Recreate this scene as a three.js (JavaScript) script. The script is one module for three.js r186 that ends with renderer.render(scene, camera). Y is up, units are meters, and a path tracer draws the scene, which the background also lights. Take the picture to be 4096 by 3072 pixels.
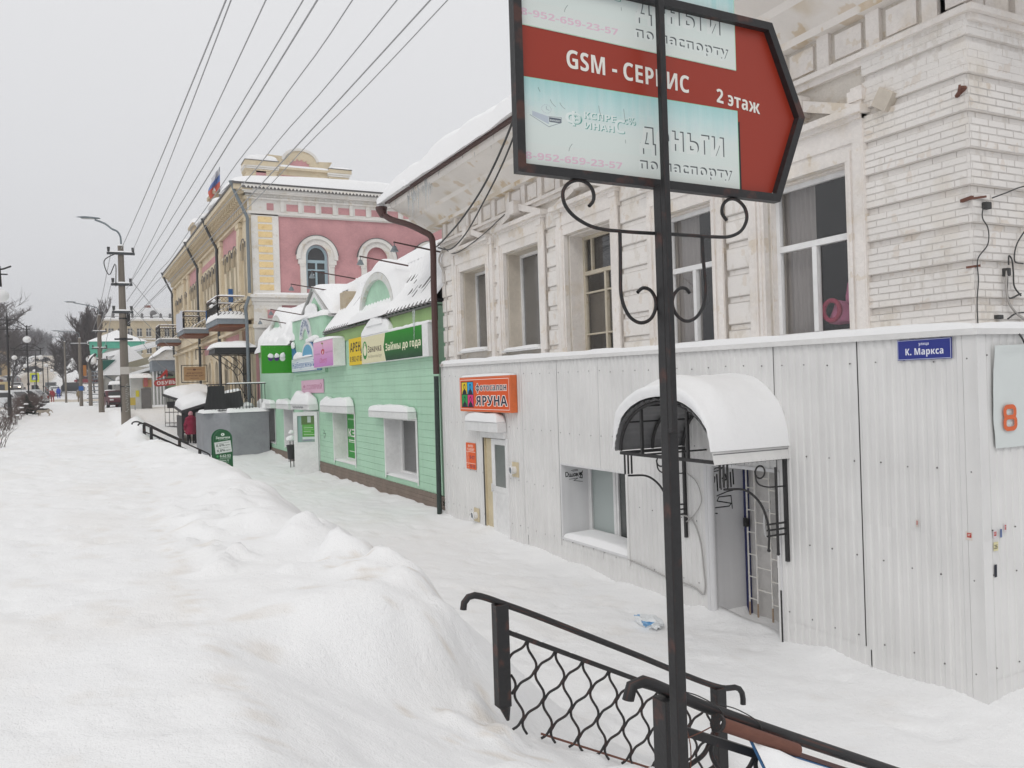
import * as THREE from 'three';
import { mergeGeometries, mergeVertices } from 'three/addons/utils/BufferGeometryUtils.js';
import { MarchingCubes } from 'three/addons/objects/MarchingCubes.js';
import { RoundedBoxGeometry } from 'three/addons/geometries/RoundedBoxGeometry.js';

// ---------------------------------------------------------------- camera, sky, sun, exposure
const scene = new THREE.Scene();
const R = Math.PI / 180;
const camera = new THREE.PerspectiveCamera(49.79, 4 / 3, 0.1, 2500);
camera.rotation.order = 'YXZ';
camera.position.set(0, 1.65, 0);
camera.rotation.set(0, -26.7 * R, -1.85 * R);
const renderer = new THREE.WebGLRenderer({ antialias: true });
renderer.setSize(1024, 768);
renderer.toneMapping = THREE.LinearToneMapping;
renderer.toneMappingExposure = 1.03;
renderer.shadowMap.enabled = true;

// value noise -----------------------------------------------------------------
function hash(x, y, z) { let h = Math.imul(x | 0, 374761393) ^ Math.imul(y | 0, 668265263) ^ Math.imul(z | 0, 2147483647 - 1640531527); h = Math.imul(h ^ (h >>> 13), 1274126177); h ^= h >>> 16; h = Math.imul(h, 2246822519); return ((h ^ (h >>> 13)) >>> 0) / 4294967296; }
const sm = (t) => t * t * (3 - 2 * t);
const lerp = (a, b, t) => a + (b - a) * t;
const clamp = (t, a = 0, b = 1) => Math.min(b, Math.max(a, t));
const step01 = (a, b, x) => sm(clamp((x - a) / (b - a)));
function vn(x, y, z = 0, per = 0) {
  const xi = Math.floor(x), yi = Math.floor(y), zi = Math.floor(z), fx = sm(x - xi), fy = sm(y - yi), fz = sm(z - zi);
  const w = (i) => per ? ((i % per) + per) % per : i;
  const x0 = w(xi), x1 = w(xi + 1), y0 = w(yi), y1 = w(yi + 1);
  const l = (zz) => lerp(lerp(hash(x0, y0, zz), hash(x1, y0, zz), fx), lerp(hash(x0, y1, zz), hash(x1, y1, zz), fx), fy);
  return fz ? lerp(l(zi), l(zi + 1), fz) : l(zi);
}
function fbm(x, y, o = 4, per = 0, z = 0) { let s = 0, a = 0.5, t = 0; for (let i = 0; i < o; i++) { s += a * vn(x, y, z + i * 7, per); t += a; a *= 0.5; x *= 2; y *= 2; per *= 2; } return s / t; }
function rng(seed) { let a = seed >>> 0; return () => { a = (a + 0x6d2b79f5) | 0; let t = Math.imul(a ^ (a >>> 15), 1 | a); t = (t + Math.imul(t ^ (t >>> 7), 61 | t)) ^ t; return ((t ^ (t >>> 14)) >>> 0) / 4294967296; }; }

// overcast sky: pale grey, a little darker and bluer towards the horizon, faint cloud structure
{
  const W = 1024, H = 512, d = new Float32Array(W * H * 4);
  for (let j = 0; j < H; j++) for (let i = 0; i < W; i++) {
    const el = ((j + 0.5) / H - 0.5) * Math.PI, az = (i / W) * Math.PI * 2, s = Math.sin(el);
    const up = clamp(s);
    let L = lerp(0.655, 0.80, Math.pow(up, 0.55)) + 0.05 * step01(0.3, 1, up);
    const cx = Math.cos(az) * Math.cos(el) / (0.25 + up), cz = Math.sin(az) * Math.cos(el) / (0.25 + up);
    L *= 1 + 0.07 * (fbm(cx * 0.9 + 20, cz * 0.9 + 31, 4) - 0.5);
    L *= 1.01 + 0.05 * Math.sin(az + 0.5) * (1 - 0.5 * up); if (s < 0) L = lerp(0.655, 0.5, clamp(-s * 4));
    const b = 1 - up, k = (j * W + i) * 4;
    d[k] = L * (1.005 - 0.022 * b); d[k + 1] = L * (1.0 - 0.006 * b); d[k + 2] = L * (1.0 + 0.03 * b); d[k + 3] = 1;
  }
  const t = new THREE.DataTexture(d, W, H, THREE.RGBAFormat, THREE.FloatType);
  t.mapping = THREE.EquirectangularReflectionMapping; t.minFilter = t.magFilter = THREE.LinearFilter; t.needsUpdate = true;
  scene.background = t; scene.environment = t;
}
const sun = new THREE.DirectionalLight(new THREE.Color(1, 0.97, 0.92), 0.7);
sun.position.set(-45, 60, 30); sun.target.position.set(0, 0, -20); sun.castShadow = true; sun.shadow.radius = 45;
sun.shadow.mapSize.set(2048, 2048);
Object.assign(sun.shadow.camera, { left: -80, right: 80, top: 80, bottom: -80, near: 1, far: 300 });
scene.add(sun, sun.target);
scene.fog = new THREE.FogExp2(new THREE.Color(0.72, 0.73, 0.76), 0.0011);

// ---------------------------------------------------------------- helpers
const used = new Map();
function numbered(n) { const k = used.get(n) || 0; used.set(n, k + 1); return k ? n + '_' + String(k).padStart(3, '0') : n; }
const bases = new WeakMap();
const baseOf = (o) => { while (o && o !== scene) { if (bases.has(o)) return bases.get(o); o = o.parent; } return null; };
function tag(o, label, category, group, kind) { Object.assign(o.userData, { label, category }); if (group) o.userData.group = group; if (kind) o.userData.kind = kind; return o; }
// a thing: a Group at its base; geometry given to part() is in world coordinates unless the thing is local
function thing(name, label, category, [x, y, z], group, local) {
  const o = new THREE.Group(); o.name = numbered(name); o.position.set(x, y, z); scene.add(o); tag(o, label, category, group);
  if (!local) bases.set(o, o.position); return o;
}
function strip(g) { for (const k of Object.keys(g.attributes)) if (!['position', 'normal', 'uv', 'color'].includes(k)) g.deleteAttribute(k); return g; }
function join(list) {
  list = list.flat(9).filter(Boolean); if (list.length === 1) return list[0];
  const col = list.some((g) => g.attributes.color), idx = list.every((g) => g.index);
  list = list.map((g) => { g = idx ? g : g.index ? g.toNonIndexed() : g; strip(g); if (col && !g.attributes.color) { const a = new Float32Array(g.attributes.position.count * 3).fill(1); g.setAttribute('color', new THREE.BufferAttribute(a, 3)); } return g; });
  return mergeGeometries(list);
}
const SPLIT = new Set(['cable', 'snow', 'panel', 'wire', 'bracket', 'capital', 'plank', 'drainpipes', 'band', 'dormer']);
function part(name, geo, mat, parent, extra) {
  if (Array.isArray(geo) && geo.length > 1 && geo.length < 10 && SPLIT.has(name) && geo.every((g) => g.isBufferGeometry) && !(name === 'bracket' && geo.length > 5)) return geo.map((g) => part(name, g, mat, parent, extra))[0];
  const g0 = Array.isArray(geo) ? join(geo) : geo, b = baseOf(parent), g = b ? g0.clone().translate(-b.x, -b.y, -b.z) : g0;
  const m = new THREE.Mesh(g, mat); m.name = name; m.castShadow = m.receiveShadow = true; (parent || scene).add(m);
  if (parent === scene || !parent) m.name = numbered(name);
  if (extra) Object.assign(m.userData, extra); return m;
}
const struct = (name, geo, mat) => part(name, geo, mat, scene, { kind: 'structure' });
// uv in metres from position, by dominant normal
function tri(g) {
  if (!g.attributes.normal) g.computeVertexNormals();
  const p = g.attributes.position, n = g.attributes.normal, uv = new Float32Array(p.count * 2);
  for (let i = 0; i < p.count; i++) {
    const ax = Math.abs(n.getX(i)), ay = Math.abs(n.getY(i)), az = Math.abs(n.getZ(i));
    if (ay >= ax && ay >= az) { uv[2 * i] = p.getX(i); uv[2 * i + 1] = p.getZ(i); }
    else if (ax >= az) { uv[2 * i] = p.getZ(i); uv[2 * i + 1] = p.getY(i); }
    else { uv[2 * i] = p.getX(i); uv[2 * i + 1] = p.getY(i); }
  }
  g.setAttribute('uv', new THREE.BufferAttribute(uv, 2)); return g;
}
// continuous uv for smooth surfaces, where switching planes would tear the texture
function planar(g) { const p = g.attributes.position, uv = new Float32Array(p.count * 2); for (let i = 0; i < p.count; i++) { uv[2 * i] = p.getX(i) + 0.55 * p.getY(i); uv[2 * i + 1] = p.getZ(i) - 0.62 * p.getY(i); } g.setAttribute('uv', new THREE.BufferAttribute(uv, 2)); return g; }
const B = (x0, x1, y0, y1, z0, z1) => tri(new THREE.BoxGeometry(Math.abs(x1 - x0), Math.abs(y1 - y0), Math.abs(z1 - z0)).translate((x0 + x1) / 2, (y0 + y1) / 2, (z0 + z1) / 2));
const RB = (x0, x1, y0, y1, z0, z1, r = 0.01, s = 1) => tri(strip(new RoundedBoxGeometry(Math.abs(x1 - x0), Math.abs(y1 - y0), Math.abs(z1 - z0), s, r).translate((x0 + x1) / 2, (y0 + y1) / 2, (z0 + z1) / 2)));
const V = (a) => new THREE.Vector3(...a);
function cyl(a, b, r0, r1 = r0, seg = 8, open = false) {
  const A = V(a), C = V(b), d = C.clone().sub(A), L = d.length();
  const g = new THREE.CylinderGeometry(r1, r0, L, seg, 1, open); g.translate(0, L / 2, 0);
  g.applyQuaternion(new THREE.Quaternion().setFromUnitVectors(new THREE.Vector3(0, 1, 0), d.normalize())); return g.translate(...a);
}
// rectangular bar from a to b, w wide (horizontal) and h high
function bar(a, b, w, h = w) {
  const A = V(a), C = V(b), d = C.clone().sub(A), L = d.length(), m = new THREE.Matrix4();
  const z = d.normalize(), up = Math.abs(z.y) > 0.95 ? new THREE.Vector3(0, 0, 1) : new THREE.Vector3(0, 1, 0), x = up.clone().cross(z).normalize(), y = z.clone().cross(x);
  m.makeBasis(x, y, z).setPosition(A.add(C).multiplyScalar(0.5));
  return tri(new THREE.BoxGeometry(w, h, L)).applyMatrix4(m);
}
function tube(pts, r, seg = 6, n = 0, smooth = true) {
  const v = pts.map(V);
  if (!smooth) return join(v.slice(1).map((p, i) => cyl(pts[i], pts[i + 1], r, r, seg)));
  return new THREE.TubeGeometry(new THREE.CatmullRomCurve3(v, false, 'centripetal'), n || Math.max(8, pts.length * 5), r, seg, false);
}
function grid(nu, nv, fn, closed) {
  const pos = [], idx = [];
  for (let j = 0; j <= nv; j++) for (let i = 0; i <= nu; i++) pos.push(...fn(i / nu, j / nv));
  for (let j = 0; j < nv; j++) for (let i = 0; i < nu; i++) { const a = j * (nu + 1) + i, b = a + 1, c = a + nu + 1, d = c + 1; idx.push(a, c, b, b, c, d); }
  const g = new THREE.BufferGeometry(); g.setAttribute('position', new THREE.Float32BufferAttribute(pos, 3)); g.setIndex(idx); g.computeVertexNormals();
  return planar(g);
}
// lying snow: a rounded slab over the patch base(u,v) -> [x,y,z], th thick, uneven, overhanging a little
function snowSlab(base, th, nu, nv, seed, o = {}) {
  const { rough = 0.25, e = 6, out = 0.03, f = 1.6 } = o;
  const prof = (t) => Math.pow(Math.max(0, 1 - Math.pow(Math.abs(2 * t - 1), e)), 0.45);
  const c = base(0.5, 0.5);
  const top = grid(nu, nv, (u, v) => {
    const p = base(u, v), k = prof(u) * prof(v), q = 0.55 + 0.9 * fbm(p[0] * f + seed, p[2] * f + p[1] * f + seed * 3, 3);
    const w = Math.min(1, 4 * k) * (1 - 0.6 * k), dx = p[0] - c[0], dz = p[2] - c[2], L = Math.hypot(dx, dz) || 1;
    return [p[0] + out * w * dx / L + 0.3 * out * (vn(p[2] * 5 + seed, p[1] * 5) - 0.5), p[1] + th * k * lerp(1, q, rough * 2), p[2] + out * w * dz / L];
  });
  const bot = grid(Math.max(2, nu >> 2), Math.max(2, nv >> 2), (u, v) => { const p = base(u, v); return [p[0], p[1] - 0.004, p[2]]; });
  return join([top, bot]);
}
// rounded snow lump
function lump(x, y, z, rx, ry, rz, seed, n = 20) {
  const g = new THREE.SphereGeometry(1, n, Math.round(n * 0.7)), p = g.attributes.position;
  for (let i = 0; i < p.count; i++) {
    const a = p.getX(i), b = p.getY(i), c = p.getZ(i), k = 0.6 + 0.8 * fbm(a * 1.7 + seed * 3.1, c * 1.7 + b * 1.5 + seed * 2, 4);
    p.setXYZ(i, x + a * rx * k, y + (b < -0.2 ? -0.2 + (b + 0.2) * 0.3 : b) * ry * k, z + c * rz * k);
  }
  g.computeVertexNormals(); return planar(g);
}
function extrude(pts, depth, place, holes) {          // 2D outline extruded along +z of its own frame, then placed by a matrix
  const s = pts instanceof THREE.Shape ? pts : new THREE.Shape(pts.map((p) => new THREE.Vector2(...p)));
  if (holes) s.holes = holes;
  const g = new THREE.ExtrudeGeometry(s, { depth, bevelEnabled: false, curveSegments: 10 });
  if (place) g.applyMatrix4(place); g.computeVertexNormals(); return tri(g);
}
const frame = (o, ex, ey, ez) => new THREE.Matrix4().makeBasis(V(ex), V(ey), V(ez)).setPosition(...o);
const onStreet = (x) => frame([x, 0, 0], [0, 0, 1], [0, 1, 0], [-1, 0, 0]);   // shape (z,y), extruded towards the street (-x)
const facing = (z) => frame([0, 0, z], [1, 0, 0], [0, 1, 0], [0, 0, 1]);      // shape (x,y), extruded towards +z
function archHole(c, w, y0, ys, rise) { const h = new THREE.Path(); h.moveTo(c - w / 2, y0); h.lineTo(c + w / 2, y0); h.lineTo(c + w / 2, ys); h.absellipse(c, ys, w / 2, rise, 0, Math.PI, false); h.lineTo(c - w / 2, y0); return h; }
function archRing(c, w, y0, ys, rise, t, tr = t) {      // arch band of width t round an opening, open at the foot
  const h = new THREE.Shape(); h.moveTo(c - w / 2 - t, y0); h.lineTo(c - w / 2, y0); h.lineTo(c - w / 2, ys); h.absellipse(c, ys, w / 2, rise, Math.PI, 0, true); h.lineTo(c + w / 2, y0); h.lineTo(c + w / 2 + t, y0); h.lineTo(c + w / 2 + t, ys); h.absellipse(c, ys, w / 2 + t, rise + tr, 0, Math.PI, false); h.lineTo(c - w / 2 - t, y0); return h; }
function archShape(c, w, y0, ys, rise) { const h = new THREE.Shape(); h.moveTo(c - w / 2, y0); h.lineTo(c + w / 2, y0); h.lineTo(c + w / 2, ys); h.absellipse(c, ys, w / 2, rise, 0, Math.PI, false); h.lineTo(c - w / 2, y0); return h; }

// ---------------------------------------------------------------- materials
function tileTex(n, fn, srgb = true) {
  const d = new Uint8Array(n * n * 4);
  for (let j = 0; j < n; j++) for (let i = 0; i < n; i++) { const c = fn(i / n, j / n), k = (j * n + i) * 4; for (let q = 0; q < 3; q++) d[k + q] = clamp(Array.isArray(c) ? c[q] : c) * 255; d[k + 3] = 255; }
  const t = new THREE.DataTexture(d, n, n); t.wrapS = t.wrapT = THREE.RepeatWrapping; t.magFilter = THREE.LinearFilter; t.minFilter = THREE.LinearMipmapLinearFilter; t.generateMipmaps = true;
  if (srgb) t.colorSpace = THREE.SRGBColorSpace; t.needsUpdate = true; return t;
}
const rep = (t, m) => { const c = t.clone(); c.repeat.set(1 / m, 1 / m); c.needsUpdate = true; return c; };
const s2 = (v) => Math.pow(clamp(v), 1 / 2.2);
const grey = tileTex(512, (u, v) => s2(0.80 + 0.30 * (fbm(u * 4, v * 4, 6, 4) - 0.5) + 0.12 * (fbm(u * 40, v * 40, 3, 40) - 0.5)));       // gentle mottling round .8 linear
const grainBump = tileTex(512, (u, v) => fbm(u * 8, v * 8, 7, 8), false);
const snowBump = tileTex(1024, (u, v) => 0.55 * fbm(u * 10, v * 10, 4, 10) + 0.3 * fbm(u * 48, v * 48, 4, 48, 30) + 0.15 * vn(u * 256, v * 256, 3, 256), false);
const streak = tileTex(512, (u, v) => { const s = fbm(u * 24, v * 2, 5, 2 * 12) , m = fbm(u * 3, v * 3, 5, 3); return s2(0.8 + 0.09 * (s - 0.5) + 0.14 * (m - 0.5)); });
const rustTex = tileTex(512, (u, v) => { const k = step01(0.54, 0.70, fbm(u * 6, v * 6, 6, 6)), g = 0.75 + 0.5 * fbm(u * 30, v * 30, 3, 30); return [s2((0.013 + 0.05 * k) * g), s2((0.0125 + 0.010 * k) * g), s2((0.0135 + 0.003 * k) * g)]; });
const paintTex = tileTex(1024, (u, v) => {                                  // old whitewash: cloudy, with grey-brown grime and flakes
  const m = fbm(u * 3, v * 3, 6, 3), g = step01(0.56, 0.78, fbm(u * 7, v * 7, 6, 7, 50)), f = step01(0.70, 0.735, fbm(u * 14, v * 14, 4, 14, 90)), fine = fbm(u * 60, v * 60, 3, 60, 20);
  const L = 0.86 + 0.22 * (m - 0.5) + 0.10 * (fine - 0.5);
  return [s2(L * (1 - 0.05 * g) - 0.07 * f), s2(L * (1 - 0.075 * g) - 0.10 * f), s2(L * (1 - 0.12 * g) - 0.15 * f)];
});
const oldPaintTex = tileTex(1024, (u, v) => { const m = fbm(u * 3, v * 3, 6, 3), g = step01(0.50, 0.72, fbm(u * 5, v * 5, 6, 5, 150)), f = step01(0.66, 0.69, fbm(u * 9, v * 9, 5, 9, 190)); const L = 0.86 + 0.2 * (m - 0.5); return [s2(L * (1 - 0.14 * g) - 0.10 * f), s2(L * (1 - 0.20 * g) - 0.16 * f), s2(L * (1 - 0.30 * g) - 0.24 * f)]; });
const oldPaintTex2 = tileTex(1024, (u, v) => { const m = fbm(u * 3, v * 3, 6, 3, 300), g = step01(0.52, 0.74, fbm(u * 6, v * 6, 6, 6, 350)), f = step01(0.685, 0.70, fbm(u * 12, v * 12, 5, 12, 390)), d = step01(0.66, 0.72, fbm(u * 20, v * 9, 5, 1 ? 180 : 0, 410)); const L = 0.87 + 0.2 * (m - 0.5); return [s2(L * (1 - 0.05 * g) - 0.06 * f - 0.07 * d), s2(L * (1 - 0.068 * g) - 0.09 * f - 0.08 * d), s2(L * (1 - 0.10 * g) - 0.12 * f - 0.095 * d)]; });
const plasterBump = tileTex(1024, (u, v) => 0.6 * fbm(u * 12, v * 12, 5, 12) + 0.4 * fbm(u * 64, v * 64, 3, 64), false);
const brickBump = (() => { return tileTex(1024, (u, v) => { const row = Math.floor(v * 32), fx = ((u * 10 + (row % 2) * 0.5) % 1), fy = (v * 32) % 1; const e = Math.min(fx * 10 * 0.26, (1 - fx) * 10 * 0.26, fy * 0.8, (1 - fy) * 0.8) ; return clamp(e * 4) * 0.75 + 0.25 * fbm(u * 40, v * 40, 4, 40); }, false); })();   // 10 bricks x 32 courses
const std = (c, o = {}) => new THREE.MeshStandardMaterial({ color: Array.isArray(c) ? new THREE.Color().setRGB(...c) : c, roughness: 0.85, ...o });
const mapped = (c, t, m, o = {}) => std(c.map((x) => x / 0.8), { map: rep(t, m), ...o });
const M = {
  snow: std([0.88, 0.883, 0.888], { roughness: 0.95, bumpMap: rep(snowBump, 1.7), bumpScale: 0.02 }),
  snowCap: std([0.90, 0.903, 0.91], { roughness: 0.95, bumpMap: rep(snowBump, 1.1), bumpScale: 0.008 }),
  paint: mapped([0.755, 0.715, 0.68], paintTex, 2.6, { bumpMap: rep(plasterBump, 1.3), bumpScale: 0.014 }),
  oldPaint: mapped([0.74, 0.70, 0.66], oldPaintTex, 3.4, { bumpMap: rep(plasterBump, 1.3), bumpScale: 0.01 }),
  brickPaint: mapped([0.77, 0.74, 0.71], oldPaintTex2, 2.3, { bumpMap: rep(plasterBump, 0.7), bumpScale: 0.012 }),
  mortar: mapped([0.60, 0.56, 0.51], paintTex, 1.1, { bumpMap: rep(plasterBump, 0.5), bumpScale: 0.01 }),
  clad: mapped([0.745, 0.74, 0.73], streak, 1.9, { roughness: 0.42, metalness: 0 }),
  cladFlat: mapped([0.70, 0.70, 0.71], streak, 2.3, { roughness: 0.45 }),
  plastic: mapped([0.80, 0.80, 0.80], grey, 3, { roughness: 0.3 }),
  beige: mapped([0.62, 0.53, 0.36], grey, 2, { roughness: 0.6 }),
  black: std([1, 1, 1], { map: rep(rustTex, 0.5), roughness: 0.5, bumpMap: rep(grainBump, 0.12), bumpScale: 0.0012 }),
  iron: std([0.022, 0.021, 0.022], { roughness: 0.55 }),
  rust: mapped([0.16, 0.065, 0.045], grey, 0.4, { roughness: 0.8 }),
  pipeRust: mapped([0.075, 0.032, 0.028], grey, 0.5, { roughness: 0.5 }),
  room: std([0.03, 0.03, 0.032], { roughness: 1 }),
  glass: new THREE.MeshPhysicalMaterial({ color: 0xffffff, roughness: 0.02, transmission: 1, thickness: 0, ior: 1.5 }),
  darkGlass: std([0.055, 0.056, 0.058], { roughness: 0.05 }),
  greyGlass: std([0.16, 0.175, 0.17], { roughness: 0.1 }),
  curtain: std([0.28, 0.26, 0.25], { roughness: 1 }),
  green: mapped([0.42, 0.665, 0.49], streak, 2.1, { roughness: 0.5 }),
  greenFlat: mapped([0.42, 0.655, 0.49], grey, 2.4, { roughness: 0.6 }),
  olive: mapped([0.30, 0.45, 0.19], streak, 1.3, { roughness: 0.8 }),
  brown: mapped([0.215, 0.165, 0.135], grey, 1.0, { roughness: 0.8 }),
  slate: mapped([0.16, 0.155, 0.155], grey, 1.2, { roughness: 0.9 }),
  pink: mapped([0.57, 0.30, 0.31], grey, 3, { bumpMap: rep(brickBump, 2.6), bumpScale: 0.006 }),
  white: mapped([0.72, 0.70, 0.665], paintTex, 3.3, {}),
  cream: mapped([0.62, 0.535, 0.395], paintTex, 2.9, {}),
  yellow: mapped([0.80, 0.61, 0.32], paintTex, 2.5, {}),
  creamDark: mapped([0.47, 0.39, 0.28], paintTex, 2.2, {}),
  blue: std([0.03, 0.13, 0.36], { roughness: 0.5 }),
  paleBlue: std([0.35, 0.47, 0.52], { roughness: 0.5 }),
  zinc: mapped([0.17, 0.20, 0.22], grey, 1, { roughness: 0.45 }),
  darkPipe: mapped([0.06, 0.065, 0.07], grey, 1, { roughness: 0.5 }),
  slabGrey: mapped([0.23, 0.26, 0.29], grey, 1.4, {}),
  slabRed: mapped([0.22, 0.085, 0.045], grey, 1.4, {}),
  concrete: mapped([0.19, 0.165, 0.14], grey, 1.3, { bumpMap: rep(grainBump, 0.6), bumpScale: 0.006 }),
  platform: mapped([0.29, 0.30, 0.32], grey, 2.2, {}),
  wire: std([0.36, 0.36, 0.37], { roughness: 0.7 }),
  cable: std([0.05, 0.05, 0.05], { roughness: 0.7 }),
  ice: new THREE.MeshPhysicalMaterial({ color: 0xf4f8fb, roughness: 0.12, transmission: 0.8, thickness: 0.02, ior: 1.31 }),
  bark: mapped([0.085, 0.07, 0.06], grey, 1, {}), twig: std([0.085, 0.068, 0.064], { roughness: 1 }),
  lampGlobe: std([0.78, 0.78, 0.78], { roughness: 0.3 }),
  tyre: std([0.02, 0.02, 0.02]), chrome: std([0.35, 0.35, 0.36], { roughness: 0.3, metalness: 0.6 }),
  skin: std([0.55, 0.34, 0.26], { roughness: 0.7 }),
};
function sign(w, h, draw, o = {}) {                     // a printed face
  const c = document.createElement('canvas'); c.width = w; c.height = h; const x = c.getContext('2d'); draw(x, w, h);
  const t = new THREE.CanvasTexture(c); t.colorSpace = THREE.SRGBColorSpace; t.anisotropy = 8;
  return new THREE.MeshStandardMaterial({ map: t, roughness: 0.75, ...o });
}
function text(x, s, px, py, size, color, o = {}) {
  const { font = 'sans-serif', weight = 'bold', align = 'center', sx = 1, rot = 0, width = 0 } = o;
  x.save(); x.translate(px, py); x.rotate(rot); x.font = weight + ' ' + size + 'px ' + font; x.textAlign = align; x.textBaseline = 'middle';
  const k = width ? width / x.measureText(s).width : sx; x.scale(k, 1); if (o.stroke) { x.strokeStyle = o.stroke; x.lineWidth = o.lw || size * 0.12; x.lineJoin = 'round'; x.strokeText(s, 0, 0); } x.fillStyle = color; if (!o.hollow) x.fillText(s, 0, 0); x.restore();
}
// flat quad with uv 0..1: origin (bottom left), right vector, up vector
function quad(o, r, u) {
  const g = new THREE.BufferGeometry(), p = [o, [o[0] + r[0], o[1] + r[1], o[2] + r[2]], [o[0] + r[0] + u[0], o[1] + r[1] + u[1], o[2] + r[2] + u[2]], [o[0] + u[0], o[1] + u[1], o[2] + u[2]]];
  g.setAttribute('position', new THREE.Float32BufferAttribute(p.flat(), 3)); g.setAttribute('uv', new THREE.Float32BufferAttribute([0, 0, 1, 0, 1, 1, 0, 1], 2)); g.setIndex([0, 1, 2, 0, 2, 3]); g.computeVertexNormals(); return g;
}
const streetQuad = (x, z0, z1, y0, y1) => quad([x, y0, z0], [0, 0, z1 - z0], [0, y1 - y0, 0]);   // faces the street; left edge is the far one
// ---------------------------------------------------------------- ground
const table = (t, s) => { if (s <= t[0][0]) return t[0][1]; for (let i = 1; i < t.length; i++) if (s <= t[i][0]) return lerp(t[i - 1][1], t[i][1], (s - t[i - 1][0]) / (t[i][0] - t[i - 1][0])); return t[t.length - 1][1]; };
const LOW = [[-8, -1.85], [0, -1.75], [5, -1.64], [9, -1.70], [15, -1.62], [19, -1.48], [31, -1.54], [38, -1.42], [43, -1.24], [47, -0.92], [55, -0.25], [72, 0.62], [132, 1.12]];
const pathY = (s) => 0.0085 * Math.max(0, s);
function hillY(s) { return s < 138 ? 0 : s < 365 ? 17.2 * sm(clamp((s - 138) / 227)) * 0.35 + 0.65 * 17.2 * (s - 138) / 227 : 17.2 + (s - 365) * 0.012; }
const CLODS = [[2.12, -7.8, 0.20, 0.26], [2.36, -7.1, 0.24, 0.24], [2.46, -6.75, 0.2, 0.16], [2.30, -6.5, 0.16, 0.2], [1.92, -8.7, 0.13, 0.3], [2.5, -6.2, 0.15, 0.14], [2.28, -5.95, 0.12, 0.2], [1.7, -9.9, 0.12, 0.35], [2.42, -5.55, 0.12, 0.12], [2.2, -5.3, 0.1, 0.16], [1.5, -11.5, 0.1, 0.4], [2.56, -7.5, 0.12, 0.14], [2.05, -6.9, 0.08, 0.25], [2.45, -5.15, 0.13, 0.11], [2.32, -5.05, 0.09, 0.12]];
function ground(x, z, fine = true) {
  const s = -z, p = pathY(Math.min(s, 138)) + hillY(s), l = s > 72 ? Math.min(p, table(LOW, s) + hillY(s)) : table(LOW, s);
  const far = step01(60, 75, s);
  const wob = 0.22 * (fbm(s * 0.45, 3.3, 3) - 0.5);
  const e0 = 0.62 + wob, xc = 1.75 + wob * 1.5 + 0.25 * step01(4, 9, s) + 0.22 * (1 - step01(8, 13, s)) - 0.7 * step01(16, 30, s) - 0.35 * Math.exp(-((s - 5.2) ** 2) / 0.8), xf = lerp(4.2, 2.9, step01(18, 30, s)) + 0.3 * (fbm(s * 0.8, 9.1, 3) - 0.5);
  let crest = 0.25 - 0.19 * (1 - step01(9, 14, s)) - 0.10 * step01(12, 20, s) * (1 - step01(27, 30, s)) + 0.16 * (fbm(s * 0.5, 5.5, 3) - 0.5) + 0.22 * Math.exp(-((s - 31) ** 2) / 14) - 0.22 * step01(3, 5, 6.6 - s);
  crest *= 1 - 0.8 * far;
  // plain section
  let y;
  const rise = step01(e0, xc, x) * crest;
  if (x < xc) y = p + rise; else { const t = clamp((x - xc) / (xf - xc)); y = lerp(p + crest, l, lerp(t, sm(t), 0.75)); }
  // stair cut by the near railings and by the far one
  const cut = step01(1.3, 1.9, s) * (1 - step01(5.35, 6.3, s)), sy = lerp(p, l, clamp((x - 0.62) / 3.55));
  const cut2 = step01(25.6, 26.6, s) * (1 - step01(28.1, 28.7, s)), sy2 = lerp(p + 0.1, l, clamp((x - 1.0) / 2.7));
  y = lerp(y, Math.min(y, sy), cut); y = lerp(y, Math.min(y, sy2), cut2 * 0.5);
  if (!fine) return y;
  const bank = step01(e0 - 0.1, e0 + 0.5, x) * (1 - step01(xf - 0.2, xf + 0.6, x)) * (1 - far);
  const cl = fbm(x * 2.6 + 3, z * 2.6 + 8, 3); y += bank * (1 - 0.55 * step01(9, 18, s)) * (0.17 * (fbm(x * 1.2 + 9, z * 1.0, 4) - 0.5) + 0.115 * step01(0.46, 0.68, cl) * step01(0.4, 0.65, fbm(x * 0.8, z * 0.5 + 40, 2)) + 0.05 * (fbm(x * 4, z * 4, 3) - 0.5));
  for (const [a, b, h, r] of CLODS) { const d = ((x - a) ** 2 + (z - b) ** 2) / (r * r); if (d < 6) y += 0.7 * h * Math.exp(-d * d) * (0.4 + 1.2 * fbm(x * 5, z * 5 + a, 3)); }
  const flat = (1 - bank) * (1 - 0.5 * far);
  y += flat * (0.035 * (fbm(x * 1.1, z * 0.9, 4) - 0.5) + 0.055 * (fbm(x * 4.2 + 3, z * 3.0, 4) - 0.5) - 0.03 * step01(0.60, 0.72, fbm(x * 3.1 + 11, z * 2.2, 3)));
  // drift against the house walls
  if (s > 4.4 && s < 44) { const d = clamp((x - 6.7) / 0.85); y += d * d * (0.10 + 0.16 * (fbm(s * 1.3, 17, 3) - 0.35)) * (x > 7.7 && s > 7.7 && s < 9 ? 0 : 1); }
  // bank under the hedge on the left
  y += 0.30 * step01(-3.3, -4.3, x) * (1 - step01(-5.6, -7, x)) * (1 - 0.7 * far) * (0.6 + 0.8 * fbm(x * 1.2, z * 0.7, 3));
  y += 0.28 * Math.exp(-((x - 0.9) ** 2 + (s - 33.2) ** 2) / 0.9);
  return y;
}
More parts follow.
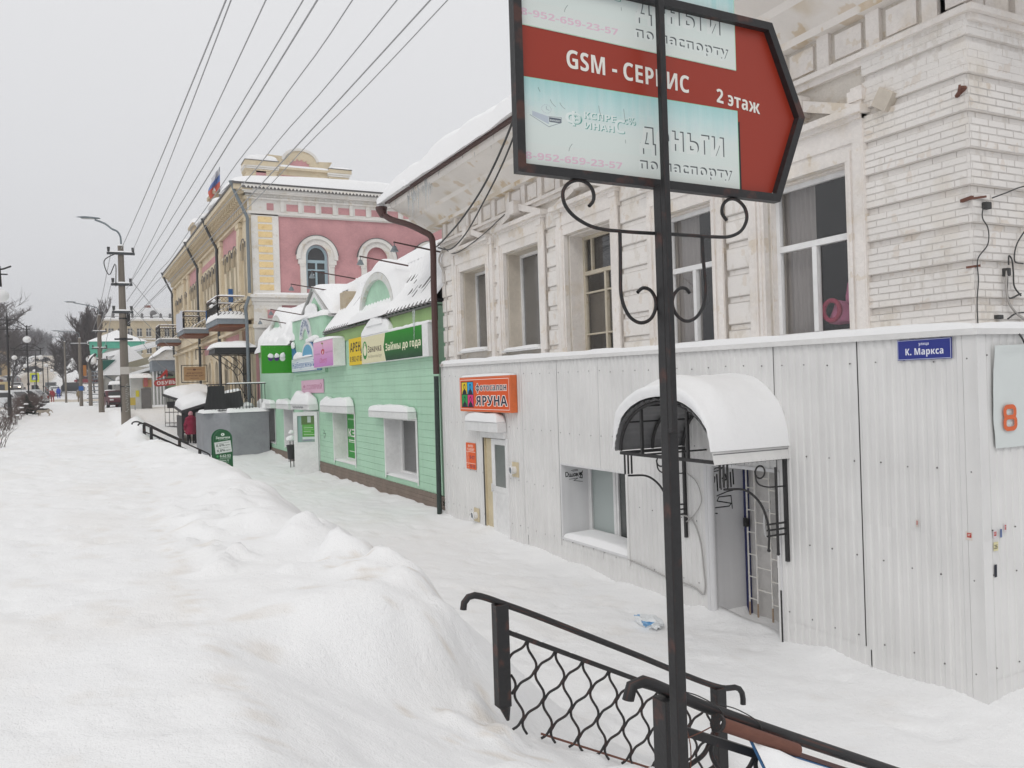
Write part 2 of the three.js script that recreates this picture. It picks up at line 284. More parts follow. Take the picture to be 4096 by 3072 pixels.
{
  const xs = [], zs = [];
  for (let x = -6; x <= 10.001; x += 0.075) xs.push(x);
  for (let d = 0.1, x = 10; x < 900; d *= 1.16) xs.push(x += d);
  for (let d = 0.1, x = -6; x > -900; d *= 1.16) xs.unshift(x -= d);
  for (let z = 7, d = 0.4; z > -1; z -= d) zs.push(z);
  for (let s = 1; s < 1200; s += Math.max(0.06, 0.0085 * s)) zs.push(-s);
  const nx = xs.length, nz = zs.length, pos = new Float32Array(nx * nz * 3), col = new Float32Array(nx * nz * 3), idx = [];
  for (let j = 0; j < nz; j++) for (let i = 0; i < nx; i++) {
    const x = xs[i], z = zs[j], s = -z, k = (j * nx + i) * 3; pos[k] = x; pos[k + 1] = ground(x, z); pos[k + 2] = z;
    // trodden dirt: sand on the walked snow, brown slush on the roads
    const walk = x < 0.6 && x > -3.4 ? 1 : x > 3.6 && x < 7 ? 0.8 : 0.25;
    let dirt = walk * (0.16 * step01(0.52, 0.72, fbm(x * 1.3, z * 0.9, 5)) + 0.22 * step01(0.66, 0.76, fbm(x * 3.3 + 4, z * 2.6, 5))) + 0.5 * step01(0.70, 0.80, fbm(x * 2.1 + 40, z * 2.1, 5)) * (x > 0.6 && x < 3.4 ? 1 : 0.15);
    dirt = dirt * 0.6 + 0.32 * Math.exp(-(((x - 0.66 - 0.22 * (fbm(s * 0.45, 3.3, 3) - 0.5)) / 0.09) ** 2)) * step01(0.5, 0.68, fbm(x * 11, z * 8 + 9, 4)) * (s < 40 ? 1 : 0) + (x > 1.8 && x < 2.7 && s > 4.6 && s < 7.5 ? 0.45 * step01(0.60, 0.72, fbm(x * 9 + 1, z * 9, 4)) : 0);
    const rx = -12 - 3 * step01(200, 380, s), road = (1 - step01(3.2, 4.4, Math.abs(x - rx + 1.5 * (fbm(s * 0.05, 2, 2) - 0.5)))) * step01(40, 60, s);
    const cross = step01(131, 133.5, s) * (1 - step01(141, 145, s)) * (1 - step01(6, 14, x));
    const slush = Math.max(road, cross) * (0.55 + 0.45 * fbm(x * 0.35, z * 0.12, 4));
    col[k] = (1 - 0.28 * dirt) * (1 - 0.42 * slush); col[k + 1] = (1 - 0.38 * dirt) * (1 - 0.51 * slush); col[k + 2] = (1 - 0.5 * dirt) * (1 - 0.62 * slush);
  }
  for (let j = 0; j < nz - 1; j++) for (let i = 0; i < nx - 1; i++) { const a = j * nx + i, b = a + 1, c = a + nx, d = c + 1; idx.push(a, b, c, b, d, c); }
  const g = new THREE.BufferGeometry(); g.setAttribute('position', new THREE.BufferAttribute(pos, 3)); g.setAttribute('color', new THREE.BufferAttribute(col, 3)); g.setIndex(idx);
  const uv = new Float32Array(nx * nz * 2); for (let i = 0; i < nx * nz; i++) { uv[2 * i] = pos[3 * i]; uv[2 * i + 1] = pos[3 * i + 2]; } g.setAttribute('uv', new THREE.BufferAttribute(uv, 2)); g.computeVertexNormals();
  const m = M.snow.clone(); m.vertexColors = true; struct('snow_ground', g, m);
}
// ---------------------------------------------------------------- arrow signboard on its pole
{
  const z = -2.502, t = thing('direction_signboard', 'red and white arrow signboard in a black frame on a tall black pole', 'signboard', [1.9, ground(1.9, z), z]);
  const gy = ground(1.9, z) - 0.3;
  part('pole', [RB(1.873, 1.920, gy, 2.368, z - 0.005, z + 0.042, 0.005)], M.black, t);
  part('pole_extension', [RB(1.873, 1.899, 1.46, 3.22, z + 0.0425, z + 0.068, 0.004)], M.black, t);
  const out = [[1.305, 2.372], [2.497, 2.352], [2.649, 2.711], [2.484, 3.075], [1.307, 3.09]];
  const inset = (p, d) => p.map((_, i) => { const a = p[(i + p.length - 1) % p.length], b = p[i], c = p[(i + 1) % p.length], n = (u, v) => { const x = v[0] - u[0], y = v[1] - u[1], L = Math.hypot(x, y); return [-y / L, x / L]; }, m = n(a, b), q = n(b, c), k = d / (1 + m[0] * q[0] + m[1] * q[1]); return [b[0] + (m[0] + q[0]) * k, b[1] + (m[1] + q[1]) * k]; });
  const ringOf = (p, d0, d1) => { const o = new THREE.Shape(inset(p, d0).map((q) => new THREE.Vector2(...q))); o.holes = [new THREE.Path(inset(p, d1).map((q) => new THREE.Vector2(...q)))]; return o; };
  part('frame', extrude(ringOf(out, 0, 0.0315), 0.036, facing(z - 0.028)), M.black, t);
  const red = sign(256, 256, (x) => { x.fillStyle = '#98301c'; x.fillRect(0, 0, 256, 256); const r = rng(4); for (let i = 0; i < 900; i++) { x.fillStyle = `rgba(${r() < .5 ? '70,20,10' : '190,110,90'},${r() * .06})`; x.fillRect(r() * 256, r() * 256, 1 + r() * 6, 1 + r() * 3); } }, { roughness: 0.42 });
  part('red_board', extrude(inset(out, 0.02), 0.006, facing(z - 0.026)), red, t);
  // white printed sheets
  const sheet = (seed) => (x, w, h) => {
    const g = x.createLinearGradient(0, 0, 0, h); g.addColorStop(0, '#a3cfce'); g.addColorStop(0.20, '#c2dcdb'); g.addColorStop(0.42, '#d6e0dd'); g.addColorStop(1, '#d9dfda'); x.fillStyle = g; x.fillRect(0, 0, w, h);
    const r = rng(seed);
    for (let i = 0; i < 240; i++) { x.fillStyle = `rgba(${r() < .5 ? '130,195,195' : '225,232,232'},${0.08 * r()})`; const q = r() * w; x.fillRect(q, 0, 2 + r() * 26, h * (0.15 + 0.3 * r())); }
    x.fillStyle = 'rgba(120,210,130,.35)'; x.fillRect(0, 0, w, 3); x.fillRect(w - 3, 0, 3, h); x.fillRect(0, h - 3, w, 3);
    const emboss = (s, px, py, size, width, c1, c2) => { text(x, s, px, py, size, c1, { width, hollow: true, stroke: 'rgba(255,255,255,.0)' }); text(x, s, px + 3, py + 3, size, c1, { width }); text(x, s, px, py, size, c2, { width }); };
    // faded logo of the lender: clock over a ribbon, two-line name
    x.strokeStyle = '#9aa4ae'; x.lineWidth = 2; x.setLineDash([3, 4]); x.beginPath(); x.arc(110, 140, 20, 0, 7); x.stroke(); x.setLineDash([]); x.beginPath(); x.moveTo(110, 126); x.lineTo(110, 141); x.lineTo(122, 146); x.stroke();
    x.fillStyle = '#b9c3cd'; x.beginPath(); x.moveTo(50, 158); x.lineTo(118, 175); x.lineTo(118, 212); x.lineTo(50, 180); x.fill();
    x.strokeStyle = '#77808b'; x.beginPath(); x.moveTo(118, 175); x.lineTo(172, 172); x.lineTo(172, 196); x.lineTo(118, 224); x.lineTo(40, 178); x.stroke(); x.fillStyle = '#5d6470'; x.fillRect(120, 178, 50, 22); text(x, 'ФИНАНС', 145, 190, 13, '#d8dfdd', { width: 46 });
    emboss('Ф', 225, 168, 96, 78, '#58998f', '#dfe8e6'); emboss('Э', 240, 168, 66, 40, '#58998f', '#cfdedb');
    emboss('КСПРЕ', 342, 142, 44, 150, '#4f948b', '#dde7e5'); emboss('ИНАН', 338, 192, 44, 140, '#4f948b', '#dde7e5'); emboss('С', 430, 176, 92, 54, '#4f948b', '#dde7e5'); emboss('с%', 478, 140, 50, 56, '#4f948b', '#d3e0de');
    text(x, '8-952-659-23-57', 226, 372, 46, 'rgba(222,170,196,.62)', { width: 425 });
    const hollow = (s, px, py, size, width) => { text(x, s, px + 5, py - 5, size, '#4f5558', { width }); text(x, s, px - 1, py + 2, size, '#dde3e0', { width, stroke: '#dde3e0', lw: 1 }); };
    hollow('деньги', 735, 200, 190, 430); hollow('по паспорту', 745, 350, 76, 470);
    x.strokeStyle = 'rgba(70,80,80,.75)'; for (const [a, b, c, d] of [[78, 42, 86, 62], [128, 92, 150, 124], [168, 100, 190, 128], [200, 330, 216, 292], [338, 86, 352, 150], [452, 84, 458, 150], [640, 60, 652, 40], [455, 238, 456, 256]]) { x.lineWidth = 1.6; x.beginPath(); x.moveTo(a, b); x.quadraticCurveTo(a + 2, (b + d) / 2, c, d); x.stroke(); }
    for (let i = 0; i < 300; i++) { x.fillStyle = `rgba(120,120,110,${0.10 * r()})`; x.fillRect(r() * w, r() * h, 1 + r() * 3, 1 + r() * 2); }
  };
  const sheetBox = (y0a, y0b, y1a, y1b, seed) => {   // slightly sloping sheet, 4 mm thick
    const zf = z - 0.0175, a = [1.332, y0a, zf], w = [2.309 - 1.332, y0b - y0a, 0];
    const p = part('white_sheet', extrude([[1.332, y0a - 0.0005], [2.309, y0b - 0.0005], [2.309, y1b], [1.332, y1a]], 0.004, facing(zf - 0.0045)), std([0.7, 0.72, 0.71]), t);
    part('print', quad(a, w, [0, y1a - y0a, 0]), sign(1024, 436, sheet(seed)), p);
  };
  sheetBox(2.392, 2.386, 2.712, 2.690, 7); sheetBox(2.892, 2.866, 3.205, 3.186, 8);
  const letters = (s, w, x0, x1, y, h) => { const c = sign(w, 128, (x, W, H) => { text(x, s, W / 2, H / 2 + 6, 118, '#e6e3dc', { width: W * 0.97 }); }, { transparent: true, alphaTest: 0.4 }); part('lettering', quad([x0, y - h / 2 + 0.012, z - 0.0188], [x1 - x0, -0.023, 0], [0, h, 0]), c, t); };
  letters('GSM - СЕРВИС', 900, 1.513, 2.083, 2.793, 0.098); letters('2 этаж', 400, 2.20, 2.432, 2.748, 0.082);
  // torn print with snow along the lower arrow edge
  part('snow', [extrude([[2.312, 2.372], [2.49, 2.372], [2.62, 2.66], [2.60, 2.64], [2.545, 2.52], [2.474, 2.381]], 0.006, facing(z - 0.021)), extrude([[2.309, 2.395], [2.319, 2.395], [2.319, 2.665], [2.309, 2.66]], 0.002, facing(z - 0.0205))].map((g, i) => g)[0], M.snowCap, t);
  part('torn_edge', extrude([[2.309, 2.395], [2.319, 2.395], [2.319, 2.665], [2.309, 2.66]], 0.002, facing(z - 0.0205)), std([0.03, 0.028, 0.03]), t);
  // scrolls below the board
  const sc = (l, r = 0.0068) => part('scroll', tube(l.map(([a, b]) => [a, b, z - 0.006]), r, 8, 60), M.black, t);
  sc([[1.592, 2.276], [1.611, 2.297], [1.612, 2.328], [1.592, 2.355], [1.553, 2.366], [1.510, 2.351], [1.486, 2.319], [1.491, 2.278], [1.522, 2.241], [1.587, 2.208], [1.653, 2.196], [1.721, 2.194], [1.791, 2.193], [1.884, 2.194]]);
  sc([[2.225, 2.263], [2.203, 2.290], [2.210, 2.324], [2.241, 2.347], [2.281, 2.347], [2.319, 2.319], [2.329, 2.279], [2.301, 2.230], [2.243, 2.202], [2.148, 2.195], [2.047, 2.195], [1.935, 2.195]]);
  sc([[1.721, 2.194], [1.720, 2.120], [1.718, 2.040], [1.717, 1.970], [1.728, 1.922], [1.756, 1.879], [1.799, 1.860], [1.843, 1.873], [1.869, 1.912], [1.869, 1.953], [1.847, 1.982], [1.815, 1.989], [1.790, 1.972]]);
  sc([[2.101, 2.195], [2.101, 2.131], [2.106, 2.052], [2.108, 1.979], [2.094, 1.924], [2.057, 1.881], [2.011, 1.867], [1.971, 1.886], [1.948, 1.928], [1.956, 1.966], [1.990, 1.993], [2.016, 1.990], [2.031, 1.974]]);
  part('weld', [RB(1.872, 1.899, 1.452, 1.47, z + 0.0422, z + 0.067, 0.003)], M.black, t);
}
// ---------------------------------------------------------------- stair railings
function railing(label, z, x0, x1, yAt, o) {
  const t = thing('stair_railing', label, 'railing', [x0, ground(x0, z), z]);
  const { r = 0.024, posts, midDrop = 0.18, lat = 0.62, a = 0.232, H = 0.197, lx0, lx1, hook0, hook1, pw = 0.05 } = o;
  const P = (x) => [x, yAt(x), z];
  const pts = [...(hook0 || []).map(([x, y]) => [x, y, z]), P(lerp(x0, x1, 0.08)), P(lerp(x0, x1, 0.5)), P(lerp(x0, x1, 0.93)), ...(hook1 || []).map(([x, y]) => [x, y, z])];
  part('handrail', tube(pts, r, 10, 60), M.black, t);
  for (const p of posts) part('post', p.broken ? [RB(p.x - pw, p.x + pw, p.y, yAt(p.x) - 0.01, z - 0.045, z + 0.045, 0.006), cyl([p.x + 0.01, p.y + 0.01, z], [p.x + 0.035, p.y - 0.11, z], 0.048, 0.012, 6)] : RB(p.x - pw, p.x + pw, p.y, yAt(p.x) - 0.01, z - 0.045, z + 0.045, 0.006), M.black, t);
  part('rail', bar([lx0, yAt(lx0) - midDrop, z], [lx1, yAt(lx1) - midDrop, z], 0.032, 0.034), M.black, t);
  if (o.low) part('rail', bar([o.low[0], yAt(o.low[0]) - o.low[2], z], [o.low[1], yAt(o.low[1]) - o.low[2], z], 0.012, 0.014), M.rust, t);
  if (!lat) return t;
  const W = lx1 - lx0, h2 = a / 2, n = Math.ceil(W / h2), amp = h2 / 2 - 0.006, top = (x) => yAt(x) - midDrop - 0.010;
  for (let k = -3; k <= n + 6; k++) {
    let l = []; const segs = [], sg = k % 2 ? -1 : 1;
    for (let q = 0; q <= lat / (2 * H) + 1e-6; q += 1 / 20) {
      const y0 = q * 2 * H, c = Math.cos(q * Math.PI * 2), x = lx0 + 0.05 + k * h2 + h2 / 2 + sg * amp * Math.tanh(2.1 * c) / Math.tanh(2.1) - 0.30 * y0, y = top(x) - y0 + 0.018 * Math.sin(q * Math.PI * 4);
      if (x >= lx0 && x <= lx1) l.push([x, y, z]); else { if (l.length > 3) segs.push(l); l = []; }
    }
    if (l.length > 3) segs.push(l);
    for (const s of segs) part('lattice_bar', tube(s, 0.0098, 6, s.length * 2), M.black, t);
  }
  return t;
}
{
  const s1 = (-0.93 - 0.055) / (4.519 - 2.548), y1 = (x) => 0.055 + 0.03 + (x - 2.548) * s1;
  const t = railing('black railing with wavy lattice, farther of the two beside the signboard pole', -5.374, 2.45, 4.72, y1, {
    hook0: [[2.262, 0.075], [2.268, 0.118], [2.295, 0.152], [2.34, 0.165]], hook1: [[4.72, -0.95], [4.762, -0.99], [4.777, -1.05], [4.776, -1.10]], posts: [{ x: 2.548, y: -0.66, broken: true }, { x: 4.515, y: -2.0 }], midDrop: 0.195, lx0: 2.6, lx1: 4.47, low: [2.85, 4.4, 0.86], lat: 0.69 });
  part('snow', [lump(2.66, y1(2.66) - 0.172, -5.372, 0.045, 0.012, 0.012, 1, 10), lump(2.88, y1(2.88) - 0.172, -5.372, 0.04, 0.012, 0.012, 2, 10), lump(3.13, y1(3.13) - 0.172, -5.372, 0.03, 0.01, 0.012, 3, 10)], M.snowCap, t);
  const y2 = (x) => 0.40 + (x - 1.996) * -0.478;
  const t2 = railing('black railing with wavy lattice, nearer one that starts behind the signboard pole', -2.651, 1.93, 5.0, y2, {
    hook0: [[1.787, 0.425], [1.795, 0.462], [1.822, 0.487], [1.86, 0.482]], posts: [{ x: 1.975, y: -0.8 }, { x: 4.4, y: -2 }], midDrop: 0.125, lx0: 2.02, lx1: 4.35, lat: 0.6, pw: 0.045 });
  for (const [x, d] of [[2.22, 0.19], [2.42, 0.22]]) part('wire', tube([[x - 0.22, y2(x - 0.22) + 0.026, -2.66], [x - 0.1, y2(x - 0.1) + 0.036, -2.64], [x, y2(x) + 0.005, -2.622], [x + 0.01, y2(x) - 0.06, -2.63]], 0.0025, 5), M.cable, t2);
  part('wire', [tube([[1.95, 0.24, -2.60], [2.02, 0.245, -2.6], [2.1, 0.255, -2.6], [2.17, 0.262, -2.61]], 0.0025, 5), tube([[1.97, 0.33, -2.6], [2.0, 0.2, -2.6], [2.005, 0.0, -2.6], [1.98, -0.2, -2.6]], 0.0025, 5), tube([[1.99, 0.35, -2.59], [2.03, 0.22, -2.59], [2.02, 0.05, -2.59], [2.03, -0.2, -2.59]], 0.0025, 5), tube([[1.97, 0.1, -2.59], [2.01, -0.02, -2.59], [1.99, -0.2, -2.59]], 0.004, 5)], M.rust, t2);
}
{
  const t = thing('scrap_pipe', 'short rusty brown pipe lying under the nearer railing handrail', 'pipe', [2.2, 0.15, -2.58]);
  const g = new THREE.CylinderGeometry(0.027, 0.027, 0.46, 16, 1, true), d = new THREE.Vector3(0.42, -0.205, 0).normalize();
  g.applyQuaternion(new THREE.Quaternion().setFromUnitVectors(new THREE.Vector3(0, 1, 0), d)).translate(2.375, 0.178, -2.585);
  const m = M.rust.clone(); m.side = THREE.DoubleSide; part('tube', g, m, t);
  part('flange', [cyl([2.158, 0.283, -2.585], [2.172, 0.276, -2.585], 0.036, 0.036, 14)], M.black, t);
  part('snow', lump(2.168, 0.284, -2.562, 0.012, 0.014, 0.006, 3, 8), M.snowCap, t);
}
{
  // a sheet with a blue edge leaning along the railing under a thick layer of snow
  const t = thing('snowy_board', 'snow covered board with blue edge leaning on the nearer railing', 'board', [2.6, -0.3, -2.5]);
  const o = [2.335, 0.168, -2.60], ax = V([0.9, -0.43, 0]).normalize(), dn = V([0.06, -0.72, 0.52]).normalize();
  const pt = (u, v, k = 0) => { const n = ax.clone().cross(dn).normalize(); if (n.y < 0) n.negate(); return [o[0] + ax.x * u + dn.x * v + n.x * k, o[1] + ax.y * u + dn.y * v + n.y * k, o[2] + ax.z * u + dn.z * v + n.z * k]; };
  const slab = (u0, u1, v0, v1, k0, k1) => { const c = []; for (const k of [k0, k1]) for (const [u, v] of [[u0, v0], [u1, v0], [u1, v1], [u0, v1]]) c.push(pt(u, v, k)); const f = [[0, 1, 2, 3], [7, 6, 5, 4], [0, 4, 5, 1], [1, 5, 6, 2], [2, 6, 7, 3], [3, 7, 4, 0]], pos = []; for (const q of f) for (const i of [0, 1, 2, 0, 2, 3]) pos.push(...c[q[i]]); const g = new THREE.BufferGeometry(); g.setAttribute('position', new THREE.Float32BufferAttribute(pos, 3)); g.computeVertexNormals(); return tri(g); };
  const bl = std([0.045, 0.14, 0.30], { roughness: 0.5, side: THREE.DoubleSide });
  part('board', slab(0, 1.9, 0, 0.6, 0, 0.012), bl, t);
  part('trim', slab(0.12, 1.9, -0.012, 0.012, 0.0125, 0.017), M.pipeRust, t);
  part('snow', grid(60, 24, (u, v) => { const e = Math.pow(Math.max(0, 1 - Math.pow(Math.abs(2 * v - 1), 8)), 0.4) * Math.pow(Math.max(0, 1 - Math.pow(Math.abs(2 * u - 1), 14)), 0.4), edge = 0.014 + 0.02 * step01(0.45, 0.7, vn(u * 9, 3)) ; return pt(u * 1.9 - 0.004, lerp(edge, 0.62, v), 0.018 + e * (0.035 + 0.05 * fbm(u * 5, v * 2 + 3, 3))); }), Object.assign(M.snowCap.clone(), { side: THREE.DoubleSide }), t);
}
{
  const t = thing('stair_edge', 'dark brown plank edge poking out of the snow below the lattice railing', 'plank', [2.7, -0.9, -4.6]);
  part('plank', [bar([2.05, -0.52, -4.15], [2.75, -0.86, -4.10], 0.05, 0.02), bar([2.5, -0.80, -4.07], [2.95, -1.02, -4.04], 0.04, 0.016)], M.pipeRust, t);
  const b = thing('plastic_bag', 'crumpled white and blue plastic bag on the snow by the wall', 'bag', [6.6, -1.6, -9.2]);
  const g = new THREE.IcosahedronGeometry(1, 4), p = g.attributes.position, r = (a, c, e) => 0.65 + 0.7 * Math.abs(fbm(a * 2.3 + 5, c * 2.3 + e * 2, 3) - 0.5) * 2;
  for (let i = 0; i < p.count; i++) { const a = p.getX(i), c = p.getY(i), e = p.getZ(i), k = r(a, c, e); p.setXYZ(i, a * 0.15 * k, c * 0.10 * k, e * 0.30 * k); }
  g.computeVertexNormals(); g.translate(6.62, ground(6.62, -9.25) + 0.05, -9.25);
  part('film', g, sign(256, 128, (x) => { x.fillStyle = '#dfe2e4'; x.fillRect(0, 0, 256, 128); x.fillStyle = '#6fa3cf'; x.beginPath(); x.moveTo(60, 30); x.lineTo(90, 20); x.lineTo(80, 110); x.lineTo(55, 100); x.fill(); x.beginPath(); x.moveTo(120, 50); x.lineTo(170, 40); x.lineTo(135, 100); x.fill(); }, { roughness: 0.3 }), b);
}
// ---------------------------------------------------------------- white house with corrugated cladding
const HX = 7.5, UX = 7.62, ZR = -5.05, ZL = -18.68;                 // cladding plane, brick plane, right and left ends
const white = thing('white_house', 'old whitewashed brick house, ground floor clad in white corrugated sheets', 'building', [HX, -1.6, -12]);
const WIN = [[-17.5, -16.12, 2.42, 4.25, 7.95], [-15.23, -13.72, 2.33, 4.32, 7.95], [-12.76, -11.29, 2.12, 4.27, 7.95], [-10.0, -8.83, 2.12, 4.06, 7.76], [-7.83, -6.56, 2.1, 4.0, 7.76]];
{
  // masonry: one wall with window openings, behind it a dark room
  const sh = new THREE.Shape([[ZL, -2.4], [ZR - 0.08, -2.4], [ZR - 0.08, 6.2], [ZL, 6.2]].map((p) => new THREE.Vector2(...p)));
  sh.holes = WIN.map(([a, b, c, d]) => { const h = new THREE.Path(); h.moveTo(a, c); h.lineTo(b, c); h.lineTo(b, d); h.lineTo(a, d); h.lineTo(a, c); return h; });
  for (const [a, b, c, d] of [[-16.41, -15.2, -1.75, 0.51], [-13.02, -10.95, -1.16, 0.17], [-9.0, -7.69, -2.3, 0.45]]) { const h = new THREE.Path(); h.moveTo(a, c); h.lineTo(b, c); h.lineTo(b, d); h.lineTo(a, d); h.lineTo(a, c); sh.holes.push(h); }
  const wall = part('wall', extrude(sh, 0.42, onStreet(UX + 0.42)), M.mortar, white);
  part('inner_wall', [B(8.9, 9.0, -2.4, 6.2, ZL + 0.1, ZR - 0.5), B(8.06, 9.0, 1.7, 1.8, ZL + 0.1, ZR - 0.5)], M.room, white);
  part('side_wall', [B(UX, 14, 2.0, 6.2, ZR - 0.5, ZR - 0.1), B(UX + 0.3, 14, -2.4, 6.2, ZL, ZL + 0.3)], M.mortar, white);
  // rusticated piers: bands of smooth courses with recessed courses between
  const piers = [[ZL, -17.76], [-15.86, -15.5], [-13.46, -13.02], [-11.03, -10.26], [-8.57, -8.09]];
  const rr = rng(11), pitch = 0.362, y0 = 2.12;
  for (const [a, b] of piers) for (let k = 0; k < 8; k++) {
    const c = y0 + 0.06 + k * pitch - 0.20, d = c + 0.285; if (d < 2.2) continue;
    part('block', RB(UX - 0.045, UX + 0.01, Math.max(2.1, c), d, a, b, 0.012), M.brickPaint, wall);
    for (let q = 1; q < 2; q++) part('course', B(UX - 0.012 - 0.004 * rr(), UX + 0.01, d + 0.006, c + pitch - 0.006, a + 0.02, b - 0.02), M.brickPaint, wall);
  }
  // corner pier brick by brick, front and side
  const bricks = [], extra = [];
  const ch = pitch / 5;
  for (let k = 0; k < 45; k++) {
    const rec = k % 5 === 4, yb = 1.98 + k * ch, off = (k % 2) * 0.13;
    if (yb > 5.1) break;
    const fx = rec ? UX - 0.022 : UX - 0.0655;
    for (let a = -6.30 - off; a < -5.14; a += 0.262) {
      const z0 = Math.max(a, -6.30), z1 = Math.min(a + 0.2592, -5.086 - (rec ? 0.045 : 0)); if (z1 - z0 < 0.05) continue;
      bricks.push([fx - 0.004 * rr(), UX + 0.02, yb + 0.0012, yb + ch - 0.0012, z0, z1]);
    }
    const sz = rec ? -5.128 : -5.085;
    for (let a = UX - 0.04 - off; a < 8.6; a += 0.262) {
      const x0 = Math.max(a, UX - 0.062 + (rec ? 0.04 : 0)), x1 = Math.min(a + 0.2592, 8.6); if (x1 - x0 < 0.05) continue;
      (x0 < 8.25 && bricks.length < 296 ? bricks : extra).push([x0, x1, yb + 0.0012, yb + ch - 0.0012, -5.2, sz + 0.004 * rr()]);
    }
  }
  part('pier_core', [B(UX - 0.019, UX + 0.012, 1.98, 5.05, -6.295, -5.132), B(UX + 0.0, 8.6, 1.985, 5.05, -5.3, -5.1315)], M.brickPaint, wall);
  for (let k = 0; k < 9; k++) { const y = 1.98 + k * 5 * ch; part('pier_band', [B(UX - 0.0625, UX, y + 0.001, y + 4 * ch - 0.001, -6.293, -5.088), B(UX, 8.6, y + 0.001, y + 4 * ch - 0.001, -5.25, -5.089)], M.brickPaint, wall); }
  for (const b of bricks.slice(0, 297)) part('brick', RB(...b, 0.006), M.brickPaint, wall);
  part('brickwork', [...bricks.slice(297), ...extra].map((b) => B(...b)), M.brickPaint, white, { kind: 'stuff' });
  // architraves, heads, pediments, windows
  WIN.forEach(([a, b, c, d, gx], i) => {
    const f = UX - 0.075, w = 0.20, old = i >= 3;
    part('architrave', [B(f, UX + 0.03, c - 0.05, d + 0.006, a - w, a - 0.004), B(f, UX + 0.03, c - 0.05, d + 0.006, b + 0.004, b + w), B(f, UX + 0.03, d + 0.01, d + 0.19, a - w, b + w), B(f - 0.03, f, c - 0.05, d + 0.19, a - w - 0.05, a - w + 0.05), B(f - 0.03, f, c - 0.05, d + 0.19, b + w - 0.05, b + w + 0.05), B(f - 0.02, f, c, d + 0.12, a - 0.09, a - 0.05), B(f - 0.02, f, c, d + 0.12, b + 0.05, b + 0.09)], M.paint, wall);
    part('hood', [B(f - 0.02, UX + 0.03, d + 0.19, d + 0.42, a - w - 0.03, b + w + 0.03), B(f - 0.06, UX + 0.03, d + 0.42, d + 0.47, a - w - 0.07, b + w + 0.07), B(f - 0.12, UX + 0.03, d + 0.47, d + 0.55, a - w - 0.13, b + w + 0.13)], M.paint, wall);
    // broken pediment: two raking blocks and a corbel
    const m = (a + b) / 2, dz = (b - a) / 2 + w + 0.1;
    part('pediment', [extrude([[m - dz, d + 0.553], [m - 0.12, d + 0.85], [m - 0.12, d + 0.72], [m - dz + 0.35, d + 0.553]], 0.17, onStreet(UX + 0.03)), extrude([[m + dz, d + 0.553], [m + 0.12, d + 0.85], [m + 0.12, d + 0.72], [m + dz - 0.35, d + 0.553]], 0.17, onStreet(UX + 0.03))], M.paint, wall);
    part('corbel', [RB(UX - 0.24, UX + 0.02, d + 0.66, d + 0.92, m - 0.11, m + 0.11, 0.01)], M.paint, wall);
    part('reveal', [B(UX + 0.034, gx + 0.06, c - 0.02, d + 0.02, a - 0.03, a + 0.02), B(UX + 0.034, gx + 0.06, c - 0.02, d + 0.02, b - 0.02, b + 0.03), B(UX + 0.036, gx + 0.06, d - 0.02, d + 0.03, a + 0.021, b - 0.021)], i < 2 ? M.beige2 || (M.beige2 = mapped([0.62, 0.56, 0.48], grey, 2)) : M.paint, wall);
    const fr = part('window', (() => { const t = 0.06, g = [], x0 = gx - 0.03, x1 = gx + 0.03; const bx = (y0, y1, z0, z1, p = 0) => g.push(RB(x0 - p, x1, y0, y1, z0, z1, 0.004)); const A = a + 0.02, D = d - 0.02, E = b - 0.02;
      bx(c, c + t, A, E); bx(D - t, D, A, E); bx(c + t, D - t, A, A + t); bx(c + t, D - t, E - t, E);
      if (i < 2) { const mm = A + (E - A) * 0.56; bx(c + t, D - t, mm - 0.04, mm + 0.04, 0.006); }
      else if (i === 2) { const ym = c + 1.43, mm = (A + E) / 2; bx(ym, ym + 0.07, A + t, E - t, 0.01); bx(c + t, ym, mm - 0.03, mm + 0.03, 0.008); bx(c + 0.36, c + 0.39, A + t, E - t); bx(c + 1.10, c + 1.13, A + t, E - t); bx(ym + 0.07, D - t, A + 0.27, A + 0.31); bx(ym + 0.07, D - t, E - 0.33, E - 0.29); }
      else { const ym = c + 1.08, mm = A + (E - A) * 0.5; bx(ym, ym + 0.075, A + t, E - t, 0.01); bx(c + t, ym, mm - 0.035, mm + 0.035, 0.012); }
      return g; })(), i === 2 ? M.oldFrame || (M.oldFrame = mapped([0.52, 0.47, 0.38], paintTex, 0.6)) : M.plastic, wall);
    part('pane', B(gx + 0.005, gx + 0.011, c + 0.03, d - 0.05, a + 0.04, b - 0.04), old || i === 2 ? M.glass : M.glass, fr);
    if (i < 2) part('curtain', B(gx + 0.013, gx + 0.018, c + 0.1, d - 0.1, a + 0.05, b - 0.05), M.darkCurtain || (M.darkCurtain = std([0.13, 0.125, 0.12])), fr);
    else if (i === 2) part('board', [B(gx + 0.12, gx + 0.14, c + 0.4, c + 1.1, a, a + 0.75), B(gx + 0.25, gx + 0.27, c, d, b - 0.5, b)], M.darkWood || (M.darkWood = std([0.10, 0.085, 0.065])), fr);
    else { part('curtain', grid(30, 4, (u, v) => [gx + 0.14 + 0.02 * Math.sin(u * 40), lerp(c, d, v), lerp(a, a + 0.5, u)]), Object.assign(M.curtain.clone(), { side: THREE.DoubleSide }), fr); }
    if (i === 4) { const pk = std([0.42, 0.12, 0.22]); part('flower_pot', [lump(gx + 0.2, c + 0.22, b - 0.42, 0.14, 0.2, 0.16, 3, 12), lump(gx + 0.2, c + 0.45, b - 0.28, 0.08, 0.2, 0.1, 5, 12)], pk, fr); part('ring_ornament', new THREE.TorusGeometry(0.12, 0.028, 8, 20).rotateY(Math.PI / 2).translate(gx + 0.07, c + 0.3, b - 0.5), std([0.30, 0.03, 0.07]), fr); }
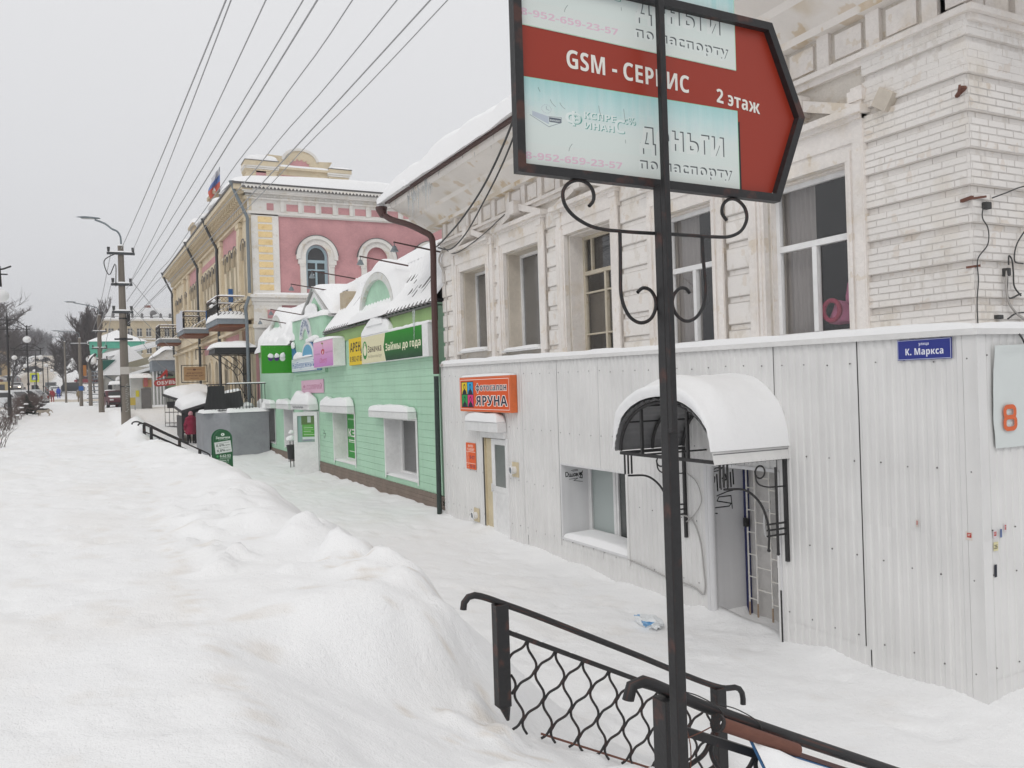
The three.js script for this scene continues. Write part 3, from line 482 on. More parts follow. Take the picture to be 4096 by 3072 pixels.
    if (i < 2) { const s = part('sill', B(UX - 0.16, gx - 0.03, c - 0.03, c, a - 0.04, b + 0.04), M.plastic, wall); part('snow', snowSlab((u, v) => [lerp(UX - 0.17, gx - 0.05, v), c, lerp(a + 0.02, b - 0.05, u)], 0.07, 24, 8, i + 3), M.snowCap, s); }
    else part('snow', snowSlab((u, v) => [lerp(UX - 0.02, gx - 0.03, v), c, lerp(a, b, u)], 0.05, 20, 6, i + 3), M.snowCap, wall);
  });
  // flat pilasters at the window sides run up to the frieze
  for (const z of [-17.85, -15.78, -13.62, -12.9, -11.15, -8.02, -6.36]) part('pilaster', [B(UX - 0.1, UX + 0.02, 2.1, 4.78, z - 0.07, z + 0.07), B(UX - 0.12, UX + 0.02, 4.62, 4.74, z - 0.1, z + 0.1)], M.paint, wall);
  // frieze
  part('frieze', [B(UX - 0.06, UX + 0.02, 5.0, 5.07, ZL, ZR + 0.002), B(UX - 0.12, UX + 0.02, 5.07, 5.13, ZL, ZR + 0.052), B(UX - 0.057, 14, 5.002, 5.07, ZR - 0.2, ZR + 0.005), B(UX - 0.117, 14, 5.072, 5.132, ZR - 0.2, ZR + 0.055)], M.paint, wall);
  for (let z = ZL + 0.2; z < ZR - 0.1; z += 0.68) part('frieze_panel', [B(UX - 0.055, UX + 0.02, 5.13, 5.56, z, z + 0.17), B(UX - 0.03, UX + 0.02, 5.2, 5.48, z + 0.24, z + 0.60)], M.paint, wall);
  for (let x = UX + 0.05; x < 9; x += 0.68) part('frieze_panel', [B(x, x + 0.17, 5.13, 5.56, ZR - 0.2, ZR - 0.045), B(x + 0.24, x + 0.6, 5.2, 5.48, ZR - 0.2, ZR - 0.07)], M.paint, wall);
  // boxed eaves cornice
  const prof = [[UX + 0.1, 5.52], [UX - 0.13, 5.54], [UX - 0.15, 5.62], [UX - 0.24, 5.70], [UX - 0.42, 5.84], [UX - 0.46, 5.92], [UX - 0.58, 5.97], [UX - 0.86, 6.11], [UX - 0.90, 6.12], [UX - 0.93, 6.20], [UX - 0.93, 6.27], [UX + 0.1, 6.27]];
  const L = 19.75 - 4.12; const gc = new THREE.ExtrudeGeometry(new THREE.Shape(prof.map((p) => new THREE.Vector2(...p))), { depth: L, bevelEnabled: false }); gc.translate(0, 0, -19.75); gc.computeVertexNormals();
  part('cornice', tri(gc), M.oldPaint, white);
  const gSide = new THREE.ExtrudeGeometry(new THREE.Shape(prof.map(([x, y]) => new THREE.Vector2(ZR - 0.1 + (UX - x), y))), { depth: 7, bevelEnabled: false });
  gSide.applyMatrix4(frame([UX - 0.15, 0.003, 0], [0, 0, 1], [0, 1, 0], [1, 0, 0])); { const ix = gSide.attributes.position; for (let i = 0; i < ix.count; i += 3) { const t = [0, 1, 2].map((q) => [ix.getX(i + q), ix.getY(i + q), ix.getZ(i + q)]); ix.setXYZ(i + 1, ...t[2]); ix.setXYZ(i + 2, ...t[1]); } } gSide.computeVertexNormals();
  part('cornice', tri(gSide), M.oldPaint, white);
  // roof with its snow
  const roof = part('roof', [B(UX - 1.0, UX - 0.9, 6.262, 6.30, -19.85, -4.05), extrude([[6.62, 6.285], [11, 8.3], [14, 8.3], [14, 6.2], [7.7, 6.2]], 15.75, facing(-19.83)), B(6.59, 6.63, 6.25, 6.31, -19.86, -4.04)], M.pipeRust, white);
  part('snow', snowSlab((u, v) => { const z = lerp(-19.9, -4.0, u), x = lerp(6.42 + 0.10 * fbm(z * 0.8, 4, 3), 11, v); return [x, 6.29 + Math.max(-0.03, x - 6.6) * 0.46, z]; }, 0.5, 180, 60, 21, { e: 26, rough: 0.4, out: 0.05, f: 0.9 }), M.snowCap, roof);
  part('snow', snowSlab((u, v) => { const x = lerp(6.45, 11.2, u), z = lerp(-20.15, -18.0, v); return [x, 6.27 + Math.max(0, x - 6.62) * 0.46, z]; }, 0.42, 60, 24, 23, { e: 5, out: 0.1 }), M.snowCap, roof);
  const ice = rng(5);
  for (let i = 0; i < 70; i++) { const z = i < 26 ? -18.6 + 1.7 * ice() : -19.7 + 9 * ice(), l = (i < 26 ? 0.25 + 0.75 * ice() * ice() : 0.06 + 0.26 * ice() * ice()), x = 6.68 + 0.05 * ice(); part('icicle', cyl([x, 6.26, z], [x, 6.26 - l, z], 0.008 + 0.018 * l, 0.0015, 6), M.ice, roof); }
  // loose cornice fragments and rusty brackets at the right corner
  part('broken_block', [RB(UX - 0.13, UX - 0.02, 4.42, 4.62, -6.12, -5.92, 0.006)].map((g) => g.translate(-7.55, -4.5, 6).rotateX(0.6).translate(7.55, 4.5, -6)), M.beige2, wall);
  for (const g of [bar([UX - 0.1, 4.32, -5.16], [UX - 0.24, 4.33, -5.05], 0.02, 0.03), bar([UX - 0.06, 4.3, -5.2], [UX - 0.1, 4.36, -5.1], 0.05, 0.03), bar([UX - 0.08, 3.28, -5.18], [UX - 0.12, 3.285, -5.04], 0.03, 0.03), bar([UX - 0.1, 3.28, -5.1], [UX + 0.1, 3.31, -5.05], 0.014, 0.02), bar([UX - 0.1, 2.63, -5.14], [UX - 0.02, 2.64, -5.05], 0.02, 0.02)]) part('bracket', g, M.rust, wall);
}
// cladding -------------------------------------------------------------------
const topY = (z) => lerp(2.02, 2.16, clamp((-6 - z) / 12.6)), seamY = (z) => lerp(-1.39, -1.29, clamp((z + 5.1) / -13.2));
{
  const pitch = 0.114, dep = 0.011;
  const sheet = (z0, z1, y0f, y1f, x = HX, flip = false, ax = false) => {
    const zs = []; const n0 = Math.ceil(z0 / pitch), E = [];
    for (let k = Math.floor(z0 / pitch) - 1; k * pitch < z1 + pitch; k++) for (const [o, d] of [[0, 1], [0.46, 1], [0.58, 0], [0.88, 0]]) { const z = (k + o) * pitch; if (z > z0 && z < z1) zs.push([z, d]); }
    zs.unshift([z0, zs[0]?.[1] ?? 1]); zs.push([z1, zs[zs.length - 1][1]]);
    const pos = [], r = 6;
    for (let i = 0; i < zs.length - 1; i++) for (let j = 0; j < r; j++) {
      const [a, da] = zs[i], [b, db] = zs[i + 1], P = (z, d, t) => { const y = lerp(y0f(z), y1f(z), t), w = 0.004 * (fbm(z * 1.1, y * 0.8, 3) - 0.5); return ax ? [z, y, x + d * dep + w] : [x - d * dep - w, y, z]; };
      const q = [P(a, da, j / r), P(b, db, j / r), P(b, db, (j + 1) / r), P(a, da, (j + 1) / r)]; pos.push(...q[0], ...q[1], ...q[2], ...q[0], ...q[2], ...q[3]);
    }
    const g = new THREE.BufferGeometry(); g.setAttribute('position', new THREE.Float32BufferAttribute(pos, 3)); g.computeVertexNormals(); return tri(g);
  };
  const edge = (z, y0, y1) => B(HX - 0.014, HX + 0.05, y0, y1, z - 0.004, z + 0.004);
  const clad = part('cladding', [B(HX + 0.012, HX + 0.03, -2.4, 2.0, ZL, -16.41), B(HX + 0.012, HX + 0.03, 0.51, 2.0, -16.41, -15.2), B(HX + 0.012, HX + 0.03, -2.4, 2.0, -15.2, -13.02), B(HX + 0.012, HX + 0.03, 0.17, 2.0, -13.02, -10.95), B(HX + 0.012, HX + 0.03, -2.4, -1.16, -13.02, -10.95), B(HX + 0.012, HX + 0.03, -2.4, 2.0, -10.95, -9.0), B(HX + 0.012, HX + 0.03, 0.45, 2.0, -9.0, -7.69), B(HX + 0.012, HX + 0.03, -2.4, 2.0, -7.69, ZR - 0.02), B(HX + 0.03, 14, -2.4, 2.0, ZR - 0.04, ZR - 0.02)], M.slate, white);
  const hi = (z) => topY(z), sl = (z) => seamY(z);
  const S = [-18.66, -14.507, -13.077, -11.697, -10.01, -6.429, -5.06], rr = rng(3);
  const holes = [[-16.41, -15.2, -9, 0.51], [-13.02, -10.95, -1.16, 0.17], [-9.0, -7.69, -9, 0.45]];
  for (let i = 0; i < S.length - 1; i++) {
    let a = S[i] + 0.004, b = S[i + 1] - 0.004; const x = HX - 0.002 * (i % 2), geos = [];
    let c = [a]; for (const h of holes) { for (const z of [h[0], h[1]]) if (z > a && z < b) c.push(z); } c.push(b);
    for (let k = 0; k < c.length - 1; k++) { const m = (c[k] + c[k + 1]) / 2, h = holes.find((q) => m > q[0] && m < q[1]); if (!h) geos.push(sheet(c[k], c[k + 1], sl, hi, x)); else { geos.push(sheet(c[k], c[k + 1], () => h[3], hi, x)); if (h[2] > -2) geos.push(sheet(c[k], c[k + 1], sl, () => h[2], x)); } }
    part('cladding_sheet', geos, M.clad, clad);
  }
  for (const [a, b] of [[-18.66, -17.1], [-17.09, -16.42], [-15.19, -14.4], [-14.39, -12.2], [-12.19, -9.9], [-9.89, -9.01], [-7.68, -6.36], [-6.35, -5.06]]) part('plinth_sheet', sheet(a + 0.003, b - 0.003, () => -2.3, (z) => seamY(z) + 0.02, HX - 0.004), M.clad, clad);
  for (const [a, b] of [[7.56, 8.75], [8.757, 10], [10.007, 12]]) { part('cladding_sheet', sheet(a, b, () => -1.36, () => 2.0, ZR, false, true), M.clad, clad); part('plinth_sheet', sheet(a, b, () => -2.3, (x) => -1.34 + 0.02 * (x - 7.5), ZR + 0.004, false, true), M.clad, clad); }
  part('corner_trim', [B(HX - 0.018, HX - 0.014, -2.2, topY(-5), ZR - 0.13, ZR + 0.018), B(HX - 0.014, HX + 0.11, -2.2, topY(-5), ZR + 0.014, ZR + 0.018)], M.clad, white);
  part('corner_trim', B(HX - 0.02, HX + 0.02, -2, topY(ZL), ZL - 0.01, ZL + 0.06), M.clad, white);
  // flashing along the top with its roll of snow
  part('flashing', [bar([HX + 0.03, topY(ZL) + 0.012, ZL], [HX + 0.03, topY(ZR) + 0.012, ZR + 0.03], 0.16, 0.014), bar([HX - 0.048, topY(ZL) - 0.012, ZL], [HX - 0.048, topY(ZR) - 0.012, ZR + 0.05], 0.006, 0.06), B(HX - 0.05, 12, topY(ZR), topY(ZR) + 0.016, ZR - 0.06, ZR + 0.046), B(HX - 0.05, 12, topY(ZR) - 0.042, topY(ZR), ZR + 0.04, ZR + 0.046)], M.clad, white);
  part('snow', snowSlab((u, v) => { const z = lerp(ZL, ZR + 0.02, u); return [lerp(HX - 0.05, UX + 0.02, v), topY(z) + 0.018, z]; }, 0.085, 220, 8, 31, { e: 40, rough: 0.3, out: 0, f: 1.5 }), M.snowCap, white);
  part('snow', snowSlab((u, v) => [lerp(HX - 0.03, 12, u), topY(ZR) + 0.016, lerp(ZR + 0.045, ZR - 0.1, v)], 0.06, 60, 8, 33, { e: 40, out: 0 }), M.snowCap, white);
  // screws
  const sc = []; const sr = (z, y, s = 1) => sc.push(new THREE.CylinderGeometry(0.0065 * s, 0.008 * s, 0.008, 6).rotateZ(Math.PI / 2).translate(HX - 0.016, y, z));
  for (const y of [1.78, 0.7, -0.35, -1.24]) for (let z = ZL + 0.2; z < ZR; z += 0.342) { if (holes.some((h) => z > h[0] && z < h[1] && y < h[3] && y > h[2])) continue; sr(z + 0.03 * (rr() - 0.5), y + (topY(z) - 2.05) + 0.03 * (rr() - 0.5), 0.9 + 0.4 * rr()); }
  for (const y of [1.78, 0.1, -0.33, -1.22]) for (const x of [7.63, 7.98]) sc.push(new THREE.CylinderGeometry(0.0065, 0.008, 0.008, 6).rotateX(Math.PI / 2).translate(x, y, ZR + 0.018));
  part('screws', sc, std([0.12, 0.11, 0.11], { roughness: 0.6 }), white, { kind: 'stuff' });
}
// photo studio door
{
  const d = part('door', [RB(7.5250, 7.5750, -1.62, 0.5, -16.02, -15.21, 0.004)], M.plastic, white);
  part('door_frame', [RB(7.5100, 7.5270, -1.62, -1.36, -16.0, -15.22, 0.003), RB(7.5100, 7.5270, -0.62, -0.5, -16.0, -15.22, 0.003), RB(7.5100, 7.5270, 0.38, 0.5, -16.0, -15.22, 0.003), RB(7.5090, 7.5280, -1.62, 0.5, -16.02, -15.86, 0.003), RB(7.5090, 7.5280, -1.62, 0.5, -15.36, -15.21, 0.003)], M.plastic, d);
  part('pane', B(7.5200, 7.5245, -0.5, 0.38, -15.86, -15.36), M.greyGlass, d);
  part('handle', [bar([7.4650, -0.62, -15.95], [7.4650, -0.45, -15.95], 0.02), bar([7.4650, -0.6, -15.95], [7.5250, -0.6, -15.95], 0.015)], M.plastic, d);
  part('door_jamb', [B(7.52, 7.75, -1.75, 0.51, -16.41, -16.37), B(7.72, 7.75, -1.75, 0.51, -16.37, -15.2), B(7.52, 7.75, -1.75, 0.51, -15.2, -15.16)], M.beige, white);
  part('door_jamb', [B(7.55, 7.72, -1.75, 0.49, -16.369, -16.03)], M.beige, white);
  part('threshold', B(7.50, 7.7, -1.75, -1.64, -16.37, -15.2), M.pipeRust, white);
  const s = part('shutter_box', [RB(7.27, 7.49, 0.66, 0.88, -16.86, -15.2, 0.02), RB(7.44, 7.49, 0.53, 0.66, -16.42, -15.22, 0.005), B(7.455, 7.487, -1.6, 0.53, -15.20, -15.14)], M.plastic, white);
  part('snow', snowSlab((u, v) => [lerp(7.25, 7.49, v), 0.875, lerp(-16.86, -15.2, u)], 0.19, 30, 10, 41, { e: 5, out: 0.02 }), M.snowCap, s);
  for (const [z, y] of [[-14.85, -0.08], [-16.83, -1.24]]) { const v = part('vent', [B(7.475, 7.485, y - 0.14, y + 0.16, z - 0.13, z + 0.15)], M.beige, white); part('vent_tube', [new THREE.CylinderGeometry(0.075, 0.075, 0.12, 18, 1, true).rotateZ(Math.PI / 2).translate(7.43, y, z), new THREE.TorusGeometry(0.075, 0.014, 8, 20).rotateY(Math.PI / 2).translate(7.37, y, z)], M.plastic, v); part('vent_grille', new THREE.CylinderGeometry(0.064, 0.064, 0.02, 18).rotateZ(Math.PI / 2).translate(7.395, y, z), M.slabGrey, v); }
}
// ground floor window
{
  const x = 8.08, a = -13.02, b = -10.95, y0 = -1.14, y1 = 0.16;
  part('window_reveal', [B(7.486, x + 0.1, y0 - 0.02, y1 + 0.02, a - 0.04, a + 0.006), B(7.486, x + 0.1, y0 - 0.02, y1 + 0.02, b - 0.006, b + 0.04), B(7.488, x + 0.1, y1 - 0.002, y1 + 0.03, a + 0.007, b - 0.007), B(7.46, x + 0.1, y0 - 0.04, y0, a + 0.007, b - 0.007)], M.cladFlat, white);
  const w = part('window', [RB(x - 0.03, x + 0.04, y0, y0 + 0.07, a, b, 0.004), RB(x - 0.03, x + 0.04, y1 - 0.07, y1, a, b, 0.004), ...[[a, a + 0.1], [-12.2, -12.04], [b - 0.07, b]].map(([p, q]) => RB(x - 0.03, x + 0.04, y0 + 0.07, y1 - 0.07, p, q, 0.004)), RB(x - 0.045, x - 0.03, y0 + 0.05, y0 + 0.1, a + 0.06, -12.1, 0.004), RB(x - 0.045, x - 0.03, y1 - 0.1, y1 - 0.05, a + 0.06, -12.1, 0.004), RB(x - 0.045, x - 0.03, y0 + 0.1, y1 - 0.1, a + 0.06, a + 0.12, 0.004), RB(x - 0.045, x - 0.03, y0 + 0.1, y1 - 0.1, -12.16, -12.1, 0.004)], M.plastic, white);
  part('pane', B(x + 0.004, x + 0.01, y0 + 0.06, y1 - 0.06, a + 0.09, -12.18), std([0.42, 0.47, 0.46], { roughness: 0.08 }), w);
  part('pane', B(x + 0.004, x + 0.01, y0 + 0.06, y1 - 0.06, -12.05, b - 0.06), std([0.07, 0.075, 0.075], { roughness: 0.08 }), w);
  part('snow', snowSlab((u, v) => [lerp(7.46, x - 0.03, v), y0, lerp(a, b, u)], 0.11, 40, 14, 43, { e: 8, out: 0 }), M.snowCap, w);
  part('window_trim', [B(7.462, 7.488, y0 - 0.14, y1 + 0.03, b + 0.001, b + 0.05)], M.clad, white);
}
// recessed entrance with the white grille door
{
  const x = 8.14, a = -9.0, b = -7.69, y1 = 0.45;
  part('entrance_reveal', [B(7.47, x + 0.2, -2.2, y1 + 0.01, a - 0.05, a + 0.005), B(7.47, x + 0.2, -2.2, y1 + 0.01, b - 0.005, b + 0.05), B(7.472, x + 0.2, y1 - 0.004, y1 + 0.04, a + 0.006, b - 0.006), B(x + 0.14, x + 0.2, -2.2, y1, a + 0.006, b - 0.006)], M.cladFlat, white);
  part('reveal_cap', cyl([7.53, -1.66, a + 0.012], [7.53, y1, a + 0.012], 0.055, 0.055, 12), M.cladFlat, white);
  const f = part('door_frame', [B(x - 0.02, x + 0.04, -1.85, y1, a + 0.0055, a + 0.07), B(x - 0.02, x + 0.04, y1 - 0.06, y1 - 0.0045, a + 0.07, b - 0.0055), B(x - 0.02, x + 0.04, -1.85, y1 - 0.06, b - 0.05, b - 0.0055)], std([0.02, 0.025, 0.11], { roughness: 0.5 }), white);
  part('door', [B(x + 0.03, x + 0.08, -1.72, y1 - 0.06, a + 0.07, b - 0.05)], mapped([0.60, 0.585, 0.57], grey, 2), white);
  const d = white.children[white.children.length - 1];
  part('pane', B(x + 0.02, x + 0.029, -0.7, y1 - 0.15, -8.42, b - 0.09), std([0.06, 0.075, 0.075], { roughness: 0.1 }), d);
  const blind = []; for (let y = -0.66; y < 0.2; y += 0.05) blind.push(B(x + 0.014, x + 0.018, y, y + 0.03, -8.40, b - 0.1)); part('blind', blind, std([0.35, 0.42, 0.41]), d);
  part('notice', B(x + 0.017, x + 0.028, -0.92, -0.77, -8.36, -7.8), sign(128, 64, (c) => { c.fillStyle = '#b02030'; c.fillRect(0, 0, 128, 64); text(c, '*  о', 64, 32, 40, '#eee'); }), d);
  part('notice', B(x + 0.017, x + 0.028, -1.28, -0.95, -8.42, -7.86), sign(128, 96, (c) => { c.fillStyle = '#1a1715'; c.fillRect(0, 0, 128, 96); c.fillStyle = '#9a3030'; c.fillRect(10, 8, 100, 8); c.fillRect(10, 24, 60, 7); c.fillStyle = '#bbb'; c.fillRect(74, 24, 40, 7); }), d);
  part('handle', [tube([[x - 0.01, -0.55, -8.52], [x - 0.07, -0.52, -8.52], [x - 0.07, -0.2, -8.52], [x - 0.01, -0.17, -8.52]], 0.016, 8)], M.plastic, d);
  const g = [], gx = x - 0.045, m = M.grille || (M.grille = mapped([0.82, 0.81, 0.78], paintTex, 0.5)); const G = thing('grille_door', 'white barred grille door with rusty foot in the recessed entrance', 'grille', [gx, -1.8, -8.4]);
  const zs = [a + 0.1, -8.74, -8.46, -8.18, -7.9]; for (const z of zs) part('bar', bar([gx, -1.78, z], [gx, y1 - 0.08, z], 0.014, 0.018), m, G);
  for (let k = 0; k < 4; k++) { const cr = []; for (let q = 0; q < 7; q++) { const y = -1.45 + q * 0.31 + (k % 2) * 0.15; if (y < y1 - 0.1) cr.push(bar([gx, y, zs[k]], [gx, y, zs[k + 1]], 0.012, 0.014)); } part('cross_bars', cr, m, G); }
  part('frame', [bar([gx, -1.78, zs[0]], [gx, -1.78, b - 0.06], 0.02, 0.03), bar([gx, y1 - 0.08, zs[0]], [gx, y1 - 0.08, b - 0.06], 0.02, 0.03), bar([gx, -1.78, b - 0.07], [gx, y1 - 0.08, b - 0.07], 0.02)], m, G);
  part('lock', B(gx - 0.04, gx + 0.02, -0.45, -0.33, a + 0.06, a + 0.12), M.black, G);
  part('rusty_foot', [bar([gx - 0.003, -1.775, zs[0]], [gx - 0.003, -1.775, b - 0.06], 0.026, 0.02), ...zs.map((z) => bar([gx - 0.002, -1.75, z], [gx - 0.002, -1.5, z], 0.017, 0.02))], mapped([0.42, 0.32, 0.24], paintTex, 0.3), G);
  part('entrance_trim', [B(7.455, 7.49, -1.72, y1, b + 0.001, b + 0.03)], M.clad, white); part('entrance_trim', [B(7.456, 7.489, -1.85, -1.0, b + 0.031, b + 0.045)], M.iron, white);
}
// graffiti and loose cables on the cladding
{
  const gr = (n, draw) => sign(256, n, draw, { transparent: true, alphaTest: 0.35, roughness: 0.8 });
  const pen = (x, pts, w) => { x.strokeStyle = '#141416'; x.lineWidth = w; x.lineCap = 'round'; x.lineJoin = 'round'; for (const l of pts) { x.beginPath(); x.moveTo(l[0], l[1]); for (let i = 2; i < l.length; i += 2) x.lineTo(l[i], l[i + 1]); x.stroke(); } };
  part('graffiti', quad([7.553, -0.21, -13.0115], [0.40, 0, 0], [0, 0.32, 0]), gr(200, (x) => { pen(x, [[14, 60, 16, 110, 40, 108, 50, 80, 38, 62, 14, 60], [60, 80, 62, 112, 80, 112, 84, 82, 90, 112, 108, 112, 112, 84], [126, 84, 122, 112, 150, 104, 148, 84, 130, 80], [160, 112, 160, 80, 180, 90, 168, 98, 186, 114]], 9); pen(x, [[196, 80, 240, 78, 196, 96, 238, 100, 236, 140, 204, 132, 244, 60]], 11); pen(x, [[90, 44, 170, 36, 180, 48, 110, 54], [60, 142, 180, 136, 120, 160, 240, 180]], 5); }), white);
  part('graffiti', quad([7.535, -0.26, -8.9915], [0.46, 0, 0], [0, 0.68, 0]), gr(380, (x) => { pen(x, [[20, 30, 60, 14, 130, 12, 90, 36, 30, 40]], 7); pen(x, [[20, 80, 10, 120, 40, 120, 44, 84, 30, 78], [66, 66, 70, 190], [100, 60, 104, 180], [120, 100, 150, 70, 160, 110, 126, 118], [168, 66, 170, 180], [200, 60, 204, 170], [226, 40, 230, 150]], 13); pen(x, [[60, 230, 160, 206, 220, 200], [200, 240, 80, 240, 60, 270, 200, 300, 180, 320, 30, 320, 20, 360, 60, 366], [200, 240, 210, 340]], 8); }), white);
  part('cable', [tube([[7.47, -1.19, -10.94], [7.46, -1.22, -10.5], [7.46, -1.28, -9.9], [7.46, -1.30, -9.3], [7.46, -1.36, -9.12], [7.46, -1.25, -9.08], [7.46, -1.0, -9.1], [7.46, -0.6, -9.16], [7.45, -0.35, -9.3], [7.46, -0.3, -9.6], [7.46, -0.3, -9.75]], 0.012, 6, 80), tube([[7.47, 0.3, -9.4], [7.46, 0.2, -9.2], [7.46, -0.05, -9.1], [7.46, -0.3, -9.3], [7.46, -0.42, -9.5]], 0.007, 6, 40)], std([0.42, 0.41, 0.40]), white);
  // house corner wiring
  const cb = (pts, r = 0.008) => part('cable', tube(pts, r, 6, 60), M.cable, white);
  const zc = -5.04;
  cb([[7.80, 3.30, zc], [8.0, 3.36, zc], [8.3, 3.45, zc], [8.8, 3.5, zc]], 0.007); cb([[7.66, 3.22, zc], [7.64, 3.1, zc], [7.72, 3.0, zc], [7.71, 2.85, zc], [7.58, 2.7, -5.06], [7.58, 2.5, -5.06], [7.55, 2.3, -5.06], [7.55, 2.08, -5.06]], 0.006);
  cb([[8.02, 2.66, zc], [8.03, 2.75, zc], [8.07, 2.72, zc], [8.09, 2.6, zc], [8.1, 2.45, zc], [8.2, 2.36, zc]], 0.008); cb([[8.0, 2.62, zc], [7.99, 2.5, zc], [8.0, 2.34, zc], [8.2, 2.38, zc]], 0.009); cb([[8.4, 3.1, zc], [8.15, 2.85, zc], [8.12, 2.7, zc], [8.25, 2.68, zc]], 0.007);
  part('cable', tube([[7.99, 2.6, zc], [7.97, 2.45, zc], [8.0, 2.3, zc], [8.1, 2.2, zc], [8.3, 2.1, zc]], 0.012, 6, 40), std([0.4, 0.38, 0.36]), white);
  cb([[8.02, 2.02, zc], [8.1, 1.98, zc + 0.03], [8.2, 1.85, zc + 0.04], [8.4, 1.6, zc + 0.04]], 0.009); cb([[7.98, 2.13, zc], [8.1, 2.18, zc], [8.3, 2.2, zc]], 0.008);
  part('junction_box', [RB(7.70, 7.78, 3.19, 3.26, zc - 0.05, zc + 0.01, 0.01), RB(7.98, 8.03, 2.55, 2.63, zc - 0.05, zc + 0.02, 0.01), RB(7.84, 7.92, 2.13, 2.17, zc - 0.05, zc, 0.006)], M.cable, white);
  // twisted cables from under the signboard's line of sight to the far corner
  part('cable', [tube([[7.4, 5.0, -18.5], [7.05, 4.92, -17.2], [6.6, 5.0, -15], [6.2, 5.25, -13], [5.6, 5.8, -10.5], [4.6, 6.9, -7]], 0.018, 6, 60), tube([[7.4, 4.96, -18.4], [7.2, 4.72, -17.2], [6.9, 4.75, -15.7], [6.5, 4.95, -14], [5.9, 5.4, -11.5], [4.9, 6.4, -8]], 0.016, 6, 60), tube([[7.5, 4.95, -18.3], [7.45, 4.7, -17.6], [7.4, 4.8, -16], [7.3, 5.0, -14.6]], 0.01, 6, 40)], M.cable, white);
  // rusty downpipe at the far end, in front of the gap to the green house
  const P = [[6.62, 6.0, -20.0], [6.7, 5.86, -19.75], [6.95, 5.64, -19.2], [7.2, 5.42, -18.85], [7.34, 5.28, -18.7], [7.38, 5.1, -18.7], [7.38, 4.0, -18.72], [7.38, 2.0, -18.74], [7.38, 1.95, -18.74]];
  const pipe = part('downpipe', [tube(P, 0.075, 12, 90), cyl([6.6, 5.98, -20.02], [6.57, 6.16, -20.08], 0.09, 0.14, 12), cyl([6.57, 6.16, -20.08], [6.57, 6.22, -20.08], 0.15, 0.15, 12)], M.pipeRust, white);
  part('snow', lump(6.57, 6.23, -20.08, 0.13, 0.08, 0.12, 3, 12), M.snowCap, pipe);
  part('downpipe', [cyl([7.38, 1.9, -18.75], [7.37, -1.6, -18.8], 0.062, 0.062, 12)], std([0.02, 0.035, 0.03], { roughness: 0.5 }), white);
  part('cable', tube([[7.55, 4.95, -18.5], [7.5, 4.7, -18.62], [7.52, 4.5, -18.5], [7.56, 4.3, -18.45], [7.56, 2.5, -18.4], [7.5, 2.2, -18.45], [7.4, 2.15, -18.5]], 0.025, 8, 60), mapped([0.5, 0.47, 0.44], grey, 1), white);
}
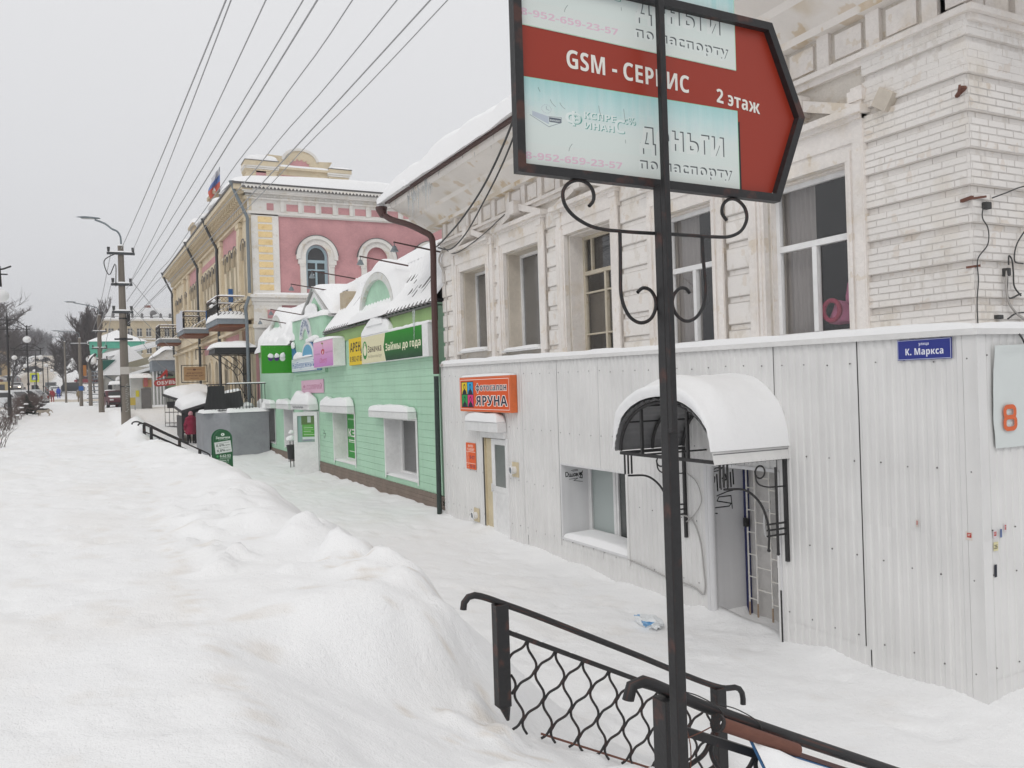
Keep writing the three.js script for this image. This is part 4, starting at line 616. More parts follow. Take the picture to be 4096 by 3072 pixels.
// arched canopy over the entrance
{
  const z0 = -9.5, z1 = -7.5, zc = -8.5, x0 = 6.37, x1 = 7.49, yb = 0.66, rise = 0.70, hw = 1.0;
  const t = thing('arched_canopy', 'arched sheet metal canopy under thick snow above the recessed entrance', 'canopy', [HX, yb, zc]);
  const arc = (u, r = 0) => { const a = Math.PI * (1 - u); return [zc + Math.cos(a) * (hw + r), yb + 0.03 + Math.sin(a) * (rise + r)]; };
  const sheet = grid(64, 10, (u, v) => { const [z, y] = arc(u, 0.012 * Math.sin(u * 150) + 0.01); return [lerp(x0 - 0.04, x1, v), y, z]; });
  part('roof_sheet', sheet, Object.assign(mapped([0.20, 0.20, 0.205], grey, 1, { roughness: 0.45 }), { side: THREE.DoubleSide }), t);
  part('edge_strip', [grid(24, 6, (u, v) => { const [z, y] = arc(lerp(0.90, 1.0, u), 0.016); return [lerp(x0 - 0.05, x1, v), y - (u > 0.95 ? 0.05 : 0), z + (u > 0.95 ? 0.02 : 0)]; })], Object.assign(M.clad.clone(), { side: THREE.DoubleSide }), t);
  const fr = (x) => tube(Array.from({ length: 17 }, (_, i) => { const [z, y] = arc(i / 16, -0.03); return [x, y, z]; }), 0.022, 8, 48);
  part('frame', [fr(x0 + 0.03), fr((x0 + x1) / 2), fr(x1 - 0.02)], M.iron, t);
  part('frame', [bar([x0 + 0.03, yb, z0 + 0.03], [x0 + 0.03, yb, z1 - 0.03], 0.04), bar([x0 + 0.03, yb, z0 + 0.03], [x1, yb, z0 + 0.03], 0.04), bar([x0 + 0.03, yb - 0.01, z1 - 0.03], [x1, yb - 0.01, z1 - 0.03], 0.042), bar([x0 + 0.03, yb - 0.02, -8.97], [x0 + 0.03, yb + 0.60, -8.97], 0.035), bar([x0 + 0.03, yb - 0.02, -8.03], [x0 + 0.03, yb + 0.60, -8.03], 0.035), bar([x0 + 0.03, yb + 0.42, z0 + 0.16], [x1, yb + 0.42, z0 + 0.16], 0.022), bar([x0 + 0.03, yb + 0.65, -8.9], [x1, yb + 0.65, -8.9], 0.022), bar([x0 + 0.03, yb, -9.0], [x1, yb, -9.0], 0.022)], M.iron, t);
  // wrought side brackets
  for (const [z, s] of [[z0 + 0.03, 1], [z1 - 0.03, 1]]) part('bracket', [bar([x1 - 0.02, yb, z], [x1 - 0.02, yb - 1.28, z], 0.042), bar([x1 - 0.17, yb - 0.12, z], [x1 - 0.17, yb - 1.16, z], 0.024), tube([[x1 - 0.32, yb - 1.1, z], [x1 - 0.31, yb - 0.85, z], [x1 - 0.42, yb - 0.55, z], [x1 - 0.65, yb - 0.36, z], [x1 - 0.98, yb - 0.32, z]], 0.015, 6, 30), ...[0.80, 0.87, 0.94].map((d) => bar([x1 - 0.34, yb - d, z], [x1 - 0.02, yb - d, z], 0.02)), ...[0.83, 0.91, 0.99].map((d) => bar([x0 + 0.03 + (d - 0.75) * 0.7, yb - 0.02, z], [x0 + 0.03 + (d - 0.75) * 0.7, yb - 0.3, z], 0.019)), new THREE.TorusGeometry(0.075, 0.011, 6, 20).translate(x1 - 0.42, yb - 0.16, z), tube([[x1 - 0.5, yb - 0.14, z], [x1 - 0.47, yb - 0.28, z], [x1 - 0.35, yb - 0.34, z], [x1 - 0.02, yb - 0.36, z]], 0.01, 6, 20), new THREE.SphereGeometry(0.022, 8, 6).translate(x1 - 0.17, yb - 1.17, z), new THREE.SphereGeometry(0.022, 8, 6).translate(x1 - 0.32, yb - 1.11, z)], M.iron, t);
  part('snow', (() => { const th = (u, v) => { const fall = 1 - step01(0.60, 0.98, u), lft = step01(0.0, 0.25, u); return 0.03 + 0.27 * lft * fall * (0.8 + 0.4 * fbm(u * 2.5 + 4, v * 1.5, 3)) + 0.02 * (fbm(u * 9, v * 6, 3) - 0.5) * fall; };
    return grid(80, 30, (u, v) => { const uu = lerp(0.012, 0.955, u), q = clamp((v - 0.10) / 0.90), roll = v < 0.10 ? Math.sin(v / 0.10 * Math.PI / 2) : 1, edge = 0.05 * (fbm(u * 14, 3, 4) - 0.5), [z2, y2] = arc(uu, 0.012 + (th(uu, q) - 0.0) * (0.10 + 0.90 * roll * (0.55 + 0.45 * step01(0, 0.3, q)))); return [lerp(x0 - 0.035 + edge, x1 + 0.006, q) - 0.035 * Math.sin(Math.min(1, v / 0.10) * Math.PI) , y2, z2]; }); })(), Object.assign(M.snowCap.clone(), { side: THREE.DoubleSide }), t);
  const ic = rng(9); for (let i = 0; i < 16; i++) { const x = x0 + 0.08 + i * 0.065, l = 0.02 + 0.09 * ic() * ic(); part('icicle', cyl([x, yb + 0.0, z1 + 0.03], [x, yb - l, z1 + 0.03], 0.008, 0.001, 5), M.ice, t); }
}
// signs on the white house
{
  const f = thing('photo_studio_sign', 'orange photo studio signboard with four coloured squares above the white door', 'sign', [HX - 0.05, 1.06, -15.9]);
  part('sign_box', RB(7.33, 7.485, 1.075, 1.83, -17.21, -14.66, 0.01), mapped([0.75, 0.17, 0.05], grey, 2, { roughness: 0.4 }), f);
  part('print', streetQuad(7.3285, -17.18, -14.69, 1.10, 1.80), sign(1024, 320, (x, w, h) => { x.fillStyle = '#e0581f'; x.fillRect(0, 0, w, h); x.strokeStyle = '#f0e4dc'; x.lineWidth = 6; x.strokeRect(14, 14, w - 28, h - 28); x.fillStyle = '#14142a'; x.fillRect(30, 30, 270, h - 60);
    [['#e6c71c', 40, 38], ['#26a5dc', 170, 38], ['#1f9a4c', 40, 164], ['#dd2c7d', 170, 164]].forEach(([c, a, b]) => { x.fillStyle = c; x.fillRect(a, b, 120, 118); x.fillStyle = '#15152c'; x.beginPath(); x.ellipse(a + 60, b + 45, 22, 30, 0, 0, 7); x.fill(); x.beginPath(); x.ellipse(a + 60, b + 118, 48, 46, 0, Math.PI, 0); x.fill(); x.fillStyle = c; x.beginPath(); x.ellipse(a + 60, b + 47, 13, 19, 0, 0, 7); x.fill(); });
    text(x, 'фотосалон', 660, 92, 92, '#191a38', { width: 630, stroke: '#f4ece6', lw: 12 }); text(x, 'ЯРУНА', 660, 222, 130, '#191a38', { width: 630, stroke: '#f4ece6', lw: 14 }); }), f);
  part('snow', snowSlab((u, v) => [lerp(7.33, 7.48, v), 1.83, lerp(-17.2, -14.67, u)], 0.05, 40, 6, 51), M.snowCap, f);
  const h = thing('opening_hours_board', 'narrow orange opening hours plate left of the white door', 'sign', [HX - 0.02, -0.24, -17]);
  part('plate', RB(7.468, 7.482, -0.23, 0.36, -17.28, -16.76, 0.003), std([0.75, 0.2, 0.07]), h);
  part('print', streetQuad(7.4665, -17.275, -16.765, -0.225, 0.355), sign(256, 300, (x, w, hh) => { x.fillStyle = '#e2602a'; x.fillRect(0, 0, w, hh); text(x, 'ФОТО', 128, 34, 40, '#f6ece4', { width: 140, font: 'serif' }); text(x, '"САЛОН"', 128, 74, 40, '#f6ece4', { width: 210, font: 'serif' }); x.fillStyle = '#f6ece4'; x.fillRect(0, 98, w, 5); x.fillRect(0, 232, w, 5); for (let i = 0; i < 5; i++) text(x, ['пн', 'вт', 'ср', 'чт', 'пт'][i], 48, 118 + i * 24, 22, '#f6ece4'); text(x, 'сб', 48, 252, 22, '#f6ece4'); text(x, 'вс', 48, 280, 22, '#f6ece4'); text(x, '9-17', 165, 165, 58, '#4a2350', { width: 130 }); text(x, '10-16', 165, 268, 52, '#4a2350', { width: 140 }); }), h);
  const p = thing('street_name_plate', 'blue enamel street name plate near the corner of the white house', 'sign', [HX - 0.02, 1.75, -5.6]);
  part('plate', RB(7.47, 7.484, 1.762, 1.972, -5.895, -5.285, 0.003), std([0.03, 0.04, 0.22], { roughness: 0.35 }), p);
  part('print', streetQuad(7.4685, -5.893, -5.287, 1.764, 1.97), sign(768, 262, (x, w, hh) => { x.fillStyle = '#1f2d86'; x.fillRect(0, 0, w, hh); x.strokeStyle = '#c8cce0'; x.lineWidth = 7; x.strokeRect(8, 8, w - 16, hh - 16); text(x, 'улица', 390, 58, 54, '#d9dcea', { width: 150 }); text(x, 'К. Маркса', 390, 158, 120, '#e6e8f0', { width: 560 }); }, { roughness: 0.35 }), p);
  const b = thing('banner', 'torn white banner with an orange figure eight on the side wall', 'banner', [7.95, 0.86, ZR + 0.03]);
  part('sheet', grid(40, 40, (u, v) => { const x = lerp(7.70, 9.4, u), y = lerp(0.88, 1.87 + 0.03 * u, v); return [x - 0.03 * Math.sin(v * 4) * (1 - u), y, ZR + 0.034 + 0.02 * (fbm(u * 6, v * 4, 3) - 0.4) + 0.03 * step01(0.9, 1, v) * Math.abs(Math.sin(u * 9))]; }), Object.assign(std([0.66, 0.70, 0.69], { roughness: 0.6 }), { side: THREE.DoubleSide }), b);
  const dg = sign(256, 320, (x) => { x.strokeStyle = '#d8693f'; x.lineWidth = 46; x.lineJoin = 'round'; x.beginPath(); x.roundRect(46, 40, 150, 112, 44); x.stroke(); x.beginPath(); x.roundRect(42, 152, 162, 124, 48); x.stroke(); }, { transparent: true, alphaTest: 0.4 });
  part('numeral', quad([7.77, 1.02, ZR + 0.056], [0.265, 0.004, 0], [0, 0.29, 0]), dg, b);
  const fl = (label, x, y, w, hh, draw, face) => { const o = thing('flyer', label, 'flyer', [x, y, face ? ZR : -5.2]); part('paper', face ? quad([x, y, ZR + 0.021], [w, 0, 0], [0.004, hh, 0]) : quad([HX - 0.0195, y, x - 0.0], [0, 0, w], [0, hh, 0.003]), sign(64, 64, draw, { roughness: 0.9 }), o); };
  const scrap = (bg, fg, s, c) => (x) => { x.fillStyle = bg; x.fillRect(0, 0, 64, 64); if (fg) { x.fillStyle = fg; x.fillRect(14, 10, 42, 34); x.fillStyle = bg; x.fillRect(20, 18, 26, 5); x.fillRect(20, 28, 20, 5); } if (s) text(x, s, 32, 34, 44, c); };
  fl('scrap of red and white flyer left of the corner trim', -5.21, 0.0, 0.07, 0.085, scrap('#d8cfc8', '#b23b30'), false);
  fl('narrow torn red flyer strip on the front cladding', -5.75, 0.05, 0.022, 0.075, scrap('#cfc6c0', '#b04a40'), false);
  fl('torn flyer with red print right of the corner trim', 7.63, 0.02, 0.055, 0.075, scrap('#d5ccd0', '#b23b30'), true);
  fl('yellow flyer scrap with the number 26', 7.63, -0.10, 0.07, 0.085, scrap('#d9d2a8', 0, '26', '#3c3a38'), true);
  fl('dark torn paper shred below the numbered scrap', 7.63, -0.35, 0.04, 0.12, scrap('#2a2c38', 0), true);
  fl('blue torn paper shred right of the numbered scrap', 7.735, 0.02, 0.03, 0.08, scrap('#5a6c96', 0), true);
  fl('red flyer strip farthest right on the side cladding', 7.80, 0.06, 0.035, 0.085, scrap('#d5ccd0', '#b0443a'), true);
}
// ---------------------------------------------------------------- green shop house
const GX = 7.55, GL = -43.7, GR = -18.95;
const green = thing('green_shop_house', 'low pale green shop building with snowy corrugated roof and dormers', 'building', [GX, -1.5, -31]);
const gBase = (z) => lerp(-1.085, -1.03, clamp((-19 - z) / 24.7));
const GH = [[-41.95, -39.95, -0.79, 0.88], [-37.8, -35.9, -0.80, 0.84], [-29.15, -26.5, -0.82, 0.83], [-23.3, -20.65, -0.85, 0.76], [-33.9, -31.4, -2.4, 0.85]];
{
  const sh = new THREE.Shape([[GL, -2.2], [GR, -2.2], [GR, 3.72], [GL, 3.9]].map((p) => new THREE.Vector2(...p)));
  sh.holes = GH.map(([a, b, c, d]) => { const h = new THREE.Path(); h.moveTo(a, c); h.lineTo(b, c); h.lineTo(b, d); h.lineTo(a, d); h.lineTo(a, c); return h; });
  const wall = part('wall', extrude(sh, 0.5, onStreet(GX + 0.5)), M.green, green);
  part('end_wall', [B(GX + 0.02, 14, -2.2, 3.8, GR - 0.4, GR - 0.02), B(GX + 0.02, 14, -2.2, 3.9, GL + 0.02, GL + 0.4), B(8.2, 8.3, -2.2, 3.5, GL + 0.4, GR - 0.4)], M.room, green);
  // horizontal siding boards, interrupted at the openings, with joints
  const rr = rng(17); let row = 0;
  for (let y = -1.02; y < 3.68; y += 0.196, row++) {
    let cuts = [[GL, GR]];
    for (const [a, b, c, d] of GH) if (y + 0.19 > c - 0.03 && y < d + 0.03) cuts = cuts.flatMap(([p, q]) => (q < a - 0.06 || p > b + 0.06 ? [[p, q]] : [[p, a - 0.06], [b + 0.06, q]])).filter(([p, q]) => q - p > 0.05);
    for (const [p, q] of cuts) { let z = p; while (z < q - 0.01) { let z2 = Math.min(q, z + 3.2 + 1.4 * rr()); if (q - z2 < 0.8) z2 = q; part('siding_board', B(GX - 0.012 - 0.002 * rr(), GX + 0.01, y + 0.0035, y + 0.191, z + 0.002, z2 - 0.002), M.green, wall); z = z2; } }
  }
  const tiles = []; for (let k = 0; k < 5; k++) for (let z = GL + (k % 2) * 0.16; z < GR; z += 0.32) { if (z > -33.95 && z < -31.4) continue; tiles.push(B(GX - 0.035 - 0.003 * rr(), GX, -1.05 - (k + 1) * 0.108, -1.05 - k * 0.108 - 0.008, z, z + 0.312)); }
  part('plinth_tiles', tiles, M.brown, wall, { kind: 'stuff' });
  part('plinth', [B(GX - 0.028, GX + 0.01, -2.2, -1.05, GL, -33.95), B(GX - 0.028, GX + 0.01, -2.2, -1.05, -31.35, GR), B(GX - 0.045, GX, -1.062, -1.045, GL, -33.95), B(GX - 0.045, GX, -1.062, -1.045, -31.35, GR)], M.brown, wall);
  part('cornice_board', [B(GX - 0.05, GX + 0.01, 3.28, 3.70, -29.8, GR), B(GX - 0.05, GX + 0.01, 3.4, 3.9, GL, -35.2)], M.olive, wall);
  // parapet in the middle
  part('parapet', [extrude([[-35.12, 2.3], [-29.82, 2.3], [-29.82, 4.36], [-35.12, 4.53]], 0.12, onStreet(GX + 0.01)), B(GX, 8.1, 3.3, 4.4, -35.1, -29.85)], M.greenFlat, wall);
  // windows: white reveals, frames, roller shutter boxes under snow
  const boxes = [[-43.2, -39.7, 0.87, 1.12], [-38.3, -35.66, 0.87, 1.13], [-30.05, -26.45, 0.855, 1.13], [-24.05, -20.6, 0.80, 1.03]];
  GH.slice(0, 4).forEach(([a, b, c, d], i) => {
    const x = 8.02;
    const rv = part('window_reveal', [B(GX - 0.03, x + 0.05, c, d, a - 0.03, a + 0.006), B(GX - 0.03, x + 0.05, c, d, b - 0.006, b + 0.03), B(GX - 0.03, x + 0.05, d - 0.006, d + 0.03, a, b), B(GX - 0.04, x + 0.05, c - 0.03, c + 0.006, a, b)], M.plastic, green);
    part('window_trim', [B(GX - 0.045, GX - 0.031, c - 0.1, d + 0.05, a - 0.07, a - 0.001), B(GX - 0.045, GX - 0.031, c - 0.1, d + 0.05, b + 0.001, b + 0.07), B(GX - 0.044, GX - 0.031, d + 0.031, d + 0.09, a - 0.07, b + 0.07)], M.plastic, rv);
    const f = [], bx = (y0, y1, z0, z1) => f.push(B(x - 0.03, x + 0.04, y0, y1, z0, z1)); bx(c, c + 0.07, a, b); bx(d - 0.07, d, a, b); bx(c + 0.07, d - 0.07, a, a + 0.09); bx(c + 0.07, d - 0.07, b - 0.09, b); bx(c + 0.07, d - 0.07, (a + b) / 2 - 0.06, (a + b) / 2 + 0.06);
    const fr = part('window', f, M.plastic, green);
    if (i === 2) part('poster', streetQuad(x - 0.034, a + 0.08, b - 0.05, c + 0.05, d - 0.05), sign(512, 512, (q, w, h) => { q.fillStyle = '#3f9a45'; q.fillRect(0, 0, w, h); q.fillStyle = '#7a4a36'; q.beginPath(); q.ellipse(420, 95, 70, 105, 0, 0, 7); q.fill(); q.fillStyle = '#d6a184'; q.beginPath(); q.ellipse(410, 105, 46, 64, 0, 0, 7); q.fill(); q.fillStyle = '#a8404a'; q.beginPath(); q.ellipse(430, 330, 130, 160, 0.1, 0, 7); q.fill(); q.fillStyle = '#d6a184'; q.beginPath(); q.ellipse(330, 380, 80, 44, 0.3, 0, 7); q.fill(); q.fillStyle = '#35508a'; q.fillRect(330, 440, 182, 72); text(q, 'мегаполис', 110, 60, 30, '#d7efd4'); text(q, 'КЭЭЭ', 210, 220, 130, '#f3f1ec', { width: 400 }); q.fillStyle = '#e6efe2'; q.fillRect(30, 300, 330, 14); q.fillRect(30, 324, 200, 8); q.fillRect(40, 430, 150, 8); }), fr);
    else if (i === 3) { part('pane', B(x + 0.005, x + 0.012, c + 0.05, d - 0.05, a + 0.05, b - 0.05), M.glass, fr); part('display', [lump(x + 0.35, 0.2, a + 0.7, 0.1, 0.5, 0.25, 3, 12), lump(x + 0.35, 0.25, a + 1.95, 0.1, 0.5, 0.28, 4, 12)], std([0.33, 0.30, 0.31]), fr); part('display', [lump(x + 0.3, -0.55, a + 0.7, 0.12, 0.3, 0.4, 5, 12)], std([0.32, 0.10, 0.09]), fr); part('display', [lump(x + 0.32, -0.5, a + 1.9, 0.12, 0.35, 0.3, 6, 12)], std([0.45, 0.42, 0.36]), fr); part('back_panel', B(x + 0.6, x + 0.64, c, d, a, b), std([0.17, 0.17, 0.18]), fr); }
    else part('pane', B(x + 0.005, x + 0.012, c + 0.05, d - 0.05, a + 0.05, b - 0.05), M.darkGlass, fr);
    const [p, q, e, g2] = boxes[i]; const bb = part('shutter_box', [RB(GX - 0.30, GX - 0.02, e, g2 - 0.02, p, q, 0.03)], M.plastic, green);
    part('snow', snowSlab((u, v) => [lerp(GX - 0.32, GX - 0.01, v), g2 - 0.03, lerp(p - 0.02, q + 0.02, u)], i === 2 ? 0.30 : 0.20, 30, 10, 60 + i, { e: 5, rough: 0.45, out: 0.03 }), M.snowCap, bb);
    if (i > 1) part('sill_snow', snowSlab((u, v) => [lerp(GX - 0.04, x - 0.03, v), c + 0.006, lerp(a, b, u)], 0.03, 16, 6, 66 + i), M.snowCap, rv);
  });
  // doorway: white vestibule frame, door leaf standing open towards the street
  const dr = part('doorway', [B(GX - 0.03, GX + 0.06, -1.9, 0.85, -33.9, -33.75), B(GX - 0.03, GX + 0.06, -1.9, 0.85, -31.5, -31.4), B(GX - 0.03, GX + 0.06, 0.76, 0.85, -33.75, -31.5), B(GX + 0.3, GX + 0.4, -2.2, 0.85, -33.9, -31.4)], M.plastic, green);
  const hx = 7.47, hz = -31.35, lx = 6.66, lz = -31.75, dx = lx - hx, dz = lz - hz, L = Math.hypot(dx, dz), P = (u, y, k = 0) => [hx + dx * u + (dz / L) * -k, y, hz + dz * u + (dx / L) * k * -1 * -1];
  const leafBar = (u0, u1, y0, y1, th, k = 0) => { const m = (u0 + u1) / 2, c = P(m, (y0 + y1) / 2, k), g = tri(new THREE.BoxGeometry((u1 - u0) * L, y1 - y0, th)); return g.rotateY(Math.atan2(-dz, dx)).translate(...c); };
  const leaf = part('door', [leafBar(0, 1, -1.62, -0.40, 0.055), leafBar(0, 1, -0.40, -0.30, 0.06), leafBar(0, 1, 0.70, 0.84, 0.06), leafBar(0, 0.13, -0.30, 0.70, 0.06), leafBar(0.85, 1, -0.30, 0.70, 0.06)], M.plastic, green);
  part('pane', (() => { const a = P(0.86, -0.30, 0.03), b = P(0.13, -0.30, 0.03); return quad(a, [b[0] - a[0], 0, b[2] - a[2]], [0, 1.0, 0]); })(), sign(256, 384, (q, w, h) => { q.fillStyle = '#93a7a0'; q.fillRect(0, 0, w, h); q.fillStyle = '#5e7a48'; q.fillRect(60, 0, 196, 130); q.fillStyle = '#8fb0a8'; q.fillRect(0, 0, 56, h); q.fillStyle = '#b8c4bd'; q.fillRect(150, 10, 50, 90); q.fillStyle = '#57a043'; q.fillRect(72, 128, 176, 178); for (let i = 0; i < 6; i++) { q.fillStyle = i % 2 ? '#cfe4c6' : '#8fc77f'; q.fillRect(90, 148 + i * 25, 110 + 30 * (i % 3), 7); } q.fillStyle = '#cfd8d6'; q.fillRect(70, 310, 180, 34); q.fillStyle = '#8a90a2'; q.fillRect(84, 346, 120, 18); }, { roughness: 0.15 }), leaf);
  part('handle', tube([P(0.93, -0.28, 0.04), P(0.93, -0.26, 0.10), P(0.93, 0.04, 0.10), P(0.93, 0.06, 0.04)], 0.016, 6), M.plastic, leaf);
  const db = part('shutter_box', RB(GX - 0.42, GX - 0.02, 0.9, 1.14, -34.5, -31.35, 0.04), M.plastic, green);
  part('snow', snowSlab((u, v) => [lerp(GX - 0.46, GX - 0.01, v), 1.12, lerp(-34.5, -31.35, u)], 0.50, 30, 12, 71, { e: 3, rough: 0.3, out: 0.03 }), M.snowCap, db);
  part('graffiti', streetQuad(GX - 0.4235, -34.2, -32, 0.93, 1.10), sign(256, 64, (q) => { q.strokeStyle = '#55555c'; q.lineWidth = 5; q.beginPath(); for (let i = 0; i < 14; i++) q.lineTo(10 + i * 17, 15 + 36 * (i % 2)); q.stroke(); q.beginPath(); q.moveTo(20, 50); q.lineTo(240, 40); q.stroke(); }, { transparent: true, alphaTest: 0.3 }), db);
  part('graffiti', streetQuad(GX - 0.016, -30.9, -30.2, -0.2, 0.25), sign(128, 128, (q) => { q.strokeStyle = '#5a7a66'; q.lineWidth = 7; q.beginPath(); q.moveTo(30, 20); q.lineTo(60, 40); q.lineTo(30, 60); q.lineTo(90, 60); q.lineTo(60, 110); q.lineTo(40, 90); q.stroke(); }, { transparent: true, alphaTest: 0.3 }), wall);
  // mansard roof of corrugated slate, snow in and over the waves
  const eave = 3.70, ridgeY = 5.42, x0 = 7.36, x1 = 8.75;
  const sheet = (za, zb, lift, r0, r1, amp) => grid(Math.round((zb - za) / 0.045), 14, (u, v) => { const z = lerp(za, zb, u), t = lerp(r0, r1, v), k = 0.028 * Math.sin(z * Math.PI * 2 / 0.30); return [lerp(x0, x1, t) - k - lift, lerp(eave, ridgeY, t) + k * 0.5 + lift * 0.6, z]; });
  for (const [za, zb] of [[-29.8, GR + 0.02], [GL - 0.1, -35.1]]) {
    const rf = part('roof', [sheet(za, zb, 0, 0, 1), B(x0 + 0.02, 8.0, eave - 0.06, eave - 0.03, za, zb - 0.02), ], M.slate, green);
    part('snow', (() => { const nu = Math.round((zb - za) / 0.045); return grid(nu, 44, (u, v) => {
      const z = lerp(za, zb, u), t = lerp(0.03, 1.0, v), wv = Math.sin(z * Math.PI * 2 / 0.30), k = 0.028 * wv, deep = step01(za < -40 ? 0.0 : 0.55, za < -40 ? 0.4 : 1.0, t + 0.35 * (fbm(z * 0.5, t * 2, 3) - 0.5)), thin = 0.012 - 0.035 * Math.max(0, wv) * step01(0.14, 0.02, t) - 0.06 * step01(0.60, 0.70, fbm(z * 0.8 + 7, t * 3, 4)) * (1 - deep) * step01(0.4, 1, wv);
      const th = thin + 0.004 + 0.25 * deep * (0.5 + fbm(z * 0.8, t * 2 + 5, 3)); return [lerp(x0, x1, t) - k - th * 0.75, lerp(eave, ridgeY, t) + k * 0.5 + th * 0.6, z]; }); })(), Object.assign(M.snowCap.clone(), { side: THREE.DoubleSide }), rf);
  }
  part('roof', [extrude([[x1 - 0.05, ridgeY - 0.1], [13.5, ridgeY + 0.5], [13.5, 3.6], [8.3, 3.6]], GR - GL - 0.1, facing(GL + 0.05))], M.slate, green);
  part('snow', snowSlab((u, v) => { const z = lerp(GL - 0.1, GR + 0.05, u), x = lerp(8.45, 13.4, v); return [x, ridgeY - 0.03 + (x - x1) * 0.1, z]; }, 0.42, 200, 24, 81, { e: 10, rough: 0.5, out: 0.05, f: 0.5 }), M.snowCap, green);
  // arched dormers and the gable
  for (const [c, w, y0, rise, i] of [[-24.45, 3.0, 3.92, 0.92, 0], [-40.2, 2.7, 4.1, 0.82, 1]]) {
    const o = archShape(c, w, y0, y0 + 0.12, rise), n = archRing(c, w, y0, y0 + 0.12, rise, 0.21, 0.22);
    const d = part('dormer', extrude(o, 0.9, onStreet(8.72)), M.greenFlat, green);
    part('dormer_rim', extrude(n, 1.0, onStreet(8.70)), mapped([0.62, 0.63, 0.61], paintTex, 1.2), d);
    part('snow', grid(48, 14, (u, v) => { const a = Math.PI * (1 - u), th = 0.03 + (0.30 + 0.12 * fbm(u * 3 + i, v * 2, 3)) * Math.pow(Math.sin(a), 0.6), r = step01(0, 0.12, v) * th; return [lerp(7.71, 9.2, v), y0 + 0.12 + Math.sin(a) * (rise + 0.23 + r), c + Math.cos(a) * (w / 2 + 0.22 + r * 0.9)]; }), Object.assign(M.snowCap.clone(), { side: THREE.DoubleSide }), d);
    part('snow', snowSlab((u, v) => [lerp(7.30, 7.85, v), lerp(3.72, y0 + 0.02, v), lerp(c - w * 0.62, c + w * (i ? 0.55 : 0.62), u)], 0.28, 30, 10, 84 + i, { e: 4, rough: 0.5, out: 0.04 }), M.snowCap, d);
  }
  const gb = part('gable', extrude([[-34.6, 4.5], [-29.9, 4.38], [-32.2, 5.55]], 0.5, onStreet(8.2)), M.plastic, green);
  part('gable_panel', extrude([[-33.6, 4.66], [-30.9, 4.60], [-32.2, 5.28]], 0.012, onStreet(7.699)), M.greenFlat, gb);
  part('gable_eaves', [bar([7.85, 4.45, -34.85], [7.85, 5.68, -32.18], 0.5, 0.05), bar([7.85, 4.33, -29.65], [7.85, 5.68, -32.2], 0.5, 0.05)], mapped([0.5, 0.5, 0.49], grey, 1), gb);
  part('gable_roof', [extrude([[-34.6, 4.45], [-29.85, 4.35], [-32.2, 5.56]], 2.2, onStreet(10.4))], M.slate, gb);
  part('snow', [snowSlab((u, v) => [lerp(7.66, 10.2, u), lerp(4.42, 5.66, v), lerp(-29.6, -32.15, v)], 0.30, 24, 24, 91, { e: 6, rough: 0.3 }), snowSlab((u, v) => [lerp(7.66, 10.2, u), lerp(4.52, 5.66, v), lerp(-34.8, -32.15, v)], 0.16, 24, 24, 92, { e: 6, rough: 0.3 })], M.snowCap, gb);
  part('snow', [lump(7.62, 4.66, -32.4, 0.16, 0.36, 1.0, 5), snowSlab((u, v) => [lerp(7.38, 8.4, v), lerp(4.55, 4.36, u), lerp(-35.2, -29.75, u)], 0.24, 60, 14, 93, { e: 7, rough: 0.6, out: 0.05, f: 1.1 }), snowSlab((u, v) => [lerp(7.40, 8.7, v), lerp(3.75, 5.1, v), lerp(-36.6, -34.7, u)], 0.55, 30, 24, 7, { e: 3, rough: 0.8, f: 1.4 }), snowSlab((u, v) => [lerp(7.42, 8.6, v), lerp(3.75, 5.2, v), lerp(-38.8, -36.2, u)], 0.40, 30, 24, 8, { e: 3, rough: 0.9, f: 1.2 }), snowSlab((u, v) => [lerp(7.42, 8.6, v), lerp(3.8, 5.2, v), lerp(-43.8, -41.2, u)], 0.38, 30, 24, 9, { e: 3, rough: 0.9, f: 1.2 }), snowSlab((u, v) => [lerp(7.25, 7.7, v), lerp(3.6, 3.9, v), lerp(-43.6, -35.3, u)], 0.42, 60, 14, 12, { e: 5, rough: 0.7, f: 0.9 })], M.snowCap, green);
  part('chimney', [RB(8.0, 8.6, 4.3, 5.15, -29.6, -28.9, 0.03)], mapped([0.45, 0.38, 0.28], paintTex, 0.8), green);
  // lamp arms reaching out from the roof edge
  for (const [x, y, z, l] of [[7.95, 4.72, -38.2, 1.3], [7.95, 4.9, -35.6, 1.3], [8.1, 5.42, -31.2, 1.5], [8.1, 5.46, -27.9, 1.5], [8.25, 5.2, -22.9, 1.45], [8.2, 5.1, -19.9, 1.4]]) {
    const a = part('lamp_arm', cyl([x, y, z], [x - l, y + 0.22, z], 0.024, 0.02, 6), M.pipeRust, green);
    part('lamp', [cyl([x - l + 0.02, y + 0.20, z], [x - l + 0.02, y + 0.08, z], 0.012, 0.012, 5), cyl([x - l + 0.02, y + 0.12, z], [x - l + 0.02, y - 0.02, z], 0.04, 0.11, 8)], M.zinc, a);
  }
  // hanging snow and an icicle over the long sign
  part('snow', [snowSlab((u, v) => [lerp(7.34, 7.53, v), 3.235 + (u < 0.5 ? 0 : 0), lerp(-24.8, -19.0, u)], 0.07, 60, 8, 95, { e: 20, rough: 0.8 }), snowSlab((u, v) => [lerp(7.33, 7.56, v), 3.25, lerp(-24.85, -22.2, u)], 0.42, 40, 14, 15, { e: 2.2, rough: 0.6, f: 2 }), snowSlab((u, v) => [lerp(7.30, 7.56, v), 3.5, lerp(-24.2, -22.7, u)], 0.3, 24, 12, 16, { e: 2.2, rough: 0.6, f: 2 })], M.snowCap, green);
  part('icicle', [cyl([7.32, 3.62, -20.0], [7.3, 2.85, -20.0], 0.03, 0.006, 6), cyl([7.34, 3.62, -20.15], [7.34, 3.2, -20.15], 0.02, 0.004, 6)], M.ice, green);
}
